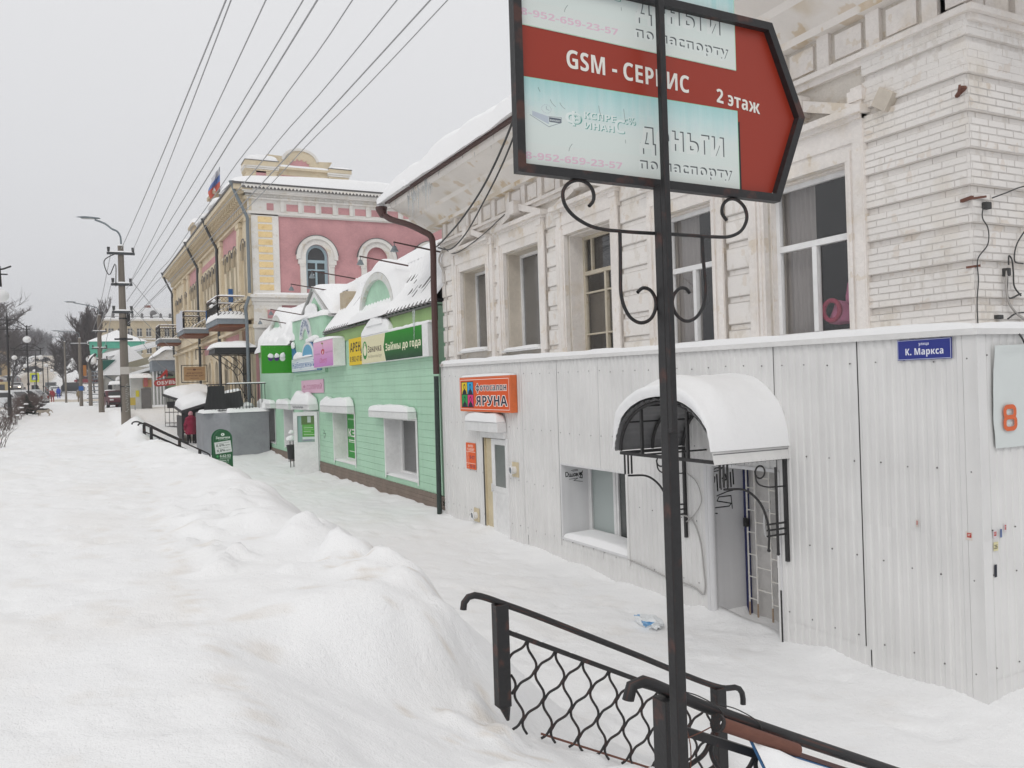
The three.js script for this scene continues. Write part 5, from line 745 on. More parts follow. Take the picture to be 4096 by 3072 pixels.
// shop signs
{
  const s1 = thing('green_blade_sign', 'green projecting sign with two purple dots and a white dot', 'sign', [6.85, 2.4, -35.4]);
  part('sign_box', RB(6.19, 7.52, 2.42, 3.60, -35.62, -35.42, 0.02), mapped([0.10, 0.30, 0.04], grey, 2, { roughness: 0.35 }), s1);
  part('print', quad([6.205, 2.435, -35.4185], [1.30, 0, 0], [0, 1.15, 0]), sign(512, 452, (x, w, h) => { x.fillStyle = '#2f9410'; x.fillRect(0, 0, w, h); x.fillStyle = '#4a2170'; x.beginPath(); x.arc(140, 215, 42, 0, 7); x.arc(238, 215, 42, 0, 7); x.fill(); x.fillStyle = '#e6e6e4'; x.beginPath(); x.arc(333, 215, 45, 0, 7); x.fill(); const r = rng(5); for (let i = 0; i < 130; i++) { x.fillStyle = `rgba(225,235,225,${0.25 + 0.5 * r()})`; const q = r() * r(); x.save(); x.translate(w * r(), 8 + 190 * q); x.rotate(-0.7); x.fillRect(0, 0, 2 + 9 * r(), 1 + 3 * r()); x.restore(); } }, { roughness: 0.35 }), s1);
  part('snow', [lump(6.56, 3.13, -35.40, 0.11, 0.15, 0.05, 2, 14), lump(6.81, 3.13, -35.40, 0.105, 0.13, 0.05, 3, 14), lump(7.05, 3.14, -35.40, 0.11, 0.15, 0.05, 4, 14), snowSlab((u, v) => [lerp(6.2, 7.52, u), 3.59, lerp(-35.64, -35.40, v)], 0.06, 24, 6, 5)], M.snowCap, s1);
  const s2 = thing('shop_centre_sign', 'blue and white wave shaped sign with snow, below the arc shaped plaque', 'sign', [7.4, 2.3, -32.6]);
  const wave = new THREE.Shape(); wave.moveTo(-35.05, 2.42); wave.lineTo(-30.25, 2.40); wave.lineTo(-30.2, 3.42); wave.lineTo(-31.1, 3.25); wave.quadraticCurveTo(-31.8, 3.75, -32.3, 3.60); wave.quadraticCurveTo(-32.8, 3.2, -33.2, 3.0); wave.lineTo(-34.3, 3.05); wave.quadraticCurveTo(-34.8, 3.6, -35.05, 3.6); wave.lineTo(-35.05, 2.42);
  part('back_board', extrude(wave, 0.06, onStreet(7.43)), mapped([0.05, 0.19, 0.42], grey, 2, { roughness: 0.4 }), s2);
  part('letters_board', extrude([[-35.0, 2.44], [-30.75, 2.42], [-30.75, 2.93], [-35.0, 2.95]], 0.03, onStreet(7.368)), M.plastic, s2);
  part('print', streetQuad(7.336, -34.98, -30.78, 2.45, 2.92), sign(768, 200, (x, w, h) => { x.fillStyle = '#cfd9de'; x.fillRect(0, 0, w, h); text(x, 'Набережный', w / 2, h / 2, 150, '#1f5f98', { width: w * 0.96, stroke: '#f2f4f5', lw: 18 }); }), s2);
  part('wave', [extrude(archShape(-32.1, 1.7, 2.95, 3.0, 0.42), 0.03, onStreet(7.372))], std([0.10, 0.36, 0.60], { roughness: 0.4 }), s2);
  { const rim = archRing(-32.1, 1.72, 2.95, 3.0, 0.43, 0.12, 0.1); part('wave_edge', extrude(rim, 0.036, onStreet(7.374)), M.plastic, s2); }
  part('snow', [lump(7.35, 3.02, -33.7, 0.1, 0.2, 0.75, 3), lump(7.36, 3.0, -34.3, 0.08, 0.12, 0.3, 5), lump(7.34, 2.97, -32.2, 0.06, 0.06, 0.9, 6), lump(7.4, 3.58, -31.5, 0.10, 0.16, 0.9, 4), lump(7.4, 3.38, -30.6, 0.12, 0.12, 0.5, 9), lump(7.38, 3.5, -34.8, 0.08, 0.22, 0.3, 8)], M.snowCap, s2);
  const s3 = thing('arc_plaque', 'white arc shaped plaque with dark letters on the green parapet', 'sign', [7.4, 3.6, -32.7]);
  const arcS = new THREE.Shape(); arcS.absarc(-32.65, 3.55, 1.0, 0.15, Math.PI - 0.15, false); arcS.absarc(-32.65, 3.55, 0.52, Math.PI - 0.3, 0.3, true);
  part('plaque', extrude(arcS, 0.05, onStreet(7.435)), M.plastic, s3);
  const ring = new THREE.RingGeometry(0.56, 0.96, 30, 1, 0.32, Math.PI - 0.64); { const p = ring.attributes.position, uv = ring.attributes.uv; for (let i = 0; i < p.count; i++) { const a = Math.atan2(p.getY(i), p.getX(i)), r = Math.hypot(p.getX(i), p.getY(i)); uv.setXY(i, 1 - (a - 0.32) / (Math.PI - 0.64), (r - 0.56) / 0.40); } }
  ring.applyMatrix4(frame([7.3835, 3.55, -32.65], [0, 0, 1], [0, 1, 0], [-1, 0, 0])); part('print', ring, sign(512, 96, (x, w, h) => { x.fillStyle = '#cdd3d8'; x.fillRect(0, 0, w, h); text(x, 'КОРЗИНЫ', w / 2, h / 2 + 3, 82, '#3a4c78', { width: w * 0.94 }); }), s3);
  part('snow', lump(7.40, 4.52, -32.65, 0.05, 0.09, 0.7, 3, 16), M.snowCap, s3);
  const s4 = thing('cherry_sign', 'pink lightbox with a red cherry beside the yellow rental banner', 'sign', [7.35, 2.4, -28.8]);
  part('sign_box', RB(7.10, 7.52, 2.45, 3.38, -30.1, -27.3, 0.02), M.plastic, s4);
  part('print', streetQuad(7.098, -30.07, -27.33, 2.47, 3.36), sign(512, 512, (x, w, h) => { const g = x.createLinearGradient(0, 0, 0, h); g.addColorStop(0, '#e6b6cf'); g.addColorStop(1, '#c07fc0'); x.fillStyle = g; x.fillRect(0, 0, w, h); x.strokeStyle = '#8a7a40'; x.lineWidth = 5; x.beginPath(); x.moveTo(245, 50); x.quadraticCurveTo(260, 110, 268, 170); x.stroke(); x.fillStyle = '#7d7a3a'; x.beginPath(); x.ellipse(245, 48, 28, 18, 0.4, 0, 7); x.fill(); x.fillStyle = '#b02334'; x.beginPath(); x.ellipse(255, 215, 42, 55, 0, 0, 7); x.fill(); x.fillStyle = '#f2dede'; x.beginPath(); x.ellipse(255, 225, 12, 34, 0.2, 0, 7); x.fill(); text(x, 'студия', 105, 245, 44, '#8a5a78', { weight: 'normal', font: 'serif' }); text(x, 'красоты', 415, 235, 44, '#8a5a78', { weight: 'normal', font: 'serif' }); text(x, 'Cherry', 255, 385, 130, '#b23a62', { font: 'serif', weight: 'italic', width: 190 }); }), s4);
  part('snow', snowSlab((u, v) => [lerp(7.08, 7.53, v), 3.37, lerp(-30.1, -27.3, u)], 0.12, 30, 10, 6, { rough: 0.5 }), M.snowCap, s4);
  const s5 = thing('rental_banner', 'yellow banner with black rental text between pink and cream signs', 'banner', [7.5, 2.4, -25.8]);
  part('panel', RB(7.44, 7.52, 2.42, 3.28, -26.6, -24.86, 0.006), std([0.7, 0.5, 0.06]), s5);
  part('print', streetQuad(7.4385, -26.58, -24.86, 2.43, 3.27), sign(512, 420, (x, w, h) => { x.fillStyle = '#e2c222'; x.fillRect(0, 0, w, h); text(x, 'АРЕНДА', 40, 140, 210, '#2a2218', { align: 'left', width: 560 }); text(x, '8 902 47 86 9', 30, 330, 120, '#3a3020', { align: 'left', width: 470 }); }), s5);
  const s6 = thing('loan_sign', 'long cream and green loan office lightbox under the right dormer', 'sign', [7.45, 2.4, -22]);
  part('sign_box', RB(7.33, 7.52, 2.40, 3.235, -24.8, -19.1, 0.012), M.plastic, s6);
  part('print', streetQuad(7.328, -24.78, -19.5, 2.42, 3.21), sign(1024, 420, (x, w, h) => { x.fillStyle = '#ddd7b4'; x.fillRect(0, 0, w, h); const g = x.createLinearGradient(0, 0, 0, h); g.addColorStop(0, '#218a1c'); g.addColorStop(0.55, '#1e6a24'); g.addColorStop(1, '#173f26'); x.fillStyle = g; x.beginPath(); x.moveTo(455, 0); x.lineTo(w, 0); x.lineTo(w, h); x.lineTo(455, h); x.lineTo(418, h * 0.5); x.fill(); x.fillStyle = '#e9e4c4'; x.beginPath(); x.moveTo(443, 0); x.lineTo(455, 0); x.lineTo(418, h / 2); x.lineTo(455, h); x.lineTo(443, h); x.lineTo(406, h / 2); x.fill();
    x.fillStyle = '#2e8a34'; x.beginPath(); x.ellipse(68, 212, 46, 145, 0, 0, 7); x.fill(); x.fillStyle = '#e6e2c6'; x.beginPath(); x.ellipse(68, 220, 32, 80, 0, 0, 7); x.fill(); x.beginPath(); x.ellipse(68, 140, 20, 44, 0, 0, 7); x.fill(); x.fillStyle = '#2e5a34'; x.fillRect(48, 290, 12, 30); x.fillRect(78, 290, 12, 30); x.beginPath(); x.ellipse(74, 130, 8, 18, 0, 0, 7); x.fill();
    text(x, 'Заначка', 255, 205, 150, '#4a3c30', { width: 260 }); text(x, 'твой финансовый друг', 255, 320, 66, '#8a8468', { width: 262, weight: 'normal' }); text(x, 'Займы до года', 728, 220, 150, '#ece8cc', { width: 560 }); const r = rng(3); for (let i = 0; i < 40; i++) { x.fillStyle = `rgba(230,240,225,${0.2 * r()})`; x.fillRect(460 + 540 * r(), 200 * r() + 200, 2, 60 * r()); } }), s6);
  const s7 = thing('solarium_sign', 'pale pink solarium plate above the snow capped door', 'sign', [7.5, 1.5, -32.2]);
  part('plate', RB(7.51, 7.53, 1.55, 2.06, -34.1, -30.4, 0.005), std([0.55, 0.35, 0.45]), s7);
  part('print', streetQuad(7.5085, -34.08, -30.42, 1.56, 2.05), sign(768, 512, (x, w, h) => { x.fillStyle = '#d9b2c6'; x.fillRect(0, 0, w, h); text(x, 'СОЛЯРИЙ', 460, 280, 260, '#a04a72', { width: 530, weight: 'normal' }); x.fillStyle = '#a04a72'; x.beginPath(); x.ellipse(110, 250, 36, 50, 0, 0, 7); x.fill(); x.fillStyle = '#d9b2c6'; x.beginPath(); x.ellipse(120, 250, 14, 24, 0, 0, 7); x.fill(); text(x, 'Cherry', 110, 350, 50, '#8a6a78'); }), s7);
  // litter bin
  const gy = ground(7.1, -34.4), b = thing('litter_bin', 'small black litter bin on a post with snow on top before the green house', 'bin', [7.1, gy, -34.4]);
  part('bucket', cyl([7.1, gy + 0.32, -34.4], [7.08, gy + 0.92, -34.4], 0.15, 0.19, 14), M.iron, b);
  part('post', [bar([7.04, gy, -34.4], [7.04, gy + 1.25, -34.4], 0.03), bar([7.17, gy, -34.4], [7.17, gy + 1.25, -34.4], 0.03), bar([6.95, gy + 0.26, -34.4], [7.25, gy + 0.26, -34.4], 0.03)], M.iron, b);
  part('snow', [lump(7.05, gy + 1.15, -34.38, 0.17, 0.16, 0.17, 4, 14), lump(7.13, gy + 1.42, -34.4, 0.14, 0.10, 0.14, 5, 14)], M.snowCap, b);
}
// ---------------------------------------------------------------- pink and cream town house
const PZ = -44.5, PA = 1.55 * R;
const pink = thing('pink_town_house', 'two storey pink brick house with cream ornamented street front', 'building', [7.5, -0.8, PZ]);
const FT = [-Math.sin(PA), 0, -Math.cos(PA)], FN = [-Math.cos(PA), 0, Math.sin(PA)];
const Fp = (u, n, y) => [7.5 + FT[0] * u + FN[0] * n, y, PZ + FT[2] * u + FN[2] * n];
// street front frame: shape (-u, y) extruded outwards
const front = (n) => frame(Fp(0, n, 0), [-FT[0], 0, -FT[2]], [0, 1, 0], FN);
const FB = (u0, u1, n0, n1, y0, y1) => B(-u1, -u0, y0, y1, n0, n1).applyMatrix4(frame(Fp(0, 0, 0), [-FT[0], 0, -FT[2]], [0, 1, 0], FN));
const EV = 12.35, PL = 35;
{
  const e = Fp(PL, 0, 0);
  const core = new THREE.ExtrudeGeometry(new THREE.Shape([[8.3, PZ - 0.3], [e[0] + 0.8, e[2] + 0.2], [24, e[2] + 0.2], [24, PZ - 0.3]].map(([a, b]) => new THREE.Vector2(a, -b))), { depth: 13.3, bevelEnabled: false }); core.rotateX(-Math.PI / 2).translate(0, -1.2, 0);
  part('core', tri(core), M.room, pink);
  // side wall with two glazed and one blind arch
  const W3 = [[10.85, 1.22], [14.2, 1.22], [17.35, 1.22]];
  const sh = new THREE.Shape([[7.5, -1.2], [24, -1.2], [24, EV], [7.5, EV]].map((p) => new THREE.Vector2(...p)));
  sh.holes = W3.map(([c, w], i) => archHole(c, w, i === 1 ? 7.4 : 7.1, 8.82, 0.68));
  const side = part('side_wall', extrude(sh, 0.4, facing(PZ - 0.4)), M.pink, pink);
  const z = PZ;
  part('blind_arch', extrude(archShape(14.2, 1.22, 7.4, 8.82, 0.68), 0.05, facing(z - 0.2)), M.pink, side);
  W3.forEach(([c, w], i) => {
    const o = archRing(c, w, 6.8, 8.82, 0.68, 0.31, 0.30); part('arch_surround', extrude(o, 0.10, facing(z + 0.001)), M.white, side);
    const cap = new THREE.Shape(); cap.absellipse(c, 8.80, 1.12, 1.16, -0.12, Math.PI + 0.12, false); cap.absellipse(c, 8.80, 0.92, 0.98, Math.PI + 0.12, -0.12, true); part('arch_hood', extrude(cap, 0.20, facing(z + 0.002)), M.white, side);
    const cap2 = new THREE.Shape(); cap2.absellipse(c, 8.80, 1.155, 1.20, 0.1, Math.PI - 0.1, false); cap2.absellipse(c, 8.80, 1.122, 1.162, Math.PI - 0.1, 0.1, true); part('hood_flashing', extrude(cap2, 0.22, facing(z + 0.002)), M.slate, side);
    part('capital', [B(c - w / 2 - 0.42, c - w / 2 - 0.02, 8.42, 8.66, z, z + 0.17), B(c + w / 2 + 0.02, c + w / 2 + 0.42, 8.42, 8.66, z, z + 0.17), B(c - w / 2 - 0.34, c - w / 2 - 0.06, 8.3, 8.42, z, z + 0.14), B(c + w / 2 + 0.06, c + w / 2 + 0.34, 8.3, 8.42, z, z + 0.14)], M.white, side);
    if (i !== 1) { const f = archShape(c, w, 7.1, 8.82, 0.68); f.holes = [archHole(c, w - 0.3, 8.68, 8.82, 0.53)]; const bx = (a, b, y0, y1) => { const h = new THREE.Path(); h.moveTo(a, y0); h.lineTo(b, y0); h.lineTo(b, y1); h.lineTo(a, y1); h.lineTo(a, y0); f.holes.push(h); }; for (const s of [0, 1]) { const a = c - w / 2 + 0.13 + s * 0.51, b = a + 0.41; bx(a, b, 8.18, 8.52); bx(a, b, 7.2, 8.10); }
      const fr = part('window', extrude(f, 0.1, facing(z - 0.22)), M.paleBlue, side); part('pane', extrude(archShape(c, w - 0.02, 7.1, 8.82, 0.66), 0.01, facing(z - 0.2)), M.darkGlass, fr); part('snowflake', extrude([[c - 0.2, 7.9], [c - 0.17, 7.86], [c - 0.12, 7.9], [c - 0.15, 7.95]], 0.004, facing(z - 0.185)), M.plastic, fr); }
  });
  // corner pilaster with yellow panels
  part('pilaster', [B(7.46, 8.86, 6.75, 11.02, z, z + 0.10)], M.white, side);
  for (let k = 0; k < 10; k++) part('panel', B(7.80, 8.52, 6.98 + k * 0.395, 7.27 + k * 0.395, z + 0.1, z + 0.125), M.yellow, side);
  // bands
  part('band', [B(7.3, 24, 10.96, 11.10, z, z + 0.16), B(7.3, 24, 10.90, 10.96, z, z + 0.1), B(7.3, 24, 11.10, 11.72, z, z + 0.06), B(7.25, 24, 11.72, 11.80, z, z + 0.22), B(7.2, 24, 11.80, 11.98, z, z + 0.14), B(7.1, 24, 11.98, 12.06, z, z + 0.42), B(7.0, 24, 12.06, 12.28, z, z + 0.5), B(6.95, 24, 12.28, 12.36, z, z + 0.62)], M.white, side);
  for (let k = 0, x = 8.28; x < 18.6; k++, x += k === 1 ? 1.02 : 0.93) { const w = k === 0 ? 0.36 : 0.64; part('pink_panel', RB(x - (k ? 0 : 0), x + w, 11.19, 11.56, z + 0.055, z + 0.068, 0.006), M.pink, side); }
  for (let x = 8.98; x < 18.6; x += 0.93) part('bracket', [B(x, x + 0.2, 11.12, 11.72, z + 0.06, z + 0.14)], M.white, side);
  const dent = []; for (let x = 7.6; x < 19; x += 0.34) dent.push(B(x, x + 0.12, 11.84, 11.96, z + 0.14, z + 0.2)); part('dentils', dent, M.white, side, { kind: 'stuff' });
  const lace = []; for (let x = 7.1; x < 19; x += 0.19) lace.push(extrude([[x, 12.30], [x + 0.19, 12.30], [x + 0.095, 12.16]], 0.02, facing(z + 0.63))); part('eaves_lace', lace, M.white, side, { kind: 'stuff' });
  part('eaves_shadow_board', B(7.0, 24, 12.18, 12.36, z + 0.50, z + 0.60), M.slate, side);
  const b2 = part('band', [B(7.3, 24, 6.58, 6.74, z, z + 0.30), B(7.35, 24, 6.4, 6.58, z, z + 0.18), B(7.4, 24, 6.2, 6.4, z, z + 0.1), B(7.46, 8.9, 4.0, 6.2, z, z + 0.08), B(7.4, 24, 5.0, 5.2, z, z + 0.16)], M.white, side);
  part('snow', snowSlab((u, v) => [lerp(7.4, 20, u), 6.74, lerp(z, z + 0.3, v)], 0.12, 60, 6, 7), M.snowCap, b2);
  for (let x = 8.15; x < 14; x += 1.15) part('pink_panel', B(x, x + 0.6, 5.5, 5.95, z + 0.081, z + 0.095), M.pink, side);
  // street front: slab with arched openings on both floors
  const ops = [[1.95, 0.95], [4.5, 0.95], [6.05, 0.95], [7.6, 0.95], [11.3, 0.85], [12.7, 0.85], [14.1, 0.85], [15.5, 0.85], [17.0, 0.85], [20.3, 0.9], [21.8, 0.9], [23.3, 0.9], [26.5, 0.8], [29, 0.8], [31, 0.8], [33, 0.8]];
  const fs = new THREE.Shape([[-PL, -1.2], [0, -1.2], [0, EV], [-PL, EV]].map((p) => new THREE.Vector2(...p)));
  fs.holes = ops.map(([u, w]) => archHole(-u, w, 6.9, 9.3, w / 2));
  const low = [[1.9, 1.5, -0.1, 3.3], [5.2, 1.5, -0.1, 3.2], [8.2, 1.3, 1.3, 3.1], [12.0, 1.3, 1.3, 3.1], [15.0, 1.3, 1.3, 3.1], [21, 1.3, 1.3, 3.1]]; for (const [u, w, a, b] of low) fs.holes.push(archHole(-u, w, a, b, w / 2));
  const fr = part('street_wall', extrude(fs, 0.7, front(-0.7)), M.cream, pink);
  const pinkP = (u0, u1, y0, y1) => part('pink_panel', FB(u0, u1, 0.001, 0.02, y0, y1), M.pink, fr);
  pinkP(3.4, 8.9, 9.95, 11.0); pinkP(19.2, 24.4, 9.95, 11.0); pinkP(0.3, 18, 4.35, 5.0); pinkP(10.4, 18, 10.2, 10.6);
  for (const [u, w] of ops) { const a = archRing(-u, w, 8.9, 9.3, w / 2, 0.15); part('arch_moulding', extrude(a, 0.12, front(0.001)), M.creamDark, fr); const s = new THREE.Shape(); s.absarc(-u, 9.3, w / 2 + 0.20, 0.2, Math.PI - 0.2, false); s.absarc(-u, 9.3, w / 2 + 0.155, Math.PI - 0.2, 0.2, true); part('arch_flashing', extrude(s, 0.15, front(0.001)), M.slate, fr); const wd = part('window', [FB(u - w / 2, u - w / 2 + 0.1, -0.5, -0.38, 6.9, 9.4), FB(u + w / 2 - 0.1, u + w / 2, -0.5, -0.38, 6.9, 9.4), FB(u - 0.04, u + 0.04, -0.5, -0.38, 6.9, 9.75), FB(u - w / 2, u + w / 2, -0.5, -0.38, 8.6, 8.72)], u < 3 || u > 10 ? M.blue : std([0.12, 0.30, 0.36]), fr); part('pane', FB(u - w / 2, u + w / 2, -0.56, -0.52, 6.9, 9.8), M.darkGlass, wd); }
  for (const [u, w, a, b] of low) { const q = archRing(-u, w, Math.max(a, 0.2), b, w / 2, 0.25); part('arch_moulding', extrude(q, 0.14, front(0.001)), M.cream, fr); const dd = part('window', [FB(u - w / 2, u - w / 2 + 0.14, -0.4, -0.28, a, b + 0.2), FB(u + w / 2 - 0.14, u + w / 2, -0.4, -0.28, a, b + 0.2), FB(u - 0.06, u + 0.06, -0.4, -0.28, a, b + w / 2)], M.blue, fr); part('pane', FB(u - w / 2, u + w / 2, -0.5, -0.42, a, b + w / 2), M.darkGlass, dd); }
  // pilasters, string courses, cornice with brackets
  for (const u of [0.45, 3.1, 9.3, 10.4, 18.3, 19.0, 24.8, 27.7, 34.5]) part('pilaster', [FB(u - 0.42, u + 0.42, 0.002, 0.16, 6.7, 11.0), FB(u - 0.5, u + 0.5, 0.002, 0.22, 10.7, 10.95), FB(u - 0.45, u + 0.45, 0.002, 0.18, -1, 5.1), FB(u - 0.3, u + 0.3, 0.16, 0.2, 7.2, 10.3)], M.cream, fr);
  part('string_course', [FB(-0.05, PL, 0.001, 0.42, 6.5, 6.66), FB(-0.03, PL, 0.001, 0.3, 6.2, 6.5), FB(-0.02, PL, 0.001, 0.18, 5.5, 6.2), FB(-0.02, PL, 0.001, 0.3, 5.05, 5.2), FB(0, PL, 0.001, 0.12, 9.75, 9.9)], M.cream, fr);
  part('snow', snowSlab((u, v) => { const p = Fp(lerp(0, PL, u), lerp(0, 0.42, v), 6.66); return p; }, 0.10, 90, 6, 8), M.snowCap, fr);
  part('cornice', [FB(-0.1, PL + 0.2, 0.001, 0.2, 11.0, 11.15), FB(-0.1, PL + 0.2, 0.001, 0.12, 11.15, 11.7), FB(-0.2, PL + 0.3, 0.001, 0.4, 11.7, 11.85), FB(-0.3, PL + 0.4, 0.001, 0.72, 11.98, 12.1), FB(-0.5, PL + 0.6, 0.001, 0.95, 12.1, 12.36)], M.cream, fr);
  for (let u = 0.2; u < PL; u += 0.52) part('bracket', [FB(u, u + 0.2, 0.12, 0.62, 11.72, 11.98), FB(u + 0.02, u + 0.18, 0.12, 0.36, 11.2, 11.72)], M.cream, fr);
  for (let u = 0.46; u < 25; u += 0.52) part('pink_panel', FB(u, u + 0.22, 0.121, 0.135, 11.25, 11.6), M.pink, fr);
  // roof, attics, snow
  const e2 = Fp(PL + 0.6, 1.0, 0);
  const rf = new THREE.ExtrudeGeometry(new THREE.Shape([[6.5, PZ + 0.62], [e2[0], e2[2]], [24, e2[2]], [24, PZ + 0.62]].map(([a, b]) => new THREE.Vector2(a, -b))), { depth: 0.10, bevelEnabled: false }); rf.rotateX(-Math.PI / 2).translate(0, 12.362, 0);
  const roof = part('roof', tri(rf), M.slate, pink);
  part('snow', snowSlab((u, v) => { const x = lerp(6.55, 20, u), zz = lerp(PZ + 0.66, PZ - 5, v); return [x, 12.46 + (PZ + 0.62 - zz) * 0.10, zz]; }, 0.62, 60, 30, 9, { e: 6, rough: 0.3, f: 0.35, out: 0.08 }), M.snowCap, roof);
  part('snow', snowSlab((u, v) => { const p = Fp(lerp(3, PL, u), lerp(0.95, -4, v), 0); return [p[0], 12.46 + lerp(0, 0.8, v), p[2]]; }, 0.45, 120, 16, 10, { e: 8, rough: 0.7, f: 0.5, out: 0.08 }), M.snowCap, roof);
  const at = part('attic', [B(7.35, 8.9, 12.4, 13.55, z - 1.2, z - 0.2), B(7.28, 9.0, 13.55, 13.8, z - 1.3, z - 0.08), B(8.9, 11.75, 12.4, 13.5, z - 0.9, z - 0.35), B(8.9, 11.8, 13.5, 13.62, z - 1.0, z - 0.2), B(11.75, 12.65, 12.4, 13.5, z - 1.0, z - 0.22), B(11.7, 12.95, 13.5, 13.7, z - 1.1, z - 0.1)], M.cream, roof);
  for (let k = 0; k < 4; k++) for (const g of [B(7.3 - 0.03 * k, 8.95 + 0.03 * k, 13.2 + k * 0.09, 13.28 + k * 0.09, z - 1.2, z - 0.18 + 0.03 * k), B(11.72 - 0.03 * k, 12.75 + 0.05 * k, 13.1 + k * 0.1, 13.19 + k * 0.1, z - 1.0, z - 0.2 + 0.03 * k)]) part('brick_course', g, k < 2 ? M.cream : M.white, at);
  part('pink_panel', [B(9.15, 11.5, 12.9, 13.2, z - 0.36, z - 0.33), B(7.85, 8.35, 12.95, 13.3, z - 0.2, z - 0.18), B(12.0, 12.45, 12.85, 13.15, z - 0.22, z - 0.2)], M.pink, at);
  const tym = new THREE.Shape(); tym.moveTo(8.75, 13.6); tym.lineTo(8.45, 14.25); tym.lineTo(9.35, 14.22); tym.absellipse(10.2, 14.0, 0.95, 0.68, Math.PI * 0.9, 0.12, true); tym.lineTo(11.95, 14.12); tym.lineTo(11.6, 13.6); tym.lineTo(8.75, 13.6);
  part('tympanum', extrude(tym, 0.5, facing(z - 0.85)), M.cream, at);
  const rimS = new THREE.Shape(); rimS.absellipse(10.2, 13.98, 1.0, 0.73, 0.1, Math.PI - 0.1, false); rimS.absellipse(10.2, 13.98, 0.86, 0.6, Math.PI - 0.1, 0.1, true); part('tympanum_rim', extrude(rimS, 0.6, facing(z - 0.88)), M.white, at); part('pink_panel', extrude(archShape(10.15, 1.35, 13.68, 13.7, 0.42), 0.02, facing(z - 0.35)), M.pink, at);
  const sc = []; for (let k = 0; k < 7; k++) { const a = Math.PI * (0.1 + 0.8 * k / 6); sc.push(cyl([10.15 + Math.cos(a) * 0.62, 13.72 + Math.sin(a) * 0.4, z - 0.36], [10.15 + Math.cos(a) * 0.62, 13.72 + Math.sin(a) * 0.4, z - 0.3], 0.09, 0.09, 8)); } part('scallops', sc, M.cream, at);
  part('attic_flashing', [B(7.26, 9.02, 13.8, 13.84, z - 1.32, z - 0.06), B(11.68, 12.98, 13.7, 13.74, z - 1.12, z - 0.08)], M.slate, at);
  part('snow', [snowSlab((u, v) => [lerp(7.4, 9.0, u), 13.83, lerp(z - 0.15, z - 1.2, v)], 0.35, 16, 10, 3), snowSlab((u, v) => [lerp(8.9, 11.8, u), 13.62, lerp(z - 0.2, z - 0.36, v)], 0.12, 20, 6, 4), snowSlab((u, v) => [lerp(11.9, 12.9, u), 13.74, lerp(z - 0.1, z - 1.0, v)], 0.12, 12, 6, 4)], M.snowCap, at);
  // attics over the street front
  for (const [u, h, w] of [[9.6, 1.5, 1.0], [19, 1.2, 1.0], [1.2, 0, 0]]) if (h) { const a2 = part('attic', [FB(u - w, u + w, -0.3, 0.45, 12.4, 12.9 + h * 0.6), FB(u - w - 0.15, u + w + 0.15, -0.4, 0.6, 12.9 + h * 0.6, 13.1 + h * 0.6)], M.creamDark, roof); part('snow', snowSlab((q, v) => Fp(lerp(u - w - 0.15, u + w + 0.15, q), lerp(0.6, -0.4, v), 13.1 + h * 0.6), 0.4, 16, 10, 6), M.snowCap, a2); }
  part('snow', [lump(...Fp(7, 0.6, 12.75), 0.5, 0.45, 1.4, 4), lump(...Fp(11.5, 0.7, 12.65), 0.5, 0.4, 1.6, 5), lump(...Fp(20, 0.6, 12.6), 0.5, 0.45, 1.6, 6)], M.snowCap, roof);
  const ir = rng(8), ic = []; for (let i = 0; i < 60; i++) { const u = 3 + 16 * ir(), l = 0.1 + 0.5 * ir() * ir(), p = Fp(u, 0.93, 12.36); ic.push(cyl(p, [p[0], p[1] - l, p[2]], 0.03, 0.004, 4)); } part('icicle', ic, M.ice, roof);
  // downpipes
  const dp = (u, bot, mat = M.zinc) => part('downpipe', [cyl(Fp(u, 0.95, 12.5), Fp(u, 0.95, 12.3), 0.2, 0.11, 10), tube([Fp(u, 0.95, 12.32), Fp(u, 0.9, 12.1), Fp(u + 0.05, 0.45, 11.1), Fp(u + 0.08, 0.26, 10.7), Fp(u + 0.08, 0.26, 10.3)], 0.085, 8, 24), cyl(Fp(u + 0.08, 0.26, 10.4), Fp(u + 0.08, 0.26, bot), 0.085, 0.085, 8)], mat, fr);
  dp(-0.32, 6.8); dp(9.8, -0.5, M.darkPipe); dp(18.5, -0.5, M.darkPipe); dp(34.8, 5, M.darkPipe);
  part('downpipe', [tube([Fp(-0.3, 0.3, 6.6), Fp(-0.3, 0.5, 6.0), Fp(-0.2, 0.45, 5.5), Fp(-0.2, 0.45, -0.8)], 0.085, 8, 30)], M.zinc, fr);
  // balconies
  const balcony = (u0, u1, y, d, seed, cloth) => {
    const nb = d, b = part('balcony', [FB(u0, u1, 0.2, nb, y - 0.28, y)], M.slabGrey, fr);
    part('soffit', [FB(u0 + 0.1, u1 - 0.1, 0.2, nb - 0.1, y - 0.42, y - 0.281)], M.slabRed, b);
    part('snow', snowSlab((q, v) => Fp(lerp(u0 - 0.05, u1 + 0.05, q), lerp(0.2, nb + 0.06, v), y), seed === 1 ? 0.42 : 0.16, 24, 16, seed, { e: 7, rough: 0.4 }), M.snowCap, b);
    const rail = [], top = y + 1.15; for (const [p, q] of [[[u0 + 0.06, 0.25], [u0 + 0.06, nb - 0.06]], [[u0 + 0.06, nb - 0.06], [u1 - 0.06, nb - 0.06]], [[u1 - 0.06, nb - 0.06], [u1 - 0.06, 0.25]]]) {
      const A = (t, yy) => Fp(lerp(p[0], q[0], t), lerp(p[1], q[1], t), yy), len = Math.hypot(p[0] - q[0], p[1] - q[1]);
      part('handrail', bar(A(0, top), A(1, top), 0.06, 0.05), M.pipeRust, b); part('rail', [bar(A(0, y + 0.86), A(1, y + 0.86), 0.03), bar(A(0, y + 0.05), A(1, y + 0.05), 0.03), bar(A(0, y), A(0, top), 0.05), bar(A(1, y), A(1, top), 0.05)], M.iron, b);
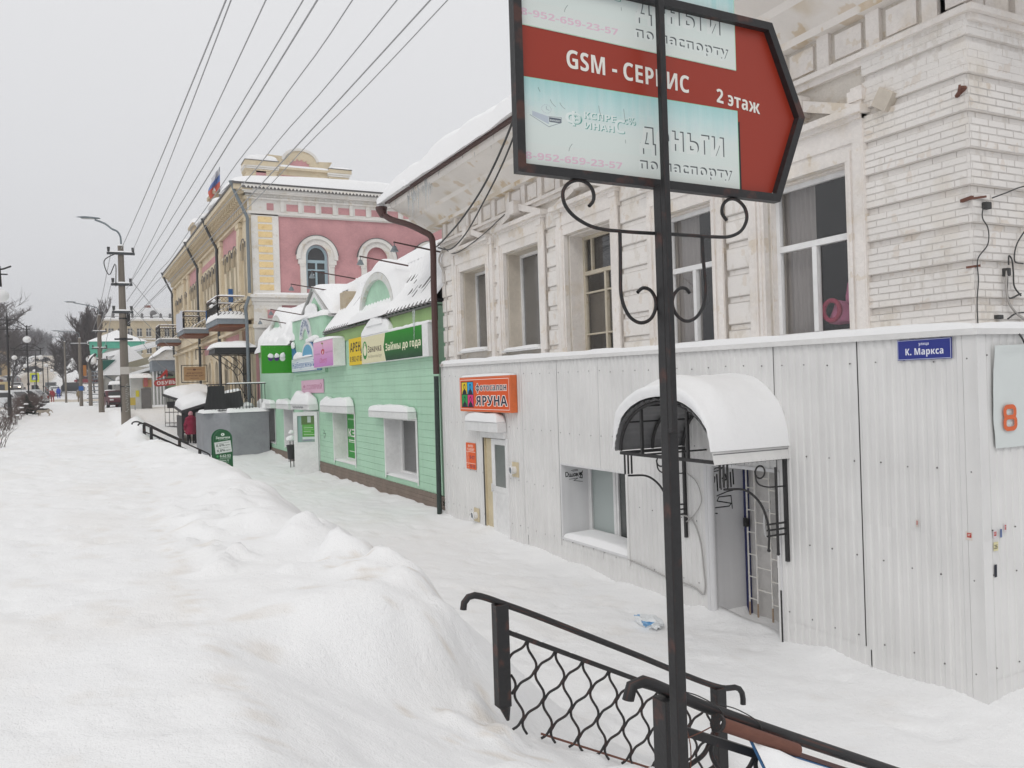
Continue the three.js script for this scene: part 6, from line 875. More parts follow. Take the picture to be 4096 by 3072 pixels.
      const n = Math.max(2, Math.round(len / 0.2)); for (let k = 0; k < n; k++) { const c = A((k + 0.5) / n, y + 0.45), dir = V(A(1, 0)).sub(V(A(0, 0))).normalize(); const cur = []; for (let q2 = 0; q2 <= 22; q2++) { const t = q2 / 22, r = 0.115 * (0.25 + 0.75 * Math.abs(1 - 2 * t)), an = (t < 0.5 ? -1 : 1) * (Math.abs(1 - 2 * t)) * 0 + t * Math.PI * 3.2; cur.push([c[0] + dir.x * Math.cos(an) * r, c[1] + (t - 0.5) * 0.7 + Math.sin(an) * r * 0.5, c[2] + dir.z * Math.cos(an) * r]); } rail.push(tube(cur, 0.015, 4, 22)); rail.push(new THREE.TorusGeometry(0.085, 0.01, 4, 12).applyMatrix4(new THREE.Matrix4().makeBasis(dir, new THREE.Vector3(0, 1, 0), dir.clone().cross(new THREE.Vector3(0, 1, 0))).setPosition(c[0], y + 1.0, c[2]))); }
      part('snow', snowSlab((s, v) => { const m = A(s, top + 0.025), o = dirN(p, q, (v - 0.5) * 0.07); return [m[0] + o[0], m[1], m[2] + o[1]]; }, 0.07, 16, 4, seed + 3, { out: 0 }), M.snowCap, b);
    }
    part('wrought_scrolls', rail, M.iron, b, { kind: 'stuff' });
    if (cloth) part('cloth', grid(12, 12, (q, v) => { const p = Fp(lerp(u0 + 0.2, u1, q), nb + 0.03 + 0.04 * Math.sin(q * 9), 0); return [p[0], lerp(y - 0.05, y + 1.25, v) , p[2]]; }), Object.assign(sign(256, 128, (x, w, h) => { x.fillStyle = '#c3c6cf'; x.fillRect(0, 0, w, h); const r = rng(4); for (let i = 0; i < 60; i++) { x.fillStyle = `rgba(${90 + 60 * r()},${100 + 60 * r()},${150 + 40 * r()},.3)`; x.fillRect(w * r(), h * r(), 26 * r(), 10 * r()); } }), { side: THREE.DoubleSide }), b);
    return b;
  };
  function dirN(p, q, k) { const a = Fp(p[0], p[1], 0), c = Fp(q[0], q[1], 0), dx = c[0] - a[0], dz = c[2] - a[2], L = Math.hypot(dx, dz); return [dz / L * k, -dx / L * k]; }
  balcony(0.75, 4.6, 5.55, 1.75, 1); balcony(14.3, 18, 6.0, 1.8, 2, true); balcony(29.8, 33, 6.3, 1.9, 3);
  part('balcony_shutter', [FB(4.9, 4.95, 0.2, 0.45, 6.35, 7.6)], M.blue, fr);
  part('balcony_shutter', [FB(13.4, 13.45, 0.15, 0.5, 5.9, 7.15)], M.blue, fr);
  part('snow_clump', [lump(...Fp(2.6, 1.6, 6.35), 0.25, 0.14, 0.5, 4), lump(...Fp(1.8, 1.6, 6.55), 0.25, 0.12, 0.4, 5)], M.snowCap, fr);
}
{
  // flag on the roof
  const p = Fp(8.4, 0.2, 13.5), f = thing('roof_flag', 'white, blue and red tricolour flag on the pink house roof', 'flag', p);
  part('pole', cyl(p, [p[0] + 0.05, p[1] + 1.95, p[2]], 0.035, 0.025, 6), M.zinc, f);
  const cl = (a, b, c, n) => part(n, grid(14, 6, (u, v) => { const y = lerp(a, b, v), s = u * 1.05, fall = 0.75 * s; return [p[0] + 0.04 - s * (0.55 + 0.12 * Math.sin(y * 3)), p[1] + 0.6 + y * 0.78 - fall * 0.75 - 0.1 * u, p[2] + 0.14 * Math.sin(u * 8 + y * 2)]; }), std(c, { side: THREE.DoubleSide, roughness: 0.8 }), f);
  cl(1.15, 1.7, [0.55, 0.55, 0.58], 'white_stripe'); cl(0.6, 1.15, [0.12, 0.19, 0.42], 'blue_stripe'); cl(0.0, 0.6, [0.52, 0.11, 0.07], 'red_stripe');
}
// grey platform with its railing, porch roof, basement entrance canopies
{
  const y = 0.72, t = thing('grey_platform', 'grey plastered entrance platform with black railing beside the green house', 'platform', [6, -1.3, -42]);
  part('block', [extrude([[4.55, -2.2], [7.42, -2.2], [7.42, y], [4.55, y]], 3.2, facing(-45.3)), extrude([[5.62, -2.2], [7.42, -2.2], [7.42, y], [5.62, y]], 1.1, facing(-42.1)), (() => { const g = extrude([[4.55, -42.1], [5.62, -41.0], [5.62, -42.1]].map(([a, b]) => [a, -b]), y + 2.2, null); return g.rotateX(-Math.PI / 2).translate(0, -2.2, 0); })()], M.platform, t);
  part('snow', [snowSlab((u, v) => [lerp(5.5, 7.5, u), y, lerp(-40.95, -43, v)], 0.18, 30, 14, 3, { e: 8, rough: 0.5 }), snowSlab((u, v) => [lerp(4.5, 5.7, u), y, lerp(-41.6, -44, v)], 0.14, 20, 14, 4, { e: 8, rough: 0.5 }), lump(7.35, 0.95, -41.2, 0.25, 0.35, 0.3, 3)], M.snowCap, t);
  const r = []; for (let x = 4.8; x < 7.4; x += 0.15) r.push(bar([x, y + 0.1, -41.4 - (x < 5.6 ? (5.6 - x) * 0.9 : 0)], [x, y + 1.35, -41.4 - (x < 5.6 ? (5.6 - x) * 0.9 : 0)], 0.028));
  for (const g of r) part('bar', g, M.iron, t);
  part('handrail', [bar([5.55, y + 1.36, -41.4], [7.4, y + 1.36, -41.4], 0.05), bar([4.75, y + 1.36, -42.16], [5.55, y + 1.36, -41.4], 0.05), bar([5.55, y + 0.1, -41.4], [7.4, y + 0.1, -41.4], 0.04), bar([4.75, y + 0.1, -42.16], [5.55, y + 0.1, -41.4], 0.04)], M.iron, t);
  for (const g of [extrude([[4.62, y + 0.1], [5.6, y + 0.1], [5.6, y + 1.3], [4.85, y + 1.3]], 0.04, facing(-42.3)), extrude([[5.4, y + 0.1], [6.6, y + 0.1], [6.5, y + 1.05], [5.6, y + 0.85]], 0.04, facing(-43.2)), B(5.5, 6.4, y, y + 0.95, -44, -43.3)]) part('black_panel', g, M.panelBlack || (M.panelBlack = std([0.028, 0.028, 0.03], { roughness: 0.6 })), t);
  part('snow', [snowSlab((u, v) => [lerp(5.55, 7.4, u), y + 1.38, lerp(-41.37, -41.43, v)], 0.05, 30, 4, 5, { out: 0 }), snowSlab((u, v) => [lerp(5.6, 6.5, u), y + 0.9 + u * 0.15, lerp(-43.2, -43.9, v)], 0.12, 14, 8, 5), lump(6.7, y + 0.25, -43.6, 0.45, 0.2, 0.5, 6)], M.snowCap, t);
  const p = thing('porch_roof', 'small black porch roof with scroll brackets under snow on the pink house', 'canopy', [6.4, 4, -45]);
  part('roof_panel', [extrude([[5.45, 3.72], [5.5, 3.98], [7.6, 4.02], [7.6, 3.72]], 2.6, facing(-47)), ], M.iron, p);
  part('snow', snowSlab((u, v) => [lerp(5.35, 7.55, u), 3.99, lerp(-44.3, -47, v)], 0.38, 30, 20, 6, { e: 3, rough: 0.2 }), M.snowCap, p);
  for (const z of [-44.5, -46.8]) part('bracket', [tube([[5.6, 3.7, z], [6.1, 3.3, z], [6.7, 2.8, z], [7.0, 2.0, z], [7.25, 1.5, z], [7.35, 1.3, z]], 0.022, 5, 30), tube([[6.0, 3.68, z], [6.3, 3.5, z], [6.6, 3.15, z], [6.4, 2.95, z], [6.25, 3.15, z]], 0.018, 5, 24), tube([[6.5, 3.68, z], [6.9, 3.45, z], [7.2, 3.0, z], [6.9, 2.6, z], [6.7, 2.85, z], [6.85, 3.05, z]], 0.018, 5, 24), bar([7.2, 3.7, z], [7.2, 1.35, z], 0.045), bar([5.6, 3.68, z], [7.5, 3.68, z], 0.04)], M.iron, p);
}
{
  const c1 = thing('stair_canopy', 'low snow laden black canopy farther along, over barred basement stairs', 'canopy', [4.6, -0.2, -57]);
  const mk = (t, pts, th, seed, post) => {
    const base = (u, v) => { const a = V(pts[0]).lerp(V(pts[1]), u), b = V(pts[3]).lerp(V(pts[2]), u); return a.lerp(b, v).toArray(); };
    part('roof_panel', join([grid(2, 2, base), grid(2, 2, (u, v) => { const p = base(u, v); return [p[0], p[1] - 0.12, p[2]]; })]), Object.assign(M.iron.clone(), { side: THREE.DoubleSide }), t);
    part('rim', [0, 1, 2, 3].map((i) => bar([pts[i][0], pts[i][1] - 0.07, pts[i][2]], [pts[(i + 1) % 4][0], pts[(i + 1) % 4][1] - 0.07, pts[(i + 1) % 4][2]], 0.05, 0.16)), M.iron, t);
    part('snow', snowSlab(base, th, 30, 20, seed, { e: 2.6, rough: 0.3, out: 0.14, f: 0.8 }), M.snowCap, t); };
  mk(c1, [[3.7, 1.75, -55.8], [4.7, 1.30, -53.2], [7.0, 1.45, -53.6], [6.6, 1.95, -57.5]], 0.62, 3);
  const gy = (x, z) => ground(x, z); const bars = (t, a, b, y0, y1, n) => { for (let k = 0; k <= n; k++) { const x = lerp(a[0], b[0], k / n), z = lerp(a[1], b[1], k / n); part('bar', bar([x, y0, z], [x, lerp(y1[0], y1[1], k / n), z], 0.03), M.iron, t); } part('rail', [bar([a[0], y0 + 0.25, a[1]], [b[0], y0 + 0.25, b[1]], 0.045), bar([a[0], y0 + 0.9, a[1]], [b[0], y0 + 0.9, b[1]], 0.045), bar([a[0], y0, a[1]], [b[0], y0, b[1]], 0.05, 0.09)], M.iron, t); };
  bars(c1, [3.75, -54.9], [4.85, -53.3], -0.3, [1.7, 1.1], 5); bars(c1, [4.85, -53.3], [6.0, -53.3], -0.55, [1.1, 1.1], 7);
  part('panel', [B(3.85, 4.7, 0.85, 1.25, -54.5, -54.4), B(4.9, 6.6, -1.0, 0.9, -56.4, -56.3)], M.iron, c1);
  const c2 = thing('basement_entrance', 'snow covered black sloping canopy and wall of the basement entrance by the grey platform', 'canopy', [5.2, -0.9, -47]);
  mk(c2, [[3.95, 1.05, -50.6], [4.05, 0.80, -47.3], [5.35, 1.22, -46.2], [5.6, 1.5, -50.6]], 0.52, 5);
  part('wall', [B(4.05, 4.8, -0.42, 0.7, -47.5, -47.35), B(4.05, 4.15, -1.3, 0.5, -50.5, -47.5), extrude([[4.2, 0.45], [5.3, 0.9], [5.3, 1.2], [4.2, 0.75]], 0.06, facing(-47.1))], M.iron, c2);
  part('grille', [bar([4.85, -0.9, -46.9], [4.85, 0.7, -46.9], 0.05), bar([5.3, -0.9, -46.7], [5.3, 0.85, -46.7], 0.05), bar([4.85, 0.7, -46.9], [5.3, 0.85, -46.7], 0.05), bar([4.85, -0.6, -46.9], [5.3, -0.6, -46.7], 0.04), ...[0, 1, 2, 3, 4].map((k) => tube([[4.9, -0.5 + k * 0.25, -46.88], [5.05, -0.35 + k * 0.25, -46.8], [5.1, -0.45 + k * 0.25, -46.8], [5.26, -0.3 + k * 0.25, -46.72]], 0.018, 4, 12)), bar([4.4, -1.2, -46.9], [4.4, 0.4, -46.9], 0.07), bar([4.55, -1.2, -46.9], [4.55, 0.4, -46.9], 0.07)], M.iron, c2);
  part('stone_wall', [B(4.7, 5.5, -1.2, 0.85, -47.3, -47.1)], mapped([0.30, 0.26, 0.20], paintTex, 0.9), c2);
  // hanging boards on the pink house
  const sg = thing('framed_name_board', 'tan lettered board in a black frame hung from the pink house', 'sign', Fp(16.4, 1, 2.3));
  const a = Fp(16.3, 0.1, 0), w = [a[0] - 1.68, a[2]];
  part('board', B(a[0] - 1.55, a[0] - 0.15, 2.58, 3.55, a[2] - 0.06, a[2]), M.creamDark, sg);
  part('print', quad([a[0] - 1.53, 2.6, a[2] + 0.003], [1.36, 0, 0], [0, 0.93, 0]), sign(384, 262, (x, W, H) => { x.fillStyle = '#b08e66'; x.fillRect(0, 0, W, H); x.fillStyle = '#6a4632'; x.beginPath(); x.ellipse(192, 50, 30, 20, 0, 0, 7); x.fill(); x.fillRect(60, 40, 90, 8); x.fillRect(230, 40, 90, 8); text(x, 'ДОМ ДЕТСКОГО', 192, 118, 40, '#5c3520', { width: 290 }); text(x, 'ТВОРЧЕСТВА "ДАР"', 192, 168, 40, '#5c3520', { width: 340 }); text(x, 'приглашает', 192, 218, 26, '#6a4632'); }), sg);
  part('frame', [[2.48, 2.48], [3.65, 3.65]].map(([y]) => bar([a[0] - 1.7, y, a[2] - 0.02], [a[0], y, a[2] - 0.02], 0.05)).concat([bar([a[0] - 1.68, 2.46, a[2] - 0.02], [a[0] - 1.68, 3.67, a[2] - 0.02], 0.05), bar([a[0] - 0.03, 2.46, a[2] - 0.02], [a[0] - 0.03, 3.67, a[2] - 0.02], 0.05)]), M.iron, sg);
  const hg = thing('sign_bracket', 'empty black sign bracket with hanger above the tan board', 'bracket', Fp(14.3, 0.5, 4)); const b2 = Fp(14.3, 0.1, 0);
  part('arm', [bar([b2[0] - 1.0, 4.62, b2[2]], [b2[0] + 0.05, 4.62, b2[2]], 0.06), bar([b2[0] - 0.98, 3.95, b2[2]], [b2[0] - 0.98, 4.62, b2[2]], 0.05)], M.iron, hg); part('strut', tube([[b2[0] - 0.7, 4.6, b2[2]], [b2[0] - 0.6, 4.3, b2[2]], [b2[0] - 0.5, 4.5, b2[2]]], 0.02, 4), M.iron, hg);
}
// ---------------------------------------------------------------- poles, lamps, wires
function concretePole(label, x, z, base, top, o) {
  const t = thing('lamp_pole', label, 'lamp pole', [x, base, z]);
  part('shaft', cyl([x, base - 0.6, z], [x, top, z], o.r0 || 0.17, o.r1 || 0.095, 10), M.concrete, t);
  part('snow', lump(x, top, z, 0.12, 0.05, 0.12, 3, 10), M.snowCap, t);
  const ax = o.arm; if (ax) { part('lamp_arm', tube([[x + 0.02, top - 0.1, z], [x, top + 0.34, z], [x - 0.10, top + 0.52, z - 0.02], [x - 0.26, top + 0.60, z - 0.04], [x + ax[0] * 0.6, top + 0.62 + (ax[1] - 0.62) * 0.55, z + ax[2] * 0.6], [x + ax[0], top + ax[1], z + ax[2]]], 0.035, 6, 40), M.zinc, t);
    const l = part('lamp_head', [lump(x + ax[0] - 0.22, top + ax[1] + 0.06, z + ax[2], 0.36, 0.06, 0.09, 2, 12)], M.zinc, t); part('diffuser', lump(x + ax[0] - 0.24, top + ax[1] + 0.03, z + ax[2], 0.24, 0.05, 0.07, 3, 10), std([0.4, 0.4, 0.4]), l); }
  for (const [dy, w] of o.cross || []) { const c = part('crossarm', bar([x - w, top + dy, z + 0.1], [x + w, top + dy, z + 0.1], 0.07, 0.09), M.darkPipe, t); for (const s of [-1, 1]) part('insulator', cyl([x + s * (w - 0.06), top + dy + 0.04, z + 0.1], [x + s * (w - 0.06), top + dy + 0.22, z + 0.1], 0.045, 0.06, 6), std([0.06, 0.06, 0.06], { roughness: 0.3 }), c); part('snow', snowSlab((u, v) => [lerp(x - w, x + w, u), top + dy + 0.045, z + lerp(0.06, 0.14, v)], 0.05, 12, 4, 3), M.snowCap, c); }
  if (o.extra) o.extra(t, x, z, base, top); return t;
}
concretePole('tall concrete lamp pole at the end of the snow bank with three crossarms', 0.95, -33.1, 0.86, 7.12, { arm: [-0.80, 0.95, -0.3], cross: [[-0.30, 0.46], [-1.42, 0.35], [-2.42, 0.35]], r0: 0.175, r1: 0.1, extra(t, x, z, b, top) {
  part('notice', [B(x - 0.15, x + 0.15, 2.45, 2.72, z + 0.14, z + 0.155)], sign(64, 64, (q) => { q.fillStyle = '#b9b4ae'; q.fillRect(0, 0, 64, 64); q.fillStyle = '#6a6660'; for (let i = 0; i < 5; i++) q.fillRect(8, 10 + i * 10, 40, 3); }), t);
  part('chalk_marks', (() => { const g = [], r = rng(7); for (let i = 0; i < 16; i++) g.push(bar([x - 0.02 + 0.08 * r(), 1.1 + i * 0.065, z + 0.168], [x + 0.06 + 0.06 * r(), 1.13 + i * 0.065, z + 0.166], 0.01, 0.02)); return g; })(), std([0.4, 0.39, 0.37]), t);
  part('band', [cyl([x, 1.99, z], [x, 2.03, z], 0.165, 0.165, 10), cyl([x, 4.45, z], [x, 4.50, z], 0.142, 0.142, 10), cyl([x, 3.72, z], [x, 3.77, z], 0.15, 0.15, 10)], M.iron, t);
  part('crossarm', bar([x - 0.3, 3.72, z + 0.16], [x + 0.3, 3.72, z + 0.16], 0.05, 0.06), M.iron, t);
  part('box', RB(x + 0.13, x + 0.24, 4.2, 4.7, z - 0.05, z + 0.1, 0.01), M.iron, t);
  part('cable', [tube([[x - 0.15, top - 0.3, z + 0.16], [x - 0.55, top - 0.6, z + 0.2], [x - 0.4, top - 1.1, z + 0.2], [x - 0.2, top - 0.7, z + 0.2], [x - 0.2, top - 1.5, z + 0.16]], 0.018, 5, 40), tube([[x - 0.15, 1.1, z + 0.1], [x - 0.16, 2.4, z + 0.1]], 0.015, 5, 4)], M.cable, t); } });
concretePole('second concrete lamp pole, standing behind the tall near one', 0.34, -66.9, 1.0, 7.6, { arm: [-1.6, 0.9, -0.3], cross: [[-1.2, 0.5], [-2.4, 0.5], [-3.2, 0.5]], r0: 0.21, r1: 0.13, extra(t, x, z) { part('snow', lump(x - 0.5, 4.3, z, 0.3, 0.5, 0.3, 4, 10), M.snowCap, t); part('cable', tube([[x - 0.25, 4.8, z + 0.2], [x - 0.7, 4.2, z + 0.2], [x - 0.5, 3.6, z + 0.2], [x - 0.2, 3.9, z + 0.2]], 0.08, 5, 20), M.cable, t); } });
concretePole('grey lamp pole carrying the blue pedestrian crossing sign', -1.36, -95.8, 0.95, 7.8, { arm: [-1.9, 0.7, -0.2], cross: [[-0.6, 0.9]], r0: 0.19, r1: 0.15, extra(t, x, z) {
  part('sign_plate', B(x - 0.2, x + 0.24, 2.4, 2.86, z + 0.21, z + 0.23), sign(64, 64, (q) => { q.fillStyle = '#2a62a8'; q.fillRect(0, 0, 64, 64); q.fillStyle = '#e8eaee'; q.beginPath(); q.moveTo(32, 8); q.lineTo(57, 54); q.lineTo(7, 54); q.fill(); }), t);
  part('orange_box', B(x + 0.25, x + 0.55, 3.9, 5.0, z - 0.1, z + 0.2), std([0.42, 0.17, 0.04]), t); part('round_sign', cyl([x + 0.85, 5.6, z + 0.1], [x + 0.85, 5.6, z + 0.13], 0.32, 0.32, 16), M.lampGlobe, t); part('bracket', bar([x, 5.3, z], [x + 0.85, 5.5, z], 0.06), M.iron, t); } });
concretePole('brown pole right of the crossing sign pole', -0.5, -95.2, 0.95, 5.9, { r0: 0.2, r1: 0.16 });
concretePole('thin dark pole farthest down the street before the road crossing', -3.55, -124.8, 1.1, 9.2, { arm: [-1.5, 0.6, 0], r0: 0.15, r1: 0.1 });
// lantern posts along the hedge
function lantern(label, x, z, h, detail) {
  const y = ground(x, z), t = thing('lantern_post', label, 'lantern', [x, y, z], null);
  part('post', [cyl([x, y - 0.3, z], [x, y + 1.3, z], 0.10, 0.09, 10), cyl([x, y + 1.3, z], [x, y + h, z], 0.055, 0.05, 10), cyl([x, y + h, z], [x, y + h + 0.35, z], 0.04, 0.012, 8), cyl([x, y + 2.0, z], [x, y + 2.15, z], 0.09, 0.09, 8), cyl([x, y + h - 0.9, z], [x, y + h - 0.8, z], 0.09, 0.09, 8)], M.iron, t);
  for (const s of [-1, 1]) { const gx = x + s * 0.85, gy = y + h - 1.02;
    const a = part('arm', [tube([[x, y + h - 0.05, z], [x + s * 0.35, y + h - 0.02, z], [x + s * 0.65, y + h - 0.22, z], [x + s * 0.85, y + h - 0.38, z], [x + s * 1.1, y + h - 0.3, z]], 0.022, 5, 24), bar([x, y + h - 0.5, z], [x + s * 1.02, y + h - 0.5, z], 0.03), tube([[x + s * 0.05, y + h - 0.2, z], [x + s * 0.4, y + h - 0.35, z], [x + s * 0.8, y + h - 0.5, z]], 0.018, 5, 16), cyl([gx, y + h - 0.3, z], [gx, y + h - 0.8, z], 0.03, 0.05, 6)], M.iron, t);
    const g = part('globe', new THREE.SphereGeometry(0.18, 18, 12).scale(1.06, 0.92, 1.06).translate(gx, gy, z), M.lampGlobe, t); }
}
lantern('double globe lantern post cut by the left edge of the photo', -2.85, -23.4, 5.0);
lantern('nearest whole double globe lantern post by the hedge', -3.92, -48.9, 5.1);
lantern('second double globe lantern post along the hedge', -4.5, -71.7, 5.1);
lantern('third double globe lantern post along the hedge', -5.0, -90, 5.0);
lantern('fourth thin lantern post along the hedge', -5.3, -108, 4.9);
lantern('farthest thin lantern post along the hedge', -5.55, -124, 4.9);
// overhead wires: span from the near pole over the camera
{
  const run = (a, b, r, sag, wavy) => { const A = V(a), C = V(b), d = C.clone().sub(A), E = A.clone().addScaledVector(d, 1.75), pts = []; for (let i = 0; i <= 24; i++) { const t = i / 24, p = A.clone().lerp(E, t); p.y -= sag * 4 * t * (1 - t) - sag * 4 * (1 / 1.75) * (1 - 1 / 1.75) * t * 1.75; if (wavy) { p.x += 0.06 * (vn(i * 0.9 + a[0] * 9, 2) - 0.5); p.y += 0.06 * (vn(i * 0.7, 5 + b[0]) - 0.5); } pts.push(p.toArray()); }
    const w = thing('overhead_wire', 'grey overhead wire running from the near concrete pole across the sky', 'wire', a, 'overhead wires fanning out from the near concrete pole'); part('strand', tube(pts, r * 0.85, 5, 60), M.wire, w); };
  const W = [[[0.97, 7.0, -33], [1.573, 6.5, -10.64], 0.013], [[1.35, 6.95, -33], [1.63, 6.5, -10.6], 0.011], [[1.26, 5.85, -33], [2.02, 6.5, -10.45], 0.011], [[1.1, 5.55, -33], [2.44, 6.5, -10.28], 0.011], [[1.1, 5.1, -33], [2.6, 6.5, -10.2], 0.014], [[1.26, 4.86, -33], [2.98, 6.5, -10.05], 0.010, 1], [[1.1, 4.6, -33], [3.49, 6.5, -9.84], 0.010, 1], [[1.1, 4.3, -33], [3.89, 6.5, -9.67], 0.013], [[1.1, 4.25, -33.02], [4.03, 6.45, -9.62], 0.009, 1]];
  for (const [a, b, r, w] of W) run(a, b, r, 0.25, w);
  for (const [a, b] of [[[0.64, 5.85, -33], [0.1, 6.3, -66.9]], [[0.64, 6.9, -33], [-0.1, 6.4, -66.9]], [[1.26, 5.85, -33], [6.2, 5.2, -62]], [[1.26, 4.86, -33], [6.0, 4.2, -62]], [[1.1, 4.3, -33], [5.2, 3.2, -66]], [[0.64, 4.86, -33], [0.4, 4.8, -66.8]]]) { const m = [(a[0] + b[0]) / 2, (a[1] + b[1]) / 2 - 0.35, (a[2] + b[2]) / 2]; const w = thing('service_wire', 'thin wire leading from the near concrete pole down the street', 'wire', a, 'thin wires leading away from the near pole'); part('strand', tube([a, m, b], 0.012, 5, 24), M.wire, w); }
}
// ---------------------------------------------------------------- trees, shrubs
function branches(r, o) {                    // bare limbs as tapered three-sided sticks
  const pos = [[], []];
  const grow = (p, d, len, rad, lvl) => {
    const seg = lvl === 0 ? 5 : lvl > o.levels - 2 ? 2 : 3; let a = p.clone(), dir = d.clone(), rr = rad;
    for (let i = 0; i < seg; i++) {
      dir.x += (r() - 0.5) * o.wander; dir.z += (r() - 0.5) * o.wander; dir.y += (r() - 0.5) * o.wander + o.up * (lvl ? 1 : 0); dir.normalize();
      const b = a.clone().addScaledVector(dir, len / seg), r2 = lvl === 0 ? rr * 0.86 : rr * 0.72; pos[lvl === 0 ? 0 : 1].push([a.clone(), b.clone(), rr, r2]);
      if (lvl < o.levels) { const n = lvl === 0 ? (i < o.bare ? 0 : o.n0) : o.n; for (let k = 0; k < n; k++) { const t = r() * 2 * Math.PI, sp = o.spread * (0.6 + 0.7 * r()), side = new THREE.Vector3(Math.cos(t), 0.15, Math.sin(t)), nd = dir.clone().multiplyScalar(1 - sp * 0.55).addScaledVector(side, sp).normalize(); grow(a.clone().lerp(b, r()), nd, len * (lvl === 0 ? o.l0 : o.l) * (0.7 + 0.5 * r()), Math.max(o.min, r2 * 0.6), lvl + 1); } }
      a = b; rr = r2;
    }
  };
  for (const [p, d, len, rad] of o.start) grow(V(p), V(d).normalize(), len, rad, 0);
  return pos.map((l, q) => sticks(l, q ? 3 : 7));
}
function sticks(list, n) {
  const P = new Float32Array(list.length * n * 6 * 3); let k = 0; const u = new THREE.Vector3(), w = new THREE.Vector3(), d = new THREE.Vector3();
  for (const [a, b, r0, r1] of list) {
    d.subVectors(b, a).normalize(); u.set(Math.abs(d.y) > 0.9 ? 1 : 0, Math.abs(d.y) > 0.9 ? 0 : 1, 0).cross(d).normalize(); w.crossVectors(d, u);
    const q = (c, r, t) => [c.x + (u.x * Math.cos(t) + w.x * Math.sin(t)) * r, c.y + (u.y * Math.cos(t) + w.y * Math.sin(t)) * r, c.z + (u.z * Math.cos(t) + w.z * Math.sin(t)) * r];
    for (let i = 0; i < n; i++) { const t0 = i / n * 6.2832, t1 = (i + 1) / n * 6.2832; for (const v of [q(a, r0, t0), q(a, r0, t1), q(b, r1, t1), q(a, r0, t0), q(b, r1, t1), q(b, r1, t0)]) { P[k++] = v[0]; P[k++] = v[1]; P[k++] = v[2]; } }
  }
  const g = new THREE.BufferGeometry(); g.setAttribute('position', new THREE.BufferAttribute(P, 3)); g.computeVertexNormals(); return tri(g);
}
function tree(label, x, z, h, seed, o = {}) {
  const y = ground(x, z) - 0.2, t = thing('bare_tree', label, 'tree', [x, y, z]), r = rng(seed);
  const [a, b] = branches(r, { levels: 4, n0: 3, n: 2, l0: 0.42, l: 0.62, spread: 0.75, wander: 0.25, up: 0.10, bare: 1, min: 0.018, start: [[[x, y, z], [0.02, 1, 0], h * 0.85, h * 0.022]], ...o });
  part('trunk', a, M.bark, t); part('crown', b, M.twig, t); return t;
}
tree('big dark bare tree with dense crown behind the lamp poles', -2.3, -147, 11.6, 5, { n0: 6, n: 3, levels: 4, l0: 0.36, l: 0.55, spread: 0.5, up: 0.2, min: 0.035 });
tree('lower bare tree filling in left of the big dark tree', -5.2, -170, 8.5, 6, { min: 0.04 });
tree('bare tree right of the big dark tree before the cream block', -0.2, -160, 7, 8, { min: 0.03, l0: 0.36 });
tree('tall bare tree behind the first whole lantern at the left', -15.5, -165, 14, 11, { n0: 4, min: 0.03 });
tree('bare tree at the left edge above the beige houses', -19.5, -190, 15, 12, { n0: 4, min: 0.035 });
tree('leaning bare tree on the left slope beside the red wall', -13.4, -170, 9, 13, { min: 0.03, start: [[[-13.4, ground(-13.4, -170), -170], [0.16, 1, 0], 8, 0.2]] });
{ // far wood on the hill crest: one mass
  const r = rng(77), [a, b] = branches(r, { levels: 3, n0: 4, n: 3, l0: 0.40, l: 0.6, spread: 0.7, wander: 0.2, up: 0.12, bare: 1, min: 0.05, start: [[[0, 0, 0], [0, 1, 0], 9, 0.2]] });
  const g = join([a, b].map((q) => q.toNonIndexed ? q : q)), N = 420, im = new THREE.InstancedMesh(g, std([0.12, 0.105, 0.11], { roughness: 1 }), N), m = new THREE.Matrix4(), q = new THREE.Quaternion();
  for (let i = 0; i < N; i++) { const s = 330 + 190 * r(), x = lerp(-130, 90, r()), xx = Math.abs(x + 15) < 6 && s < 380 ? x - 12 : x, k = 0.5 + 0.5 * r(); q.setFromAxisAngle(new THREE.Vector3(0, 1, 0), r() * 6.28); m.compose(new THREE.Vector3(xx, ground(xx, -s, false) - 0.3, -s), q, new THREE.Vector3(k * 1.2, k * 1.05, k * 1.2)); im.setMatrixAt(i, m); }
  im.name = 'far_wood'; im.castShadow = im.receiveShadow = true; tag(im, 'grey mass of bare trees along the top of the far hill', 'wood', null, 'stuff'); scene.add(im);
  const N2 = 44, im2 = new THREE.InstancedMesh(g, std([0.10, 0.085, 0.08], { roughness: 1 }), N2);
  for (let i = 0; i < N2; i++) { const s = 190 + 150 * r(), left = r() < 0.55, xx = left ? -19 - 26 * r() : 2 + 22 * r() + (s > 240 ? 0 : 14), k = 0.6 + 0.5 * r(); q.setFromAxisAngle(new THREE.Vector3(0, 1, 0), r() * 6.28); m.compose(new THREE.Vector3(xx, ground(xx, -s, false) - 0.3, -s), q, new THREE.Vector3(k * 1.15, k, k * 1.15)); im2.setMatrixAt(i, m); }
  im2.name = 'hillside_trees'; im2.castShadow = im2.receiveShadow = true; tag(im2, 'bare trees scattered among the houses on the far slope', 'trees', null, 'stuff'); scene.add(im2);
}
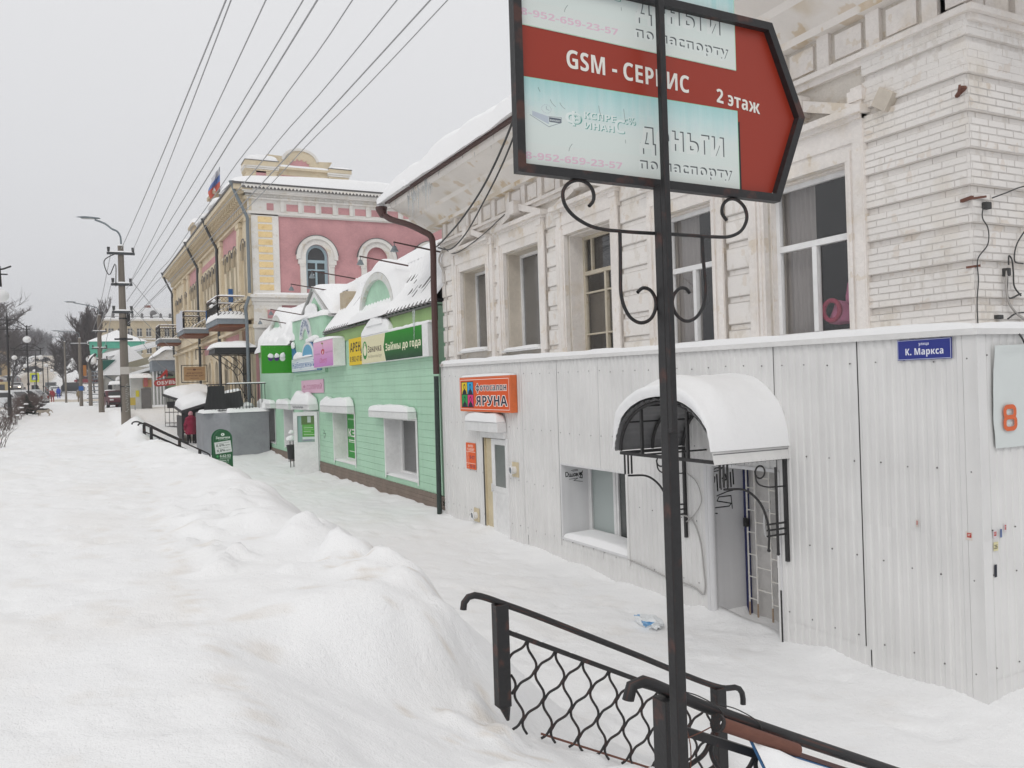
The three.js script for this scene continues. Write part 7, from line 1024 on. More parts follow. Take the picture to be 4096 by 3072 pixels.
{
  const r = rng(31), spots = [[-3.35, -36], [-3.6, -42], [-3.7, -46.5], [-3.9, -52], [-4.0, -56], [-4.3, -60.5], [-4.2, -65], [-4.6, -70], [-4.5, -75.5], [-4.8, -81], [-4.9, -87], [-5.0, -94], [-5.2, -101], [-5.4, -108], [-2.75, -29.3]];
  spots.forEach(([x, z], i) => {
    const y = ground(x, z) - 0.05, dense = i > 5 && i < 14, t = thing('bare_shrub', 'leafless twiggy shrub of the hedge in the snow at the left', 'shrub', [x, y, z], 'leafless shrubs of the hedge at the left'); const list = [];
    const n = i === 14 ? 10 : dense ? 120 : 34; for (let k = 0; k < n; k++) { const an = r() * 6.28, lean = 0.12 + 0.7 * r(), h = (i === 14 ? 0.75 : dense ? 1.35 : 1.15) * (0.55 + 0.6 * r()), p = new THREE.Vector3(x + (r() - 0.5) * 0.5, y, z + (r() - 0.5) * (dense ? 3.2 : 1.2)); const tip = p.clone().add(new THREE.Vector3(Math.cos(an) * lean * h, h * (1 - 0.25 * lean), Math.sin(an) * lean * h)), mid = p.clone().lerp(tip, 0.5).add(new THREE.Vector3(0, 0.12 * h, 0)); const R0 = dense ? 0.013 : 0.010; list.push([p, mid, R0, R0 * 0.7], [mid, tip, R0 * 0.7, R0 * 0.35]);
      for (let q = 0; q < (dense ? 5 : 2); q++) { const s = mid.clone().lerp(tip, r() * 0.9), e = s.clone().add(new THREE.Vector3((r() - 0.5) * 0.5, 0.08 + 0.25 * r(), (r() - 0.5) * 0.5)); list.push([s, e, R0 * 0.55, R0 * 0.3]); } }
    part('twigs', sticks(list, 3), std([0.10, 0.075, 0.068]), t);
    const sn = []; for (let k = 0; k < (dense ? 7 : 2); k++) sn.push(lump(x + (r() - 0.5) * 0.9, y + 0.3 + 0.6 * r(), z + (r() - 0.5) * 2.4, 0.09 + 0.08 * r(), 0.06, 0.10, k + i, 8)); part('snow', sn, M.snowCap, t);
  });
  const x = -3.95, z = -61, y = ground(x, z), s = thing('small_spruce', 'small dark spruce in the snow by the hedge', 'tree', [x, y, z]); const li = [];
  for (let k = 0; k < 160; k++) { const h = 0.1 + 1.15 * r(), a = r() * 6.28, l = 0.55 * (1.3 - h) + 0.05; li.push([new THREE.Vector3(x, y + h, z), new THREE.Vector3(x + Math.cos(a) * l, y + h - 0.12, z + Math.sin(a) * l), 0.03, 0.012]); }
  part('trunk', cyl([x, y, z], [x, y + 1.35, z], 0.04, 0.01, 6), M.bark, s); part('crown', sticks(li, 3), std([0.02, 0.028, 0.022]), s);
}
// ---------------------------------------------------------------- far buildings
{
  const y = 4.2, z = -186, t = thing('cream_block', 'long cream three storey building with roof urns far up the street', 'building', [8, y, z]);
  const wall = part('wall', B(0.6, 34, y, 17.1, z - 12, z), M.far || (M.far = mapped([0.50, 0.42, 0.29], paintTex, 6)), t);
  part('roof', extrude([[0.2, 17.3], [34.5, 17.3], [32, 19.9], [3, 19.9]], 8, facing(z - 9)), M.snowCap, t);
  part('cornice', [B(0.2, 34.4, 17.1, 17.45, z - 12, z + 0.4), B(0.4, 34.2, 13.2, 13.5, z, z + 0.25), B(0.4, 34.2, 12.7, 12.85, z, z + 0.15), B(0.4, 34.2, 9.2, 9.5, z, z + 0.2)], M.white, t);
  part('snow', snowSlab((u, v) => [lerp(0.2, 34.4, u), 17.46, lerp(z + 0.4, z - 3, v)], 0.5, 60, 8, 3), M.snowCap, t);
  for (let i = 0; i < 9; i++) for (const [a, b] of [[13.9, 15.5], [10.4, 12.1], [6.6, 8.3]]) { const x = 3.1 + i * 1.82 * 0.96; const w = part('window', B(x - 0.45, x + 0.45, a, b, z, z + 0.05), M.darkGlass, wall); part('frame', [B(x - 0.05, x + 0.05, a, b, z + 0.05, z + 0.08), B(x - 0.45, x + 0.45, b - 0.55, b - 0.45, z + 0.05, z + 0.08), B(x - 0.6, x + 0.6, a - 0.16, a, z, z + 0.14)], M.white, w); }
  for (let i = 0; i < 9; i++) { const x = 1.8 + i * 1.78; part('urn', [B(x - 0.3, x + 0.3, 17.5, 17.9, z - 0.3, z + 0.2), cyl([x, 17.9, z - 0.05], [x, 18.4, z - 0.05], 0.16, 0.36, 6), cyl([x, 18.4, z - 0.05], [x, 18.7, z - 0.05], 0.3, 0.08, 6)], M.slate, t); }
  part('balustrade', [bar([0.6, 17.95, z], [34, 17.95, z], 0.08)], M.slate, t);
  part('dormer', [lump(11.0, 18.6, z + 0.3, 0.7, 0.7, 0.5, 3, 8), lump(15.6, 18.5, z + 0.3, 0.8, 0.6, 0.5, 4, 8)], M.slate, t);
  part('chimney', B(9.6, 10.8, 19.8, 20.6, z - 4, z - 3), std([0.22, 0.09, 0.07]), t);
  // pavilion with teal fascia under a pyramid of snow
  const p = thing('teal_pavilion', 'low pavilion with teal fascia and pyramid roof under snow', 'building', [3.1, 1.3, -124]);
  part('walls', B(0.9, 5.6, 0.8, 8.2, -127, -121.2), mapped([0.50, 0.50, 0.47], grey, 3), p);
  part('fascia', [B(-0.6, 6.0, 8.05, 8.95, -128, -120.8), extrude([[-0.5, 7.9], [1.6, 7.9], [-0.5, 6.3]], 0.3, facing(-120.9))], mapped([0.10, 0.42, 0.30], grey, 2), p);
  const pyr = new THREE.ConeGeometry(5.1, 1.75, 4, 1).rotateY(Math.PI / 4).translate(2.75, 9.85, -124.4); part('roof', pyr, M.snowCap, p);
  part('snow', snowSlab((u, v) => [lerp(-0.8, 6.2, u), 8.95, lerp(-120.6, -128.2, v)], 0.35, 20, 12, 4), M.snowCap, p);
  // snowy market roofs
  const m = thing('white_market_hall', 'white low hall with steep snow covered roof beside the second lamp pole', 'building', [3, 0.8, -103]);
  part('walls', [B(0.9, 4.4, 0.3, 4.0, -108, -101.5), B(0.4, 0.9, 0.3, 3.7, -108, -103)], mapped([0.46, 0.45, 0.42], paintTex, 3), m);
  part('roof', [extrude([[0.2, 4.05], [6.8, 4.0], [3.1, 7.6]], 8, facing(-109)), extrude([[0.9, 5.2], [0.9, 5.95], [2.3, 5.95]], 0.2, facing(-100.98))].slice(0, 1), M.snowCap, m);
  part('gable_trim', extrude([[0.55, 4.35], [0.62, 5.7], [2.05, 5.72]], 0.1, facing(-100.95)), std([0.01, 0.10, 0.075]), m);
  part('drainpipes', [bar([1.9, 0.8, -101.4], [1.9, 3.4, -101.4], 0.1), bar([2.3, 0.8, -101.4], [2.3, 3.2, -101.4], 0.1), bar([1.9, 3.4, -101.4], [1.0, 4.0, -101.4], 0.1)], M.zinc, m);
  part('door', B(1.2, 1.6, 0.9, 3.2, -101.48, -101.4), M.iron, m);
  const m2 = thing('snow_roofed_shed', 'shed with broad sloping snow roof and banner strip left of the shoe shop', 'building', [4.3, 0.7, -92]);
  part('walls', [B(2.6, 9, 0.3, 3.3, -98, -90.5), B(2.62, 8, 3.3, 4.6, -98, -91.5)], mapped([0.36, 0.34, 0.30], paintTex, 2.4), m2);
  part('roof', [extrude([[1.9, 3.3], [9.5, 5.6], [9.5, 5.9], [1.9, 3.6]], 8, facing(-97.5))], M.snowCap, m2);
  part('banner', [extrude([[2.6, 4.35], [7.5, 5.75], [7.5, 6.5], [2.6, 5.1]], 0.06, facing(-97))], sign(256, 64, (q) => { q.fillStyle = '#8f8a78'; q.fillRect(0, 0, 256, 64); q.fillStyle = '#b5b09a'; for (let i = 0; i < 8; i++) q.fillRect(10 + i * 30, 18, 18, 26); }), m2);
  part('upper_roof', [extrude([[0.8, 6.0], [8.5, 8.0], [8.5, 8.35], [0.8, 6.5]], 6, facing(-108))], M.snowCap, m2);
  // shoe shop pavilion at the end of the pink house
  const s = thing('shoe_shop', 'small shop pavilion with grey fascia and white columns past the pink house', 'building', [6.5, 0.7, -86]);
  part('fascia', B(4.85, 9, 3.95, 5.0, -90, -85.6), M.slabGrey, s); part('cornice', [B(4.8, 9, 5.0, 5.2, -90, -85.5), extrude([[4.8, 5.2], [9, 5.2], [9, 6.0], [6.2, 6.0]], 4, facing(-89.6))], M.white, s);
  part('snow', [snowSlab((u, v) => [lerp(4.7, 9, u), 5.2 + 0.8 * step01(0, 0.35, u), lerp(-85.4, -90, v)], 0.4, 24, 10, 3)], M.snowCap, s);
  for (const x of [4.95, 5.25, 5.55, 5.85]) part('column', cyl([x, 0.6, -85.9], [x, 3.95, -85.9], 0.085, 0.085, 8), M.plastic, s);
  part('walls', [B(5.9, 9, 0.4, 3.95, -90, -86.5), B(4.9, 5.9, 0.4, 3.95, -90, -88)], mapped([0.33, 0.34, 0.31], grey, 2), s);
  part('shop_window', [B(6.2, 6.9, 1.6, 3.6, -86.48, -86.4)], std([0.28, 0.37, 0.22]), s);
  const o = thing('shoe_sign', 'red shoe shop sign with a high heel above an oval name plate', 'sign', [5.9, 2.5, -83.5]);
  const ov = new THREE.Shape(); ov.absarc(5.15, 2.78, 0.31, Math.PI / 2, Math.PI * 1.5, false); ov.absarc(6.62, 2.9, 0.31, -Math.PI / 2, Math.PI / 2, false);
  part('plate', extrude(ov, 0.08, facing(-83.6)), std([0.45, 0.035, 0.03], { roughness: 0.4 }), o);
  part('lettering', quad([4.98, 2.56, -83.515], [1.80, 0.1, 0], [0, 0.46, 0]), sign(256, 64, (q) => text(q, 'ОБУВЬ', 128, 34, 66, '#ece6e2', { width: 236 }), { transparent: true, alphaTest: 0.4 }), o);
  part('high_heel', extrude([[5.05, 3.28], [5.35, 3.38], [5.72, 3.85], [5.98, 4.12], [6.05, 3.95], [6.0, 3.3], [5.94, 3.3], [5.92, 3.7], [5.75, 3.5], [5.5, 3.28], [5.1, 3.2]], 0.06, facing(-83.6)), std([0.50, 0.04, 0.03]), o);
  part('dark_shoe', extrude([[5.15, 3.75], [5.5, 3.6], [5.95, 3.75], [6.55, 3.5], [6.5, 3.42], [5.8, 3.45], [5.2, 3.5]], 0.04, facing(-83.66)), M.iron, o);
  part('hanger', [bar([6.8, 2.9, -83.55], [7.4, 2.9, -83.55], 0.05), bar([5.1, 3.16, -83.55], [6.7, 3.22, -83.55], 0.05)], M.iron, o);
  // kiosks and stalls under the poles
  const k = thing('grey_door_kiosk', 'white kiosk with a grey metal door and yellow poster', 'kiosk', [3.4, 0.6, -73]);
  part('walls', [B(2.5, 4.05, 0.3, 3.1, -76, -72.9)], mapped([0.50, 0.51, 0.50], grey, 2), k); part('door', B(3.25, 4.0, 0.65, 2.25, -72.88, -72.82), M.slate, k); part('poster', [B(2.85, 3.1, 1.6, 2.1, -72.88, -72.84)], std([0.62, 0.55, 0.05]), k); part('awning', snowSlab((u, v) => [lerp(2.3, 4.1, u), 3.1, lerp(-72.3, -76, v)], 0.35, 20, 10, 4), M.snowCap, k); part('orange_panel', B(3.4, 4.04, 2.35, 2.95, -72.88, -72.8), std([0.50, 0.30, 0.15]), k); part('stripe_board', B(3.45, 3.75, 2.4, 3.4, -72.7, -72.6), std([0.4, 0.12, 0.12]), k);
  const y2 = thing('yellow_board', 'yellow folding board standing beside the big concrete pole', 'board', [2.3, 0.6, -71]);
  part('panel', B(2.0, 2.75, 0.95, 1.55, -71.05, -71), std([0.52, 0.40, 0.08]), y2); part('leg', bar([2.05, 0.4, -71], [2.05, 0.95, -71], 0.06), M.slabGrey, y2); part('leg', bar([2.7, 0.4, -71], [2.7, 0.95, -71], 0.06), M.slabGrey, y2);
  const st = thing('white_stall', 'white market stall with snowy awning behind the concrete pole', 'stall', [1.9, 0.7, -82]);
  part('walls', [B(1.55, 2.4, 0.4, 2.6, -84, -82)], mapped([0.52, 0.51, 0.50], grey, 2), st); part('awning', snowSlab((u, v) => [lerp(1.0, 2.9, u), 2.75, lerp(-81.3, -84, v)], 0.3, 16, 8, 4), M.snowCap, st); part('red_trim', [B(1.98, 2.03, 0.9, 2.7, -81.98, -81.9), B(1.56, 1.7, 0.5, 1.5, -81.98, -81.9)], std([0.35, 0.08, 0.09]), st);
  const sp = thing('stair_rails', 'snow striped metal steps beside the second lamp pole', 'stairs', [-0.4, 1, -99]); for (let q = 0; q < 9; q++) part('step', B(-0.9 + q * 0.02, 0.75, 1.1 + q * 0.42, 1.2 + q * 0.42, -100 - q * 0.3, -99.4 - q * 0.3), M.slabGrey, sp);
  // houses on the left slope
  const h1 = thing('beige_left_house', 'beige house with snowy gable roof at the left edge', 'house', [-20, 6, -205]);
  part('walls', B(-26, -16.6, 2, 12, -212, -204), mapped([0.42, 0.31, 0.17], paintTex, 4), h1); part('roof', extrude([[-27, 11.8], [-16, 9.6], [-16, 10.2], [-21, 14.5], [-27, 14.5]], 8, facing(-211.5)), M.snowCap, h1); part('window', B(-18.6, -17.6, 7, 8.6, -203.98, -203.9), M.darkGlass, h1); part('green_panel', B(-20, -18.9, 7.3, 9.0, -203.97, -203.9), std([0.06, 0.28, 0.16]), h1);
  const h2 = thing('red_left_house', 'low red walled house with pale yellow end at the left edge', 'house', [-16, 3.2, -170]);
  part('walls', [B(-19, -15.2, 2, 5.6, -178, -170)], mapped([0.30, 0.09, 0.08], grey, 3), h2); part('pale_wall', B(-22, -16.8, 2, 6.5, -169.9, -166), mapped([0.45, 0.43, 0.30], grey, 3), h2); part('roof', [extrude([[-23, 7.8], [-14.5, 5.3], [-14.5, 5.7], [-23, 8.5]], 13, facing(-178.5))], M.snowCap, h2); part('door', B(-17.6, -17.2, 2, 5, -165.95, -165.9), std([0.3, 0.45, 0.5]), h2);
  const h3 = thing('dark_fence_line', 'long dark fence along the top of the far road', 'fence', [-22, 17, -352]);
  part('boards', [bar([-34, 18.2, -352], [-19, 18.7, -352], 0.15, 1.6)], std([0.06, 0.05, 0.05]), h3);
}
// ---------------------------------------------------------------- vehicles
function carProto(kind) {
  const t = new THREE.Group(), L = kind === 'suv' ? 4.5 : 4.2, W = 1.72, H = kind === 'suv' ? 1.72 : 1.44, hb = kind === 'hatch';
  const prof = [[-L / 2, 0.36], [-L / 2, 0.70], [-L / 2 + 0.12, 0.82], [-L / 2 + 1.05, 0.94], [-0.55, H], [hb || kind === 'suv' ? 1.45 : 0.8, H], [hb || kind === 'suv' ? L / 2 - 0.12 : 1.45, 1.0], [L / 2 - 0.05, 0.96], [L / 2, 0.6], [L / 2, 0.36], [L / 2 - 0.5, 0.28], [-L / 2 + 0.5, 0.28]];
  const g = new THREE.ExtrudeGeometry(new THREE.Shape(prof.map((p) => new THREE.Vector2(...p))), { depth: W - 0.16, bevelEnabled: true, bevelThickness: 0.08, bevelSize: 0.06, bevelSegments: 2 }); g.translate(0, 0, -(W - 0.16) / 2); g.rotateY(-Math.PI / 2); g.computeVertexNormals();   // front at -z
  const P = (n, geo, m, p = t) => { const q = new THREE.Mesh(Array.isArray(geo) ? join(geo) : geo, m); q.name = n; q.castShadow = q.receiveShadow = true; p.add(q); return q; };
  const body = P('body', tri(g), std([0.5, 0.5, 0.5], { roughness: 0.3 }));
  const gl = (w0, w1, y0, y1, z0, z1) => { const q = new THREE.BufferGeometry(); q.setAttribute('position', new THREE.Float32BufferAttribute([-w0, y0, z0, w0, y0, z0, w1, y1, z1, -w0, y0, z0, w1, y1, z1, -w1, y1, z1], 3)); q.computeVertexNormals(); return tri(q); };
  const dg = M.darkGlass.clone(); dg.side = THREE.DoubleSide; P('windscreen', gl(0.72, 0.62, 0.98, H - 0.02, -L / 2 + 0.98, -0.66), dg); const re = hb || kind === 'suv' ? [L / 2 - 0.1, 1.56] : [1.42, 0.92]; P('rear_window', gl(0.70, 0.6, 1.02, H - 0.03, re[0] + 0.06, re[1] + 0.06), dg);
  for (const s of [-1, 1]) { const q = new THREE.Shape([[-L / 2 + 1.25, 1.0], [-0.5, H - 0.07], [hb || kind === 'suv' ? 1.4 : 0.75, H - 0.07], [hb || kind === 'suv' ? 1.9 : 1.25, 1.0]].map((p) => new THREE.Vector2(...p))); const e = new THREE.ExtrudeGeometry(q, { depth: 0.015, bevelEnabled: false }); e.rotateY(-Math.PI / 2).translate(s * (W / 2 + 0.004) + (s < 0 ? 0.012 : 0.003), 0, 0); e.computeVertexNormals(); P('side_window', tri(e), M.darkGlass);
    for (const z of [-L / 2 + 0.78, L / 2 - 0.8]) { const w = P('wheel', new THREE.CylinderGeometry(0.31, 0.31, 0.22, 18).rotateZ(Math.PI / 2).translate(s * (W / 2 - 0.08), 0.31, z), M.tyre); P('rim', new THREE.CylinderGeometry(0.19, 0.19, 0.235, 12).rotateZ(Math.PI / 2).translate(s * (W / 2 - 0.08), 0.31, z), M.chrome, w); }
    P('headlight', B(s * 0.62 - 0.16, s * 0.62 + 0.16, 0.62, 0.76, -L / 2 - 0.075, -L / 2 - 0.02), std([0.6, 0.6, 0.6], { roughness: 0.1 })); P('tail_light', B(s * 0.68 - 0.12, s * 0.68 + 0.12, 0.68, 0.92, L / 2 + 0.02, L / 2 + 0.075), std([0.28, 0.02, 0.02], { roughness: 0.2 })); P('mirror', B(s * 0.95 - 0.07, s * 0.95 + 0.07, 0.98, 1.1, -0.98, -0.88), M.iron); }
  P('bumper', [B(-0.84, 0.84, 0.30, 0.46, -L / 2 - 0.09, -L / 2 + 0.05), B(-0.84, 0.84, 0.30, 0.46, L / 2 - 0.05, L / 2 + 0.09)], M.iron); P('number_plate', [B(-0.26, 0.26, 0.44, 0.55, L / 2 + 0.072, L / 2 + 0.084)], M.plastic);
  return t;
}
const protos = { sedan: carProto('sedan'), hatch: carProto('hatch'), suv: carProto('suv') };
function car(label, kind, x, z, turn, col, o = {}) {
  const c = protos[kind].clone(); c.name = numbered('parked_car'); const y = ground(x, z); c.position.set(x, y + (z > -110 && x < -5 ? 0.22 : -0.03), z); c.rotation.y = turn; scene.add(c); tag(c, label, 'car');
  c.children.forEach((m) => { if (m.name === 'body') m.material = std(col, { roughness: 0.3 }); });
  if (o.snow) { const s = new THREE.Mesh(join([snowSlab((u, v) => [lerp(-0.75, 0.75, u), kind === 'suv' ? 1.74 : 1.46, lerp(-0.5, 1.1, v)], 0.14, 14, 14, 3), snowSlab((u, v) => [lerp(-0.75, 0.75, u), lerp(0.84, 1.0, v), lerp(-2.0, -1.0, v)], 0.08, 14, 10, 4), snowSlab((u, v) => [lerp(-0.75, 0.75, u), 1.0, lerp(1.5, 2.05, v)], 0.08, 14, 10, 4)]), M.snowCap); s.name = 'snow'; s.castShadow = s.receiveShadow = true; c.add(s); }
  if (o.lights) { for (const m of c.children.filter((q) => q.name === 'headlight').slice(0, o.lights)) { m.material = new THREE.MeshStandardMaterial({ color: 0xffffff, emissive: new THREE.Color(1, 0.85, 0.6), emissiveIntensity: 8 }); }
    c.updateMatrixWorld(); const p = new THREE.Vector3(0, 0.7, -2.45).applyMatrix4(c.matrixWorld), d = new THREE.Vector3(0, 0.2, -14).applyMatrix4(c.matrixWorld); const l = new THREE.SpotLight(new THREE.Color(1, 0.86, 0.65), 14, 0, 0.5, 0.6); l.position.copy(p); l.target.position.copy(d); l.castShadow = true; scene.add(l, l.target); }
  return c;
}
car('white hatchback with red mark parked nearest at the left edge behind the hedge', 'hatch', -6.75, -77, 0.95, [0.62, 0.64, 0.66]);
car('white hatchback half hidden behind the first whole lantern post', 'hatch', -6.0, -83, 1.25, [0.60, 0.61, 0.62]);
car('black saloon parked behind the white hatchbacks', 'sedan', -8.4, -104, 1.35, [0.015, 0.015, 0.018]);
car('dark blue car parked at the left edge beyond the white ones', 'sedan', -9.0, -96, 1.4, [0.03, 0.035, 0.07], { snow: 1 });
car('white car with both headlights lit coming down the road', 'sedan', -12.7, -174, Math.PI - 0.05, [0.5, 0.5, 0.5], { lights: 2, snow: 1 });
car('black car with one headlight glowing halfway up the hill road', 'sedan', -13.9, -236, Math.PI - 1.1, [0.02, 0.02, 0.02], { lights: 1 });
car('small dark car with lit headlight near the top of the hill road', 'sedan', -14.2, -290, Math.PI - 0.6, [0.02, 0.02, 0.02], { lights: 1 });
car('silver grey off-roader parked behind the white saloon', 'suv', -7.0, -166, 0.02, [0.16, 0.17, 0.18]);
car('grey car parked between the off-roader and the white saloon', 'sedan', -6.5, -159.5, 0.02, [0.2, 0.23, 0.22]);
car('white saloon with dark rear window parked by the crossing road', 'sedan', -5.9, -153.5, 0.02, [0.58, 0.59, 0.60], { snow: 1 });
car('dark off-roader parked sideways beyond the crossing poles', 'suv', -4.1, -162, 1.45, [0.03, 0.03, 0.032], { snow: 1 });
car('snow covered wine red car parked by the second lamp pole', 'sedan', 1.5, -82.5, Math.PI + 0.15, [0.10, 0.02, 0.03], { snow: 1 });
car('red car parked beneath the big dark tree', 'sedan', -1.6, -190, 1.2, [0.22, 0.02, 0.03], { snow: 1 });
car('snow covered grey car parked on the left slope', 'hatch', -16, -198, 1.2, [0.3, 0.3, 0.31], { snow: 1 });
{
  const x = -15.2, z = -150, y = ground(x, z), b = thing('minibus', 'yellow minibus with dark windows at the left edge', 'bus', [x, y, z]);
  part('body', RB(x - 3.1, x + 3.1, y + 0.4, y + 2.7, z - 1, z + 1, 0.12, 2), std([0.50, 0.40, 0.20], { roughness: 0.4 }), b); part('window', B(x - 2.7, x + 0.4, y + 1.4, y + 2.3, z + 1.0, z + 1.02), M.darkGlass, b); part('window', B(x + 0.7, x + 2.7, y + 1.4, y + 2.3, z + 1.0, z + 1.02), M.darkGlass, b);
  for (const q of [-1.9, 1.9]) part('wheel', new THREE.CylinderGeometry(0.38, 0.38, 0.25, 16).rotateX(Math.PI / 2).translate(x + q, y + 0.38, z + 0.92), M.tyre, b);
}
{
  const x = -5.75, z = -101, y = ground(x, z), s = thing('crossing_sign', 'blue pedestrian crossing sign with a yellow-green border on its post', 'road sign', [x, y, z]);
  part('post', cyl([x, y, z], [x, y + 3.6, z], 0.05, 0.05, 8), M.zinc, s); part('plate', B(x - 0.42, x + 0.42, y + 2.55, y + 3.5, z + 0.06, z + 0.09), std([0.62, 0.66, 0.03]), s);
  part('face', quad([x - 0.27, y + 2.74, z + 0.094], [0.54, 0, 0], [0, 0.58, 0]), sign(64, 64, (q) => { q.fillStyle = '#2c4f92'; q.fillRect(0, 0, 64, 64); q.fillStyle = '#c9d2e2'; q.beginPath(); q.moveTo(32, 8); q.lineTo(58, 56); q.lineTo(6, 56); q.fill(); q.fillStyle = '#2c3f72'; q.fillRect(29, 22, 6, 16); }), s);
  const tl = thing('traffic_light', 'black traffic light on a post below the crossing sign', 'traffic light', [-6.5, y, -112]); const y3 = ground(-6.5, -112); part('post', cyl([-6.5, y3, -112], [-6.5, y3 + 2.2, -112], 0.05, 0.05, 8), M.iron, tl); part('head', [RB(-6.72, -6.4, y3 + 1.3, y3 + 2.35, -112.1, -111.85, 0.03), RB(-6.4, -6.05, y3 + 1.75, y3 + 2.3, -112.1, -111.85, 0.03)], M.iron, tl);
  for (const [bx, bz, l] of [[-3.6, -128.5, 'short dark bollard left of the tan coated person'], [-0.6, -129.5, 'short dark bollard right of the brown pole']]) { const by = ground(bx, bz), bo = thing('bollard', l, 'bollard', [bx, by, bz]); part('post', cyl([bx, by - 0.2, bz], [bx, by + 0.75, bz], 0.09, 0.08, 8), M.slate, bo); part('cap', lump(bx, by + 0.75, bz, 0.1, 0.05, 0.1, 2, 8), M.snowCap, bo); }
}
// green pavement board
{
  const x0 = 2.99, x1 = 3.50, z = -25.2, y = ground(3.25, z), t = thing('pavement_board', 'green round topped loan office board standing in the snow', 'sign board', [3.25, -0.5, z]);
  const sh = (w, k) => { const c = 3.245, q = new THREE.Shape(); q.moveTo(c - w, -0.9); q.lineTo(c + w, -0.9); q.lineTo(c + w, 0.33); q.absellipse(c, 0.33, w, 0.27 - k, 0, Math.PI, false); q.lineTo(c - w, -0.9); return q; };
  part('panel', extrude(sh(0.262, 0), 0.04, facing(z - 0.04)), std([0.02, 0.12, 0.05], { roughness: 0.4 }), t); part('back_panel', extrude(sh(0.262, 0), 0.03, facing(z - 0.5)), std([0.02, 0.12, 0.05]), t);
  const face = new THREE.ShapeGeometry(sh(0.25, 0.012), 16); { const p = face.attributes.position, uv = face.attributes.uv; for (let i = 0; i < p.count; i++) uv.setXY(i, (p.getX(i) - 2.995) / 0.5, (p.getY(i) + 0.45) / 1.04); face.translate(0, 0, z + 0.003); }
  part('print', face, sign(512, 1024, (x, w, h) => { x.fillStyle = '#1c5a34'; x.fillRect(0, 0, w, h); x.fillStyle = '#dfe8e0'; x.beginPath(); x.ellipse(256, 130, 52, 40, 0, 0, 7); x.fill(); x.fillRect(222, 90, 68, 24); x.fillStyle = '#1c5a34'; x.beginPath(); x.arc(252, 128, 14, 0, 7); x.fill(); text(x, 'Заначка', 256, 215, 96, '#e8efe8', { width: 410 }); text(x, 'твой финансовый друг', 256, 275, 28, '#b9ccbe', { width: 280 });
    x.save(); x.translate(256, 490); x.rotate(-0.10); x.fillStyle = '#d9dddb'; x.fillRect(-232, -165, 464, 330); text(x, 'постоянным клиентам', 0, -120, 30, '#5a605c', { width: 360 }); text(x, '0,6%', -70, -60, 96, '#35463c', { width: 240 }); text(x, '/день', 130, -50, 48, '#35463c'); text(x, 'новым клиентам', 0, 20, 30, '#5a605c', { width: 300 }); text(x, '0,8%', -70, 90, 96, '#35463c', { width: 240 }); text(x, '/день', 130, 100, 48, '#35463c'); x.restore();
    x.fillStyle = '#4aa860'; x.beginPath(); x.arc(90, 745, 30, 0, 7); x.fill(); text(x, '6-62-53', 310, 740, 92, '#e8efe8', { width: 310 }); text(x, '8-800-200-62-53', 310, 800, 40, '#c9d8cc', { width: 300 }); x.fillStyle = '#c9d8cc'; x.fillRect(60, 832, 400, 5); text(x, 'Калинина, 10', 256, 872, 54, '#dfe8e0', { width: 300 }); text(x, 'ежедневно 9-19', 256, 925, 36, '#b9ccbe', { width: 300 }); }, { roughness: 0.4 }), t);
  railing('black railing half buried in the snow bank between the concrete pole and the green board', -28.434, 0.98, 3.2, (x) => 0.83 - (x - 1.18) * 0.552, { hook0: [[0.97, 0.77], [0.985, 0.81], [1.03, 0.845], [1.12, 0.85]], hook1: [[3.2, -0.29], [3.24, -0.33], [3.25, -0.40]], posts: [{ x: 1.32, y: -0.3 }, { x: 2.34, y: -0.9 }, { x: 2.94, y: -1 }], midDrop: 0.22, lx0: 1.36, lx1: 2.9, lat: 0.55, pw: 0.045 });
  railing('second black railing close behind the half buried one', -27.3, 1.15, 2.6, (x) => 0.76 - (x - 1.4) * 0.552, { hook0: [[1.10, 0.76], [1.12, 0.80], [1.17, 0.825], [1.25, 0.82]], posts: [{ x: 1.46, y: -0.3 }], midDrop: 0.22, lx0: 1.5, lx1: 2.5, lat: 0.5, pw: 0.045 });
}
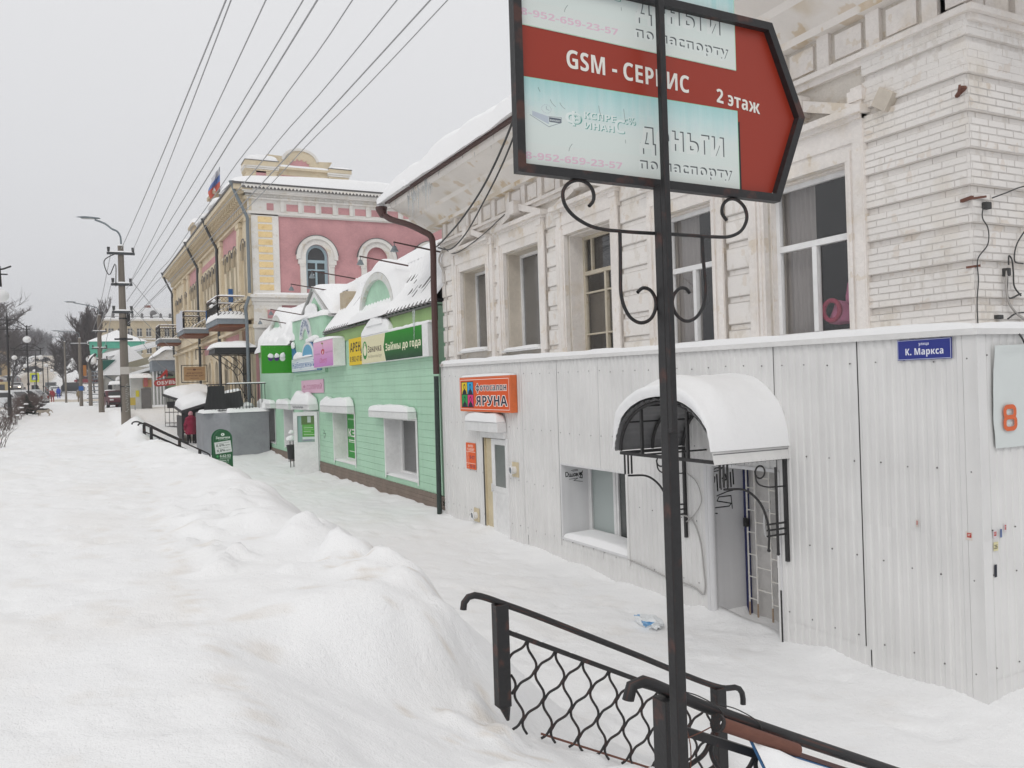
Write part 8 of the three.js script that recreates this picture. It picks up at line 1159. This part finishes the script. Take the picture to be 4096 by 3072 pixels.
// ---------------------------------------------------------------- people and the dog
function sdf(bones, c, half, n = 40, k = 0.04) {            // one continuous surface round tapered bones
  const mc = new MarchingCubes(n, new THREE.MeshBasicMaterial(), false, false, 60000); mc.isolation = 0; const F = mc.field, h = n / 2;
  const P = new THREE.Vector3(), q = new THREE.Vector3(), ab = new THREE.Vector3();
  const bs = bones.map(([a, b, r0, r1, sx]) => ({ a: V(a), ab: V(b).sub(V(a)), r0, r1 }));
  for (let z = 0; z < n; z++) for (let y = 0; y < n; y++) for (let x = 0; x < n; x++) {
    P.set(c[0] + (x - h) / h * half, c[1] + (y - h) / h * half, c[2] + (z - h) / h * half); let d = 9;
    for (const b of bs) { q.subVectors(P, b.a); const t = clamp(q.dot(b.ab) / Math.max(1e-9, b.ab.lengthSq())); const e = q.addScaledVector(b.ab, -t).length() - lerp(b.r0, b.r1, t), hh = clamp(0.5 + 0.5 * (d - e) / k); d = lerp(d, e, hh) - k * hh * (1 - hh); }
    F[x + y * n + z * n * n] = -d;
  }
  mc.update(); const cnt = mc.count ?? mc.geometry.drawRange.count, g = new THREE.BufferGeometry(), pa = new Float32Array(mc.positionArray.slice(0, cnt * 3));
  for (let i = 0; i < cnt; i++) for (let j = 0; j < 3; j++) pa[i * 3 + j] = c[j] + pa[i * 3 + j] * half;
  g.setAttribute('position', new THREE.BufferAttribute(pa, 3)); let m = mergeVertices(g, 1e-4), vol = 0; const p = m.attributes.position, ix = m.index.array, A = new THREE.Vector3(), Bv = new THREE.Vector3(), C = new THREE.Vector3();
  for (let i = 0; i < ix.length; i += 3) { A.fromBufferAttribute(p, ix[i]); Bv.fromBufferAttribute(p, ix[i + 1]); C.fromBufferAttribute(p, ix[i + 2]); vol += A.dot(Bv.cross(C)); }
  if (vol < 0) for (let i = 0; i < ix.length; i += 3) { const s = ix[i + 1]; ix[i + 1] = ix[i + 2]; ix[i + 2] = s; }
  m.computeVertexNormals(); return planar(m);
}
function local(name, label, cat, x, y, z, turn) { const t = thing(name, label, cat, [x, y, z], null, true); t.rotation.y = turn; return t; }
function addP(t, n, g, m) { const q = new THREE.Mesh(Array.isArray(g) ? join(g) : g, m); q.name = n; q.castShadow = q.receiveShadow = true; t.add(q); return q; }
function hand(s, x, y, z) { const b = [[[x, y, z], [x, y - 0.07, z - 0.01], 0.03, 0.026]]; for (let k = 0; k < 4; k++) b.push([[x + 0.002, y - 0.06, z - 0.028 + k * 0.018], [x - s * 0.012, y - 0.115 + Math.abs(k - 1.5) * 0.008, z - 0.034 + k * 0.018], 0.009, 0.008]); b.push([[x, y - 0.02, z - 0.03], [x - s * 0.01, y - 0.06, z - 0.055], 0.010, 0.009]); return b; }
{ // woman in the long red coat, walking away
  const x = 4.43, z = -46.6, y = ground(x, z) + 0.0, t = local('person', 'person in long dark red coat and pink knitted hat walking away along the pavement', 'person', x, y, z, 0.1);
  const body = sdf([[[0.0, 1.33, -0.02], [0, 1.45, -0.03], 0.07, 0.065], [[0, 1.50, -0.04], [0, 1.56, -0.035], 0.095, 0.10], [[0, 1.49, -0.13], [0, 1.52, -0.145], 0.015, 0.012], [[0, 0.85, 0], [0, 1.3, 0], 0.13, 0.14], [[-0.10, 0.85, 0], [-0.14, 0.47, -0.05], 0.105, 0.075], [[-0.14, 0.47, -0.05], [-0.19, 0.08, 0.02], 0.075, 0.055], [[-0.19, 0.05, 0.03], [-0.20, 0.045, -0.16], 0.05, 0.045], [[0.10, 0.85, 0], [0.14, 0.47, 0.02], 0.105, 0.078], [[0.14, 0.47, 0.02], [0.19, 0.08, 0.06], 0.075, 0.055], [[0.19, 0.05, 0.06], [0.20, 0.045, -0.13], 0.05, 0.045]], [0, 0.84, 0], 0.88, 72, 0.03);
  addP(t, 'body', body, std([0.018, 0.016, 0.018]));
  const coat = sdf([[[0, 1.36, 0.0], [0, 1.1, 0.01], 0.15, 0.21], [[0, 1.1, 0.01], [0, 0.58, 0.02], 0.21, 0.27], [[-0.12, 1.3, 0], [0.12, 1.3, 0], 0.12, 0.12], [[-0.12, 0.62, 0.02], [0.12, 0.62, 0.02], 0.18, 0.18], [[-0.2, 1.3, 0], [-0.29, 1.0, 0.04], 0.09, 0.075], [[-0.29, 1.0, 0.04], [-0.30, 0.76, -0.08], 0.075, 0.06], [[0.2, 1.3, 0], [0.27, 1.0, 0.05], 0.09, 0.075], [[0.27, 1.0, 0.05], [0.28, 0.77, 0.0], 0.075, 0.06]], [0, 0.98, 0], 0.62, 64, 0.07);
  { const p = coat.attributes.position; for (let i = 0; i < p.count; i++) { const yy = p.getY(i); if (yy < 0.50) p.setY(i, 0.50 + (yy - 0.5) * 0.1); const f = 0.015 * Math.sin(Math.atan2(p.getZ(i), p.getX(i)) * 9) * clamp((1.0 - yy) * 2); p.setX(i, p.getX(i) * (1 + f)); p.setZ(i, p.getZ(i) * (1 + f)); } coat.computeVertexNormals(); }
  addP(t, 'coat', coat, mapped([0.24, 0.014, 0.045], grey, 0.6, { roughness: 0.9 })); addP(t, 'hood', sdf([[[-0.09, 1.40, 0.08], [0.09, 1.40, 0.08], 0.08, 0.08], [[0, 1.36, 0.1], [0, 1.30, 0.11], 0.09, 0.06]], [0, 1.38, 0.06], 0.3, 28, 0.05), std([0.25, 0.014, 0.045]));
  addP(t, 'hat', sdf([[[0, 1.565, -0.03], [0, 1.60, -0.02], 0.125, 0.11]], [0, 1.58, -0.02], 0.2, 24, 0.02), std([0.55, 0.27, 0.30], { roughness: 1 }));
  addP(t, 'hands', [sdf(hand(-1, -0.30, 0.73, -0.09), [-0.30, 0.68, -0.09], 0.14, 40, 0.008), sdf(hand(1, 0.285, 0.74, 0.0), [0.285, 0.69, 0], 0.14, 40, 0.008)], M.skin);
  const bg = thing('handbag', 'black handbag carried by the person in the red coat', 'bag', [x + 0.31, y + 0.3, z]); const g = new RoundedBoxGeometry(0.12, 0.3, 0.30, 3, 0.04).translate(x + 0.31, y + 0.42, z - 0.02); part('bag', tri(strip(g)), std([0.015, 0.014, 0.016], { roughness: 0.5 }), bg); part('strap', tube([[x + 0.31, y + 0.55, z - 0.12], [x + 0.29, y + 0.66, z - 0.03], [x + 0.31, y + 0.55, z + 0.08]], 0.012, 6, 16), M.iron, bg);
}
{
  const bodyG = sdf([[[0, 1.38, 0], [0, 1.52, -0.01], 0.065, 0.06], [[0, 1.62, -0.02], [0, 1.68, -0.01], 0.10, 0.10], [[0, 1.60, -0.11], [0, 1.62, -0.125], 0.016, 0.012], [[-0.10, 0.9, 0], [-0.12, 0.48, -0.06], 0.11, 0.08], [[-0.12, 0.48, -0.06], [-0.12, 0.09, 0.04], 0.078, 0.06], [[-0.12, 0.05, 0.04], [-0.13, 0.045, -0.14], 0.05, 0.045], [[0.10, 0.9, 0], [0.12, 0.48, 0.04], 0.11, 0.08], [[0.12, 0.48, 0.04], [0.13, 0.09, 0.16], 0.078, 0.06], [[0.13, 0.05, 0.16], [0.14, 0.045, 0.0], 0.05, 0.045], [[0, 0.95, 0], [0, 1.38, 0], 0.14, 0.15]], [0, 0.86, 0], 0.95, 48, 0.03);
  const jackG = sdf([[[0, 0.98, 0], [0, 1.36, 0], 0.19, 0.18], [[-0.13, 1.38, 0], [0.13, 1.38, 0], 0.11, 0.11], [[-0.2, 1.38, 0], [-0.29, 1.08, 0.04], 0.085, 0.07], [[-0.29, 1.08, 0.04], [-0.27, 0.84, -0.06], 0.07, 0.06], [[0.2, 1.38, 0], [0.29, 1.08, -0.02], 0.085, 0.07], [[0.29, 1.08, -0.02], [0.27, 0.84, -0.10], 0.07, 0.06]], [0, 1.1, 0], 0.6, 40, 0.05);
  const hatG = sdf([[[0, 1.70, -0.01], [0, 1.73, 0], 0.115, 0.10]], [0, 1.70, 0], 0.2, 20, 0.02);
  const handG = join([sdf(hand(-1, -0.27, 0.80, -0.07), [-0.27, 0.75, -0.07], 0.14, 32, 0.008), sdf(hand(1, 0.27, 0.80, -0.11), [0.27, 0.75, -0.11], 0.14, 32, 0.008)]);
  const ped = (label, x, z, turn, legs, jacket, hat) => { const t = local('person', label, 'person', x, ground(x, z), z, turn); addP(t, 'body', bodyG, std(legs)); addP(t, 'jacket', jackG, std(jacket, { roughness: 0.9 })); addP(t, 'hat', hatG, std(hat)); addP(t, 'hands', handG, M.skin); return t; };
  ped('person in red trousers and red jacket walking on the path by the crossing', -5.35, -129.8, 0.2, [0.28, 0.02, 0.03], [0.30, 0.02, 0.03], [0.02, 0.02, 0.02]);
  ped('person in bright blue clothes in front of the white saloon', -5.2, -147, 0.4, [0.03, 0.06, 0.36], [0.03, 0.07, 0.42], [0.05, 0.05, 0.1]);
  ped('person in long tan clothes standing beside the crossing sign pole', -2.05, -127.5, 0.1, [0.2, 0.15, 0.09], [0.24, 0.18, 0.10], [0.2, 0.15, 0.1]);
  ped('person in dark coat and grey trousers beside the parked off-roader', -8.2, -152, 0.8, [0.12, 0.14, 0.15], [0.02, 0.02, 0.022], [0.03, 0.03, 0.03]);
  ped('person in greyish violet coat crossing behind the thin lantern posts', -9.9, -150, -0.6, [0.08, 0.07, 0.08], [0.14, 0.12, 0.14], [0.05, 0.05, 0.05]);
  ped('dark dressed person halfway up the hill pulling a sled', -8.9, -238, 0.1, [0.02, 0.02, 0.02], [0.02, 0.02, 0.022], [0.02, 0.02, 0.02]);
  ped('dark dressed person leftmost of the three on top of the hill', -12.6, -330, 0.1, [0.02, 0.02, 0.02], [0.02, 0.02, 0.022], [0.02, 0.02, 0.02]);
  ped('dark dressed person in the middle of the three on top of the hill', -10.3, -318, 0.4, [0.03, 0.03, 0.04], [0.06, 0.05, 0.06], [0.02, 0.02, 0.02]);
  ped('dark dressed person rightmost of the three on top of the hill', -9.0, -331, -0.3, [0.02, 0.02, 0.02], [0.02, 0.025, 0.04], [0.02, 0.02, 0.02]);
  const sx = -9.2, sz = -236.5, sy = ground(sx, sz), sl = thing('sled', 'small dark loaded sled behind the person on the hill', 'sled', [sx, sy, sz]); part('seat', B(sx - 0.5, sx + 0.3, sy + 0.2, sy + 0.45, sz - 0.2, sz + 0.2), M.iron, sl); part('runners', [bar([sx - 0.6, sy + 0.05, sz - 0.18], [sx + 0.4, sy + 0.05, sz - 0.18], 0.04), bar([sx - 0.6, sy + 0.05, sz + 0.18], [sx + 0.4, sy + 0.05, sz + 0.18], 0.04), bar([sx - 0.3, sy + 0.05, sz], [sx - 0.3, sy + 0.25, sz], 0.04), bar([sx + 0.2, sy + 0.05, sz], [sx + 0.2, sy + 0.25, sz], 0.04)], M.iron, sl);
}
{ // dog with its nose to the snow, walking left across the path
  const x = -3.15, z = -63, y = ground(x, z), t = local('dog', 'black and white dog lowering its head on the snowy path', 'dog', x, y, z, 0.25);
  const leg = (px, pz, hind) => hind ? [[[px, 0.38, pz], [px - 0.05, 0.27, pz], 0.075, 0.05], [[px - 0.05, 0.27, pz], [px + 0.06, 0.16, pz], 0.045, 0.028], [[px + 0.06, 0.16, pz], [px + 0.04, 0.03, pz], 0.026, 0.024], [[px + 0.03, 0.02, pz], [px - 0.03, 0.02, pz], 0.026, 0.024]] : [[[px, 0.38, pz], [px + 0.03, 0.25, pz], 0.06, 0.04], [[px + 0.03, 0.25, pz], [px, 0.13, pz], 0.036, 0.028], [[px, 0.13, pz], [px - 0.01, 0.03, pz], 0.026, 0.024], [[px - 0.01, 0.02, pz], [px - 0.06, 0.02, pz], 0.026, 0.024]];
  const g = sdf([[[-0.26, 0.42, 0], [-0.05, 0.40, 0], 0.135, 0.15], [[-0.05, 0.40, 0], [0.28, 0.43, 0], 0.14, 0.10], [[-0.28, 0.44, 0], [-0.46, 0.33, 0], 0.09, 0.07], [[-0.47, 0.31, 0], [-0.53, 0.25, 0], 0.075, 0.06], [[-0.53, 0.24, 0], [-0.62, 0.18, 0], 0.04, 0.03], [[-0.46, 0.38, 0.05], [-0.42, 0.40, 0.08], 0.025, 0.012], [[-0.46, 0.38, -0.05], [-0.42, 0.40, -0.08], 0.025, 0.012], [[0.36, 0.44, 0], [0.50, 0.36, 0], 0.035, 0.03], [[0.50, 0.36, 0], [0.56, 0.22, 0], 0.03, 0.015], ...leg(-0.22, 0.08), ...leg(-0.27, -0.08), ...leg(0.27, 0.08, 1), ...leg(0.33, -0.08, 1)], [0, 0.3, 0], 0.7, 80, 0.03);
  const p = g.attributes.position, c = new Float32Array(p.count * 3); for (let i = 0; i < p.count; i++) { const a = p.getX(i), b = p.getY(i), k = step01(0.40, 0.46, b + 0.10 * fbm(a * 7, p.getZ(i) * 7 + 3, 3) - 0.05 - (a > 0.22 ? 0.05 : 0)) || 0, head = a < -0.44 ? 1 : 0, d = Math.max(k, head); c[i * 3] = lerp(0.42, 0.018, d); c[i * 3 + 1] = lerp(0.37, 0.016, d); c[i * 3 + 2] = lerp(0.31, 0.016, d); }
  g.setAttribute('color', new THREE.BufferAttribute(c, 3)); addP(t, 'body', g, std([1, 1, 1], { vertexColors: true, roughness: 1 }));
}
renderer.render(scene, camera);
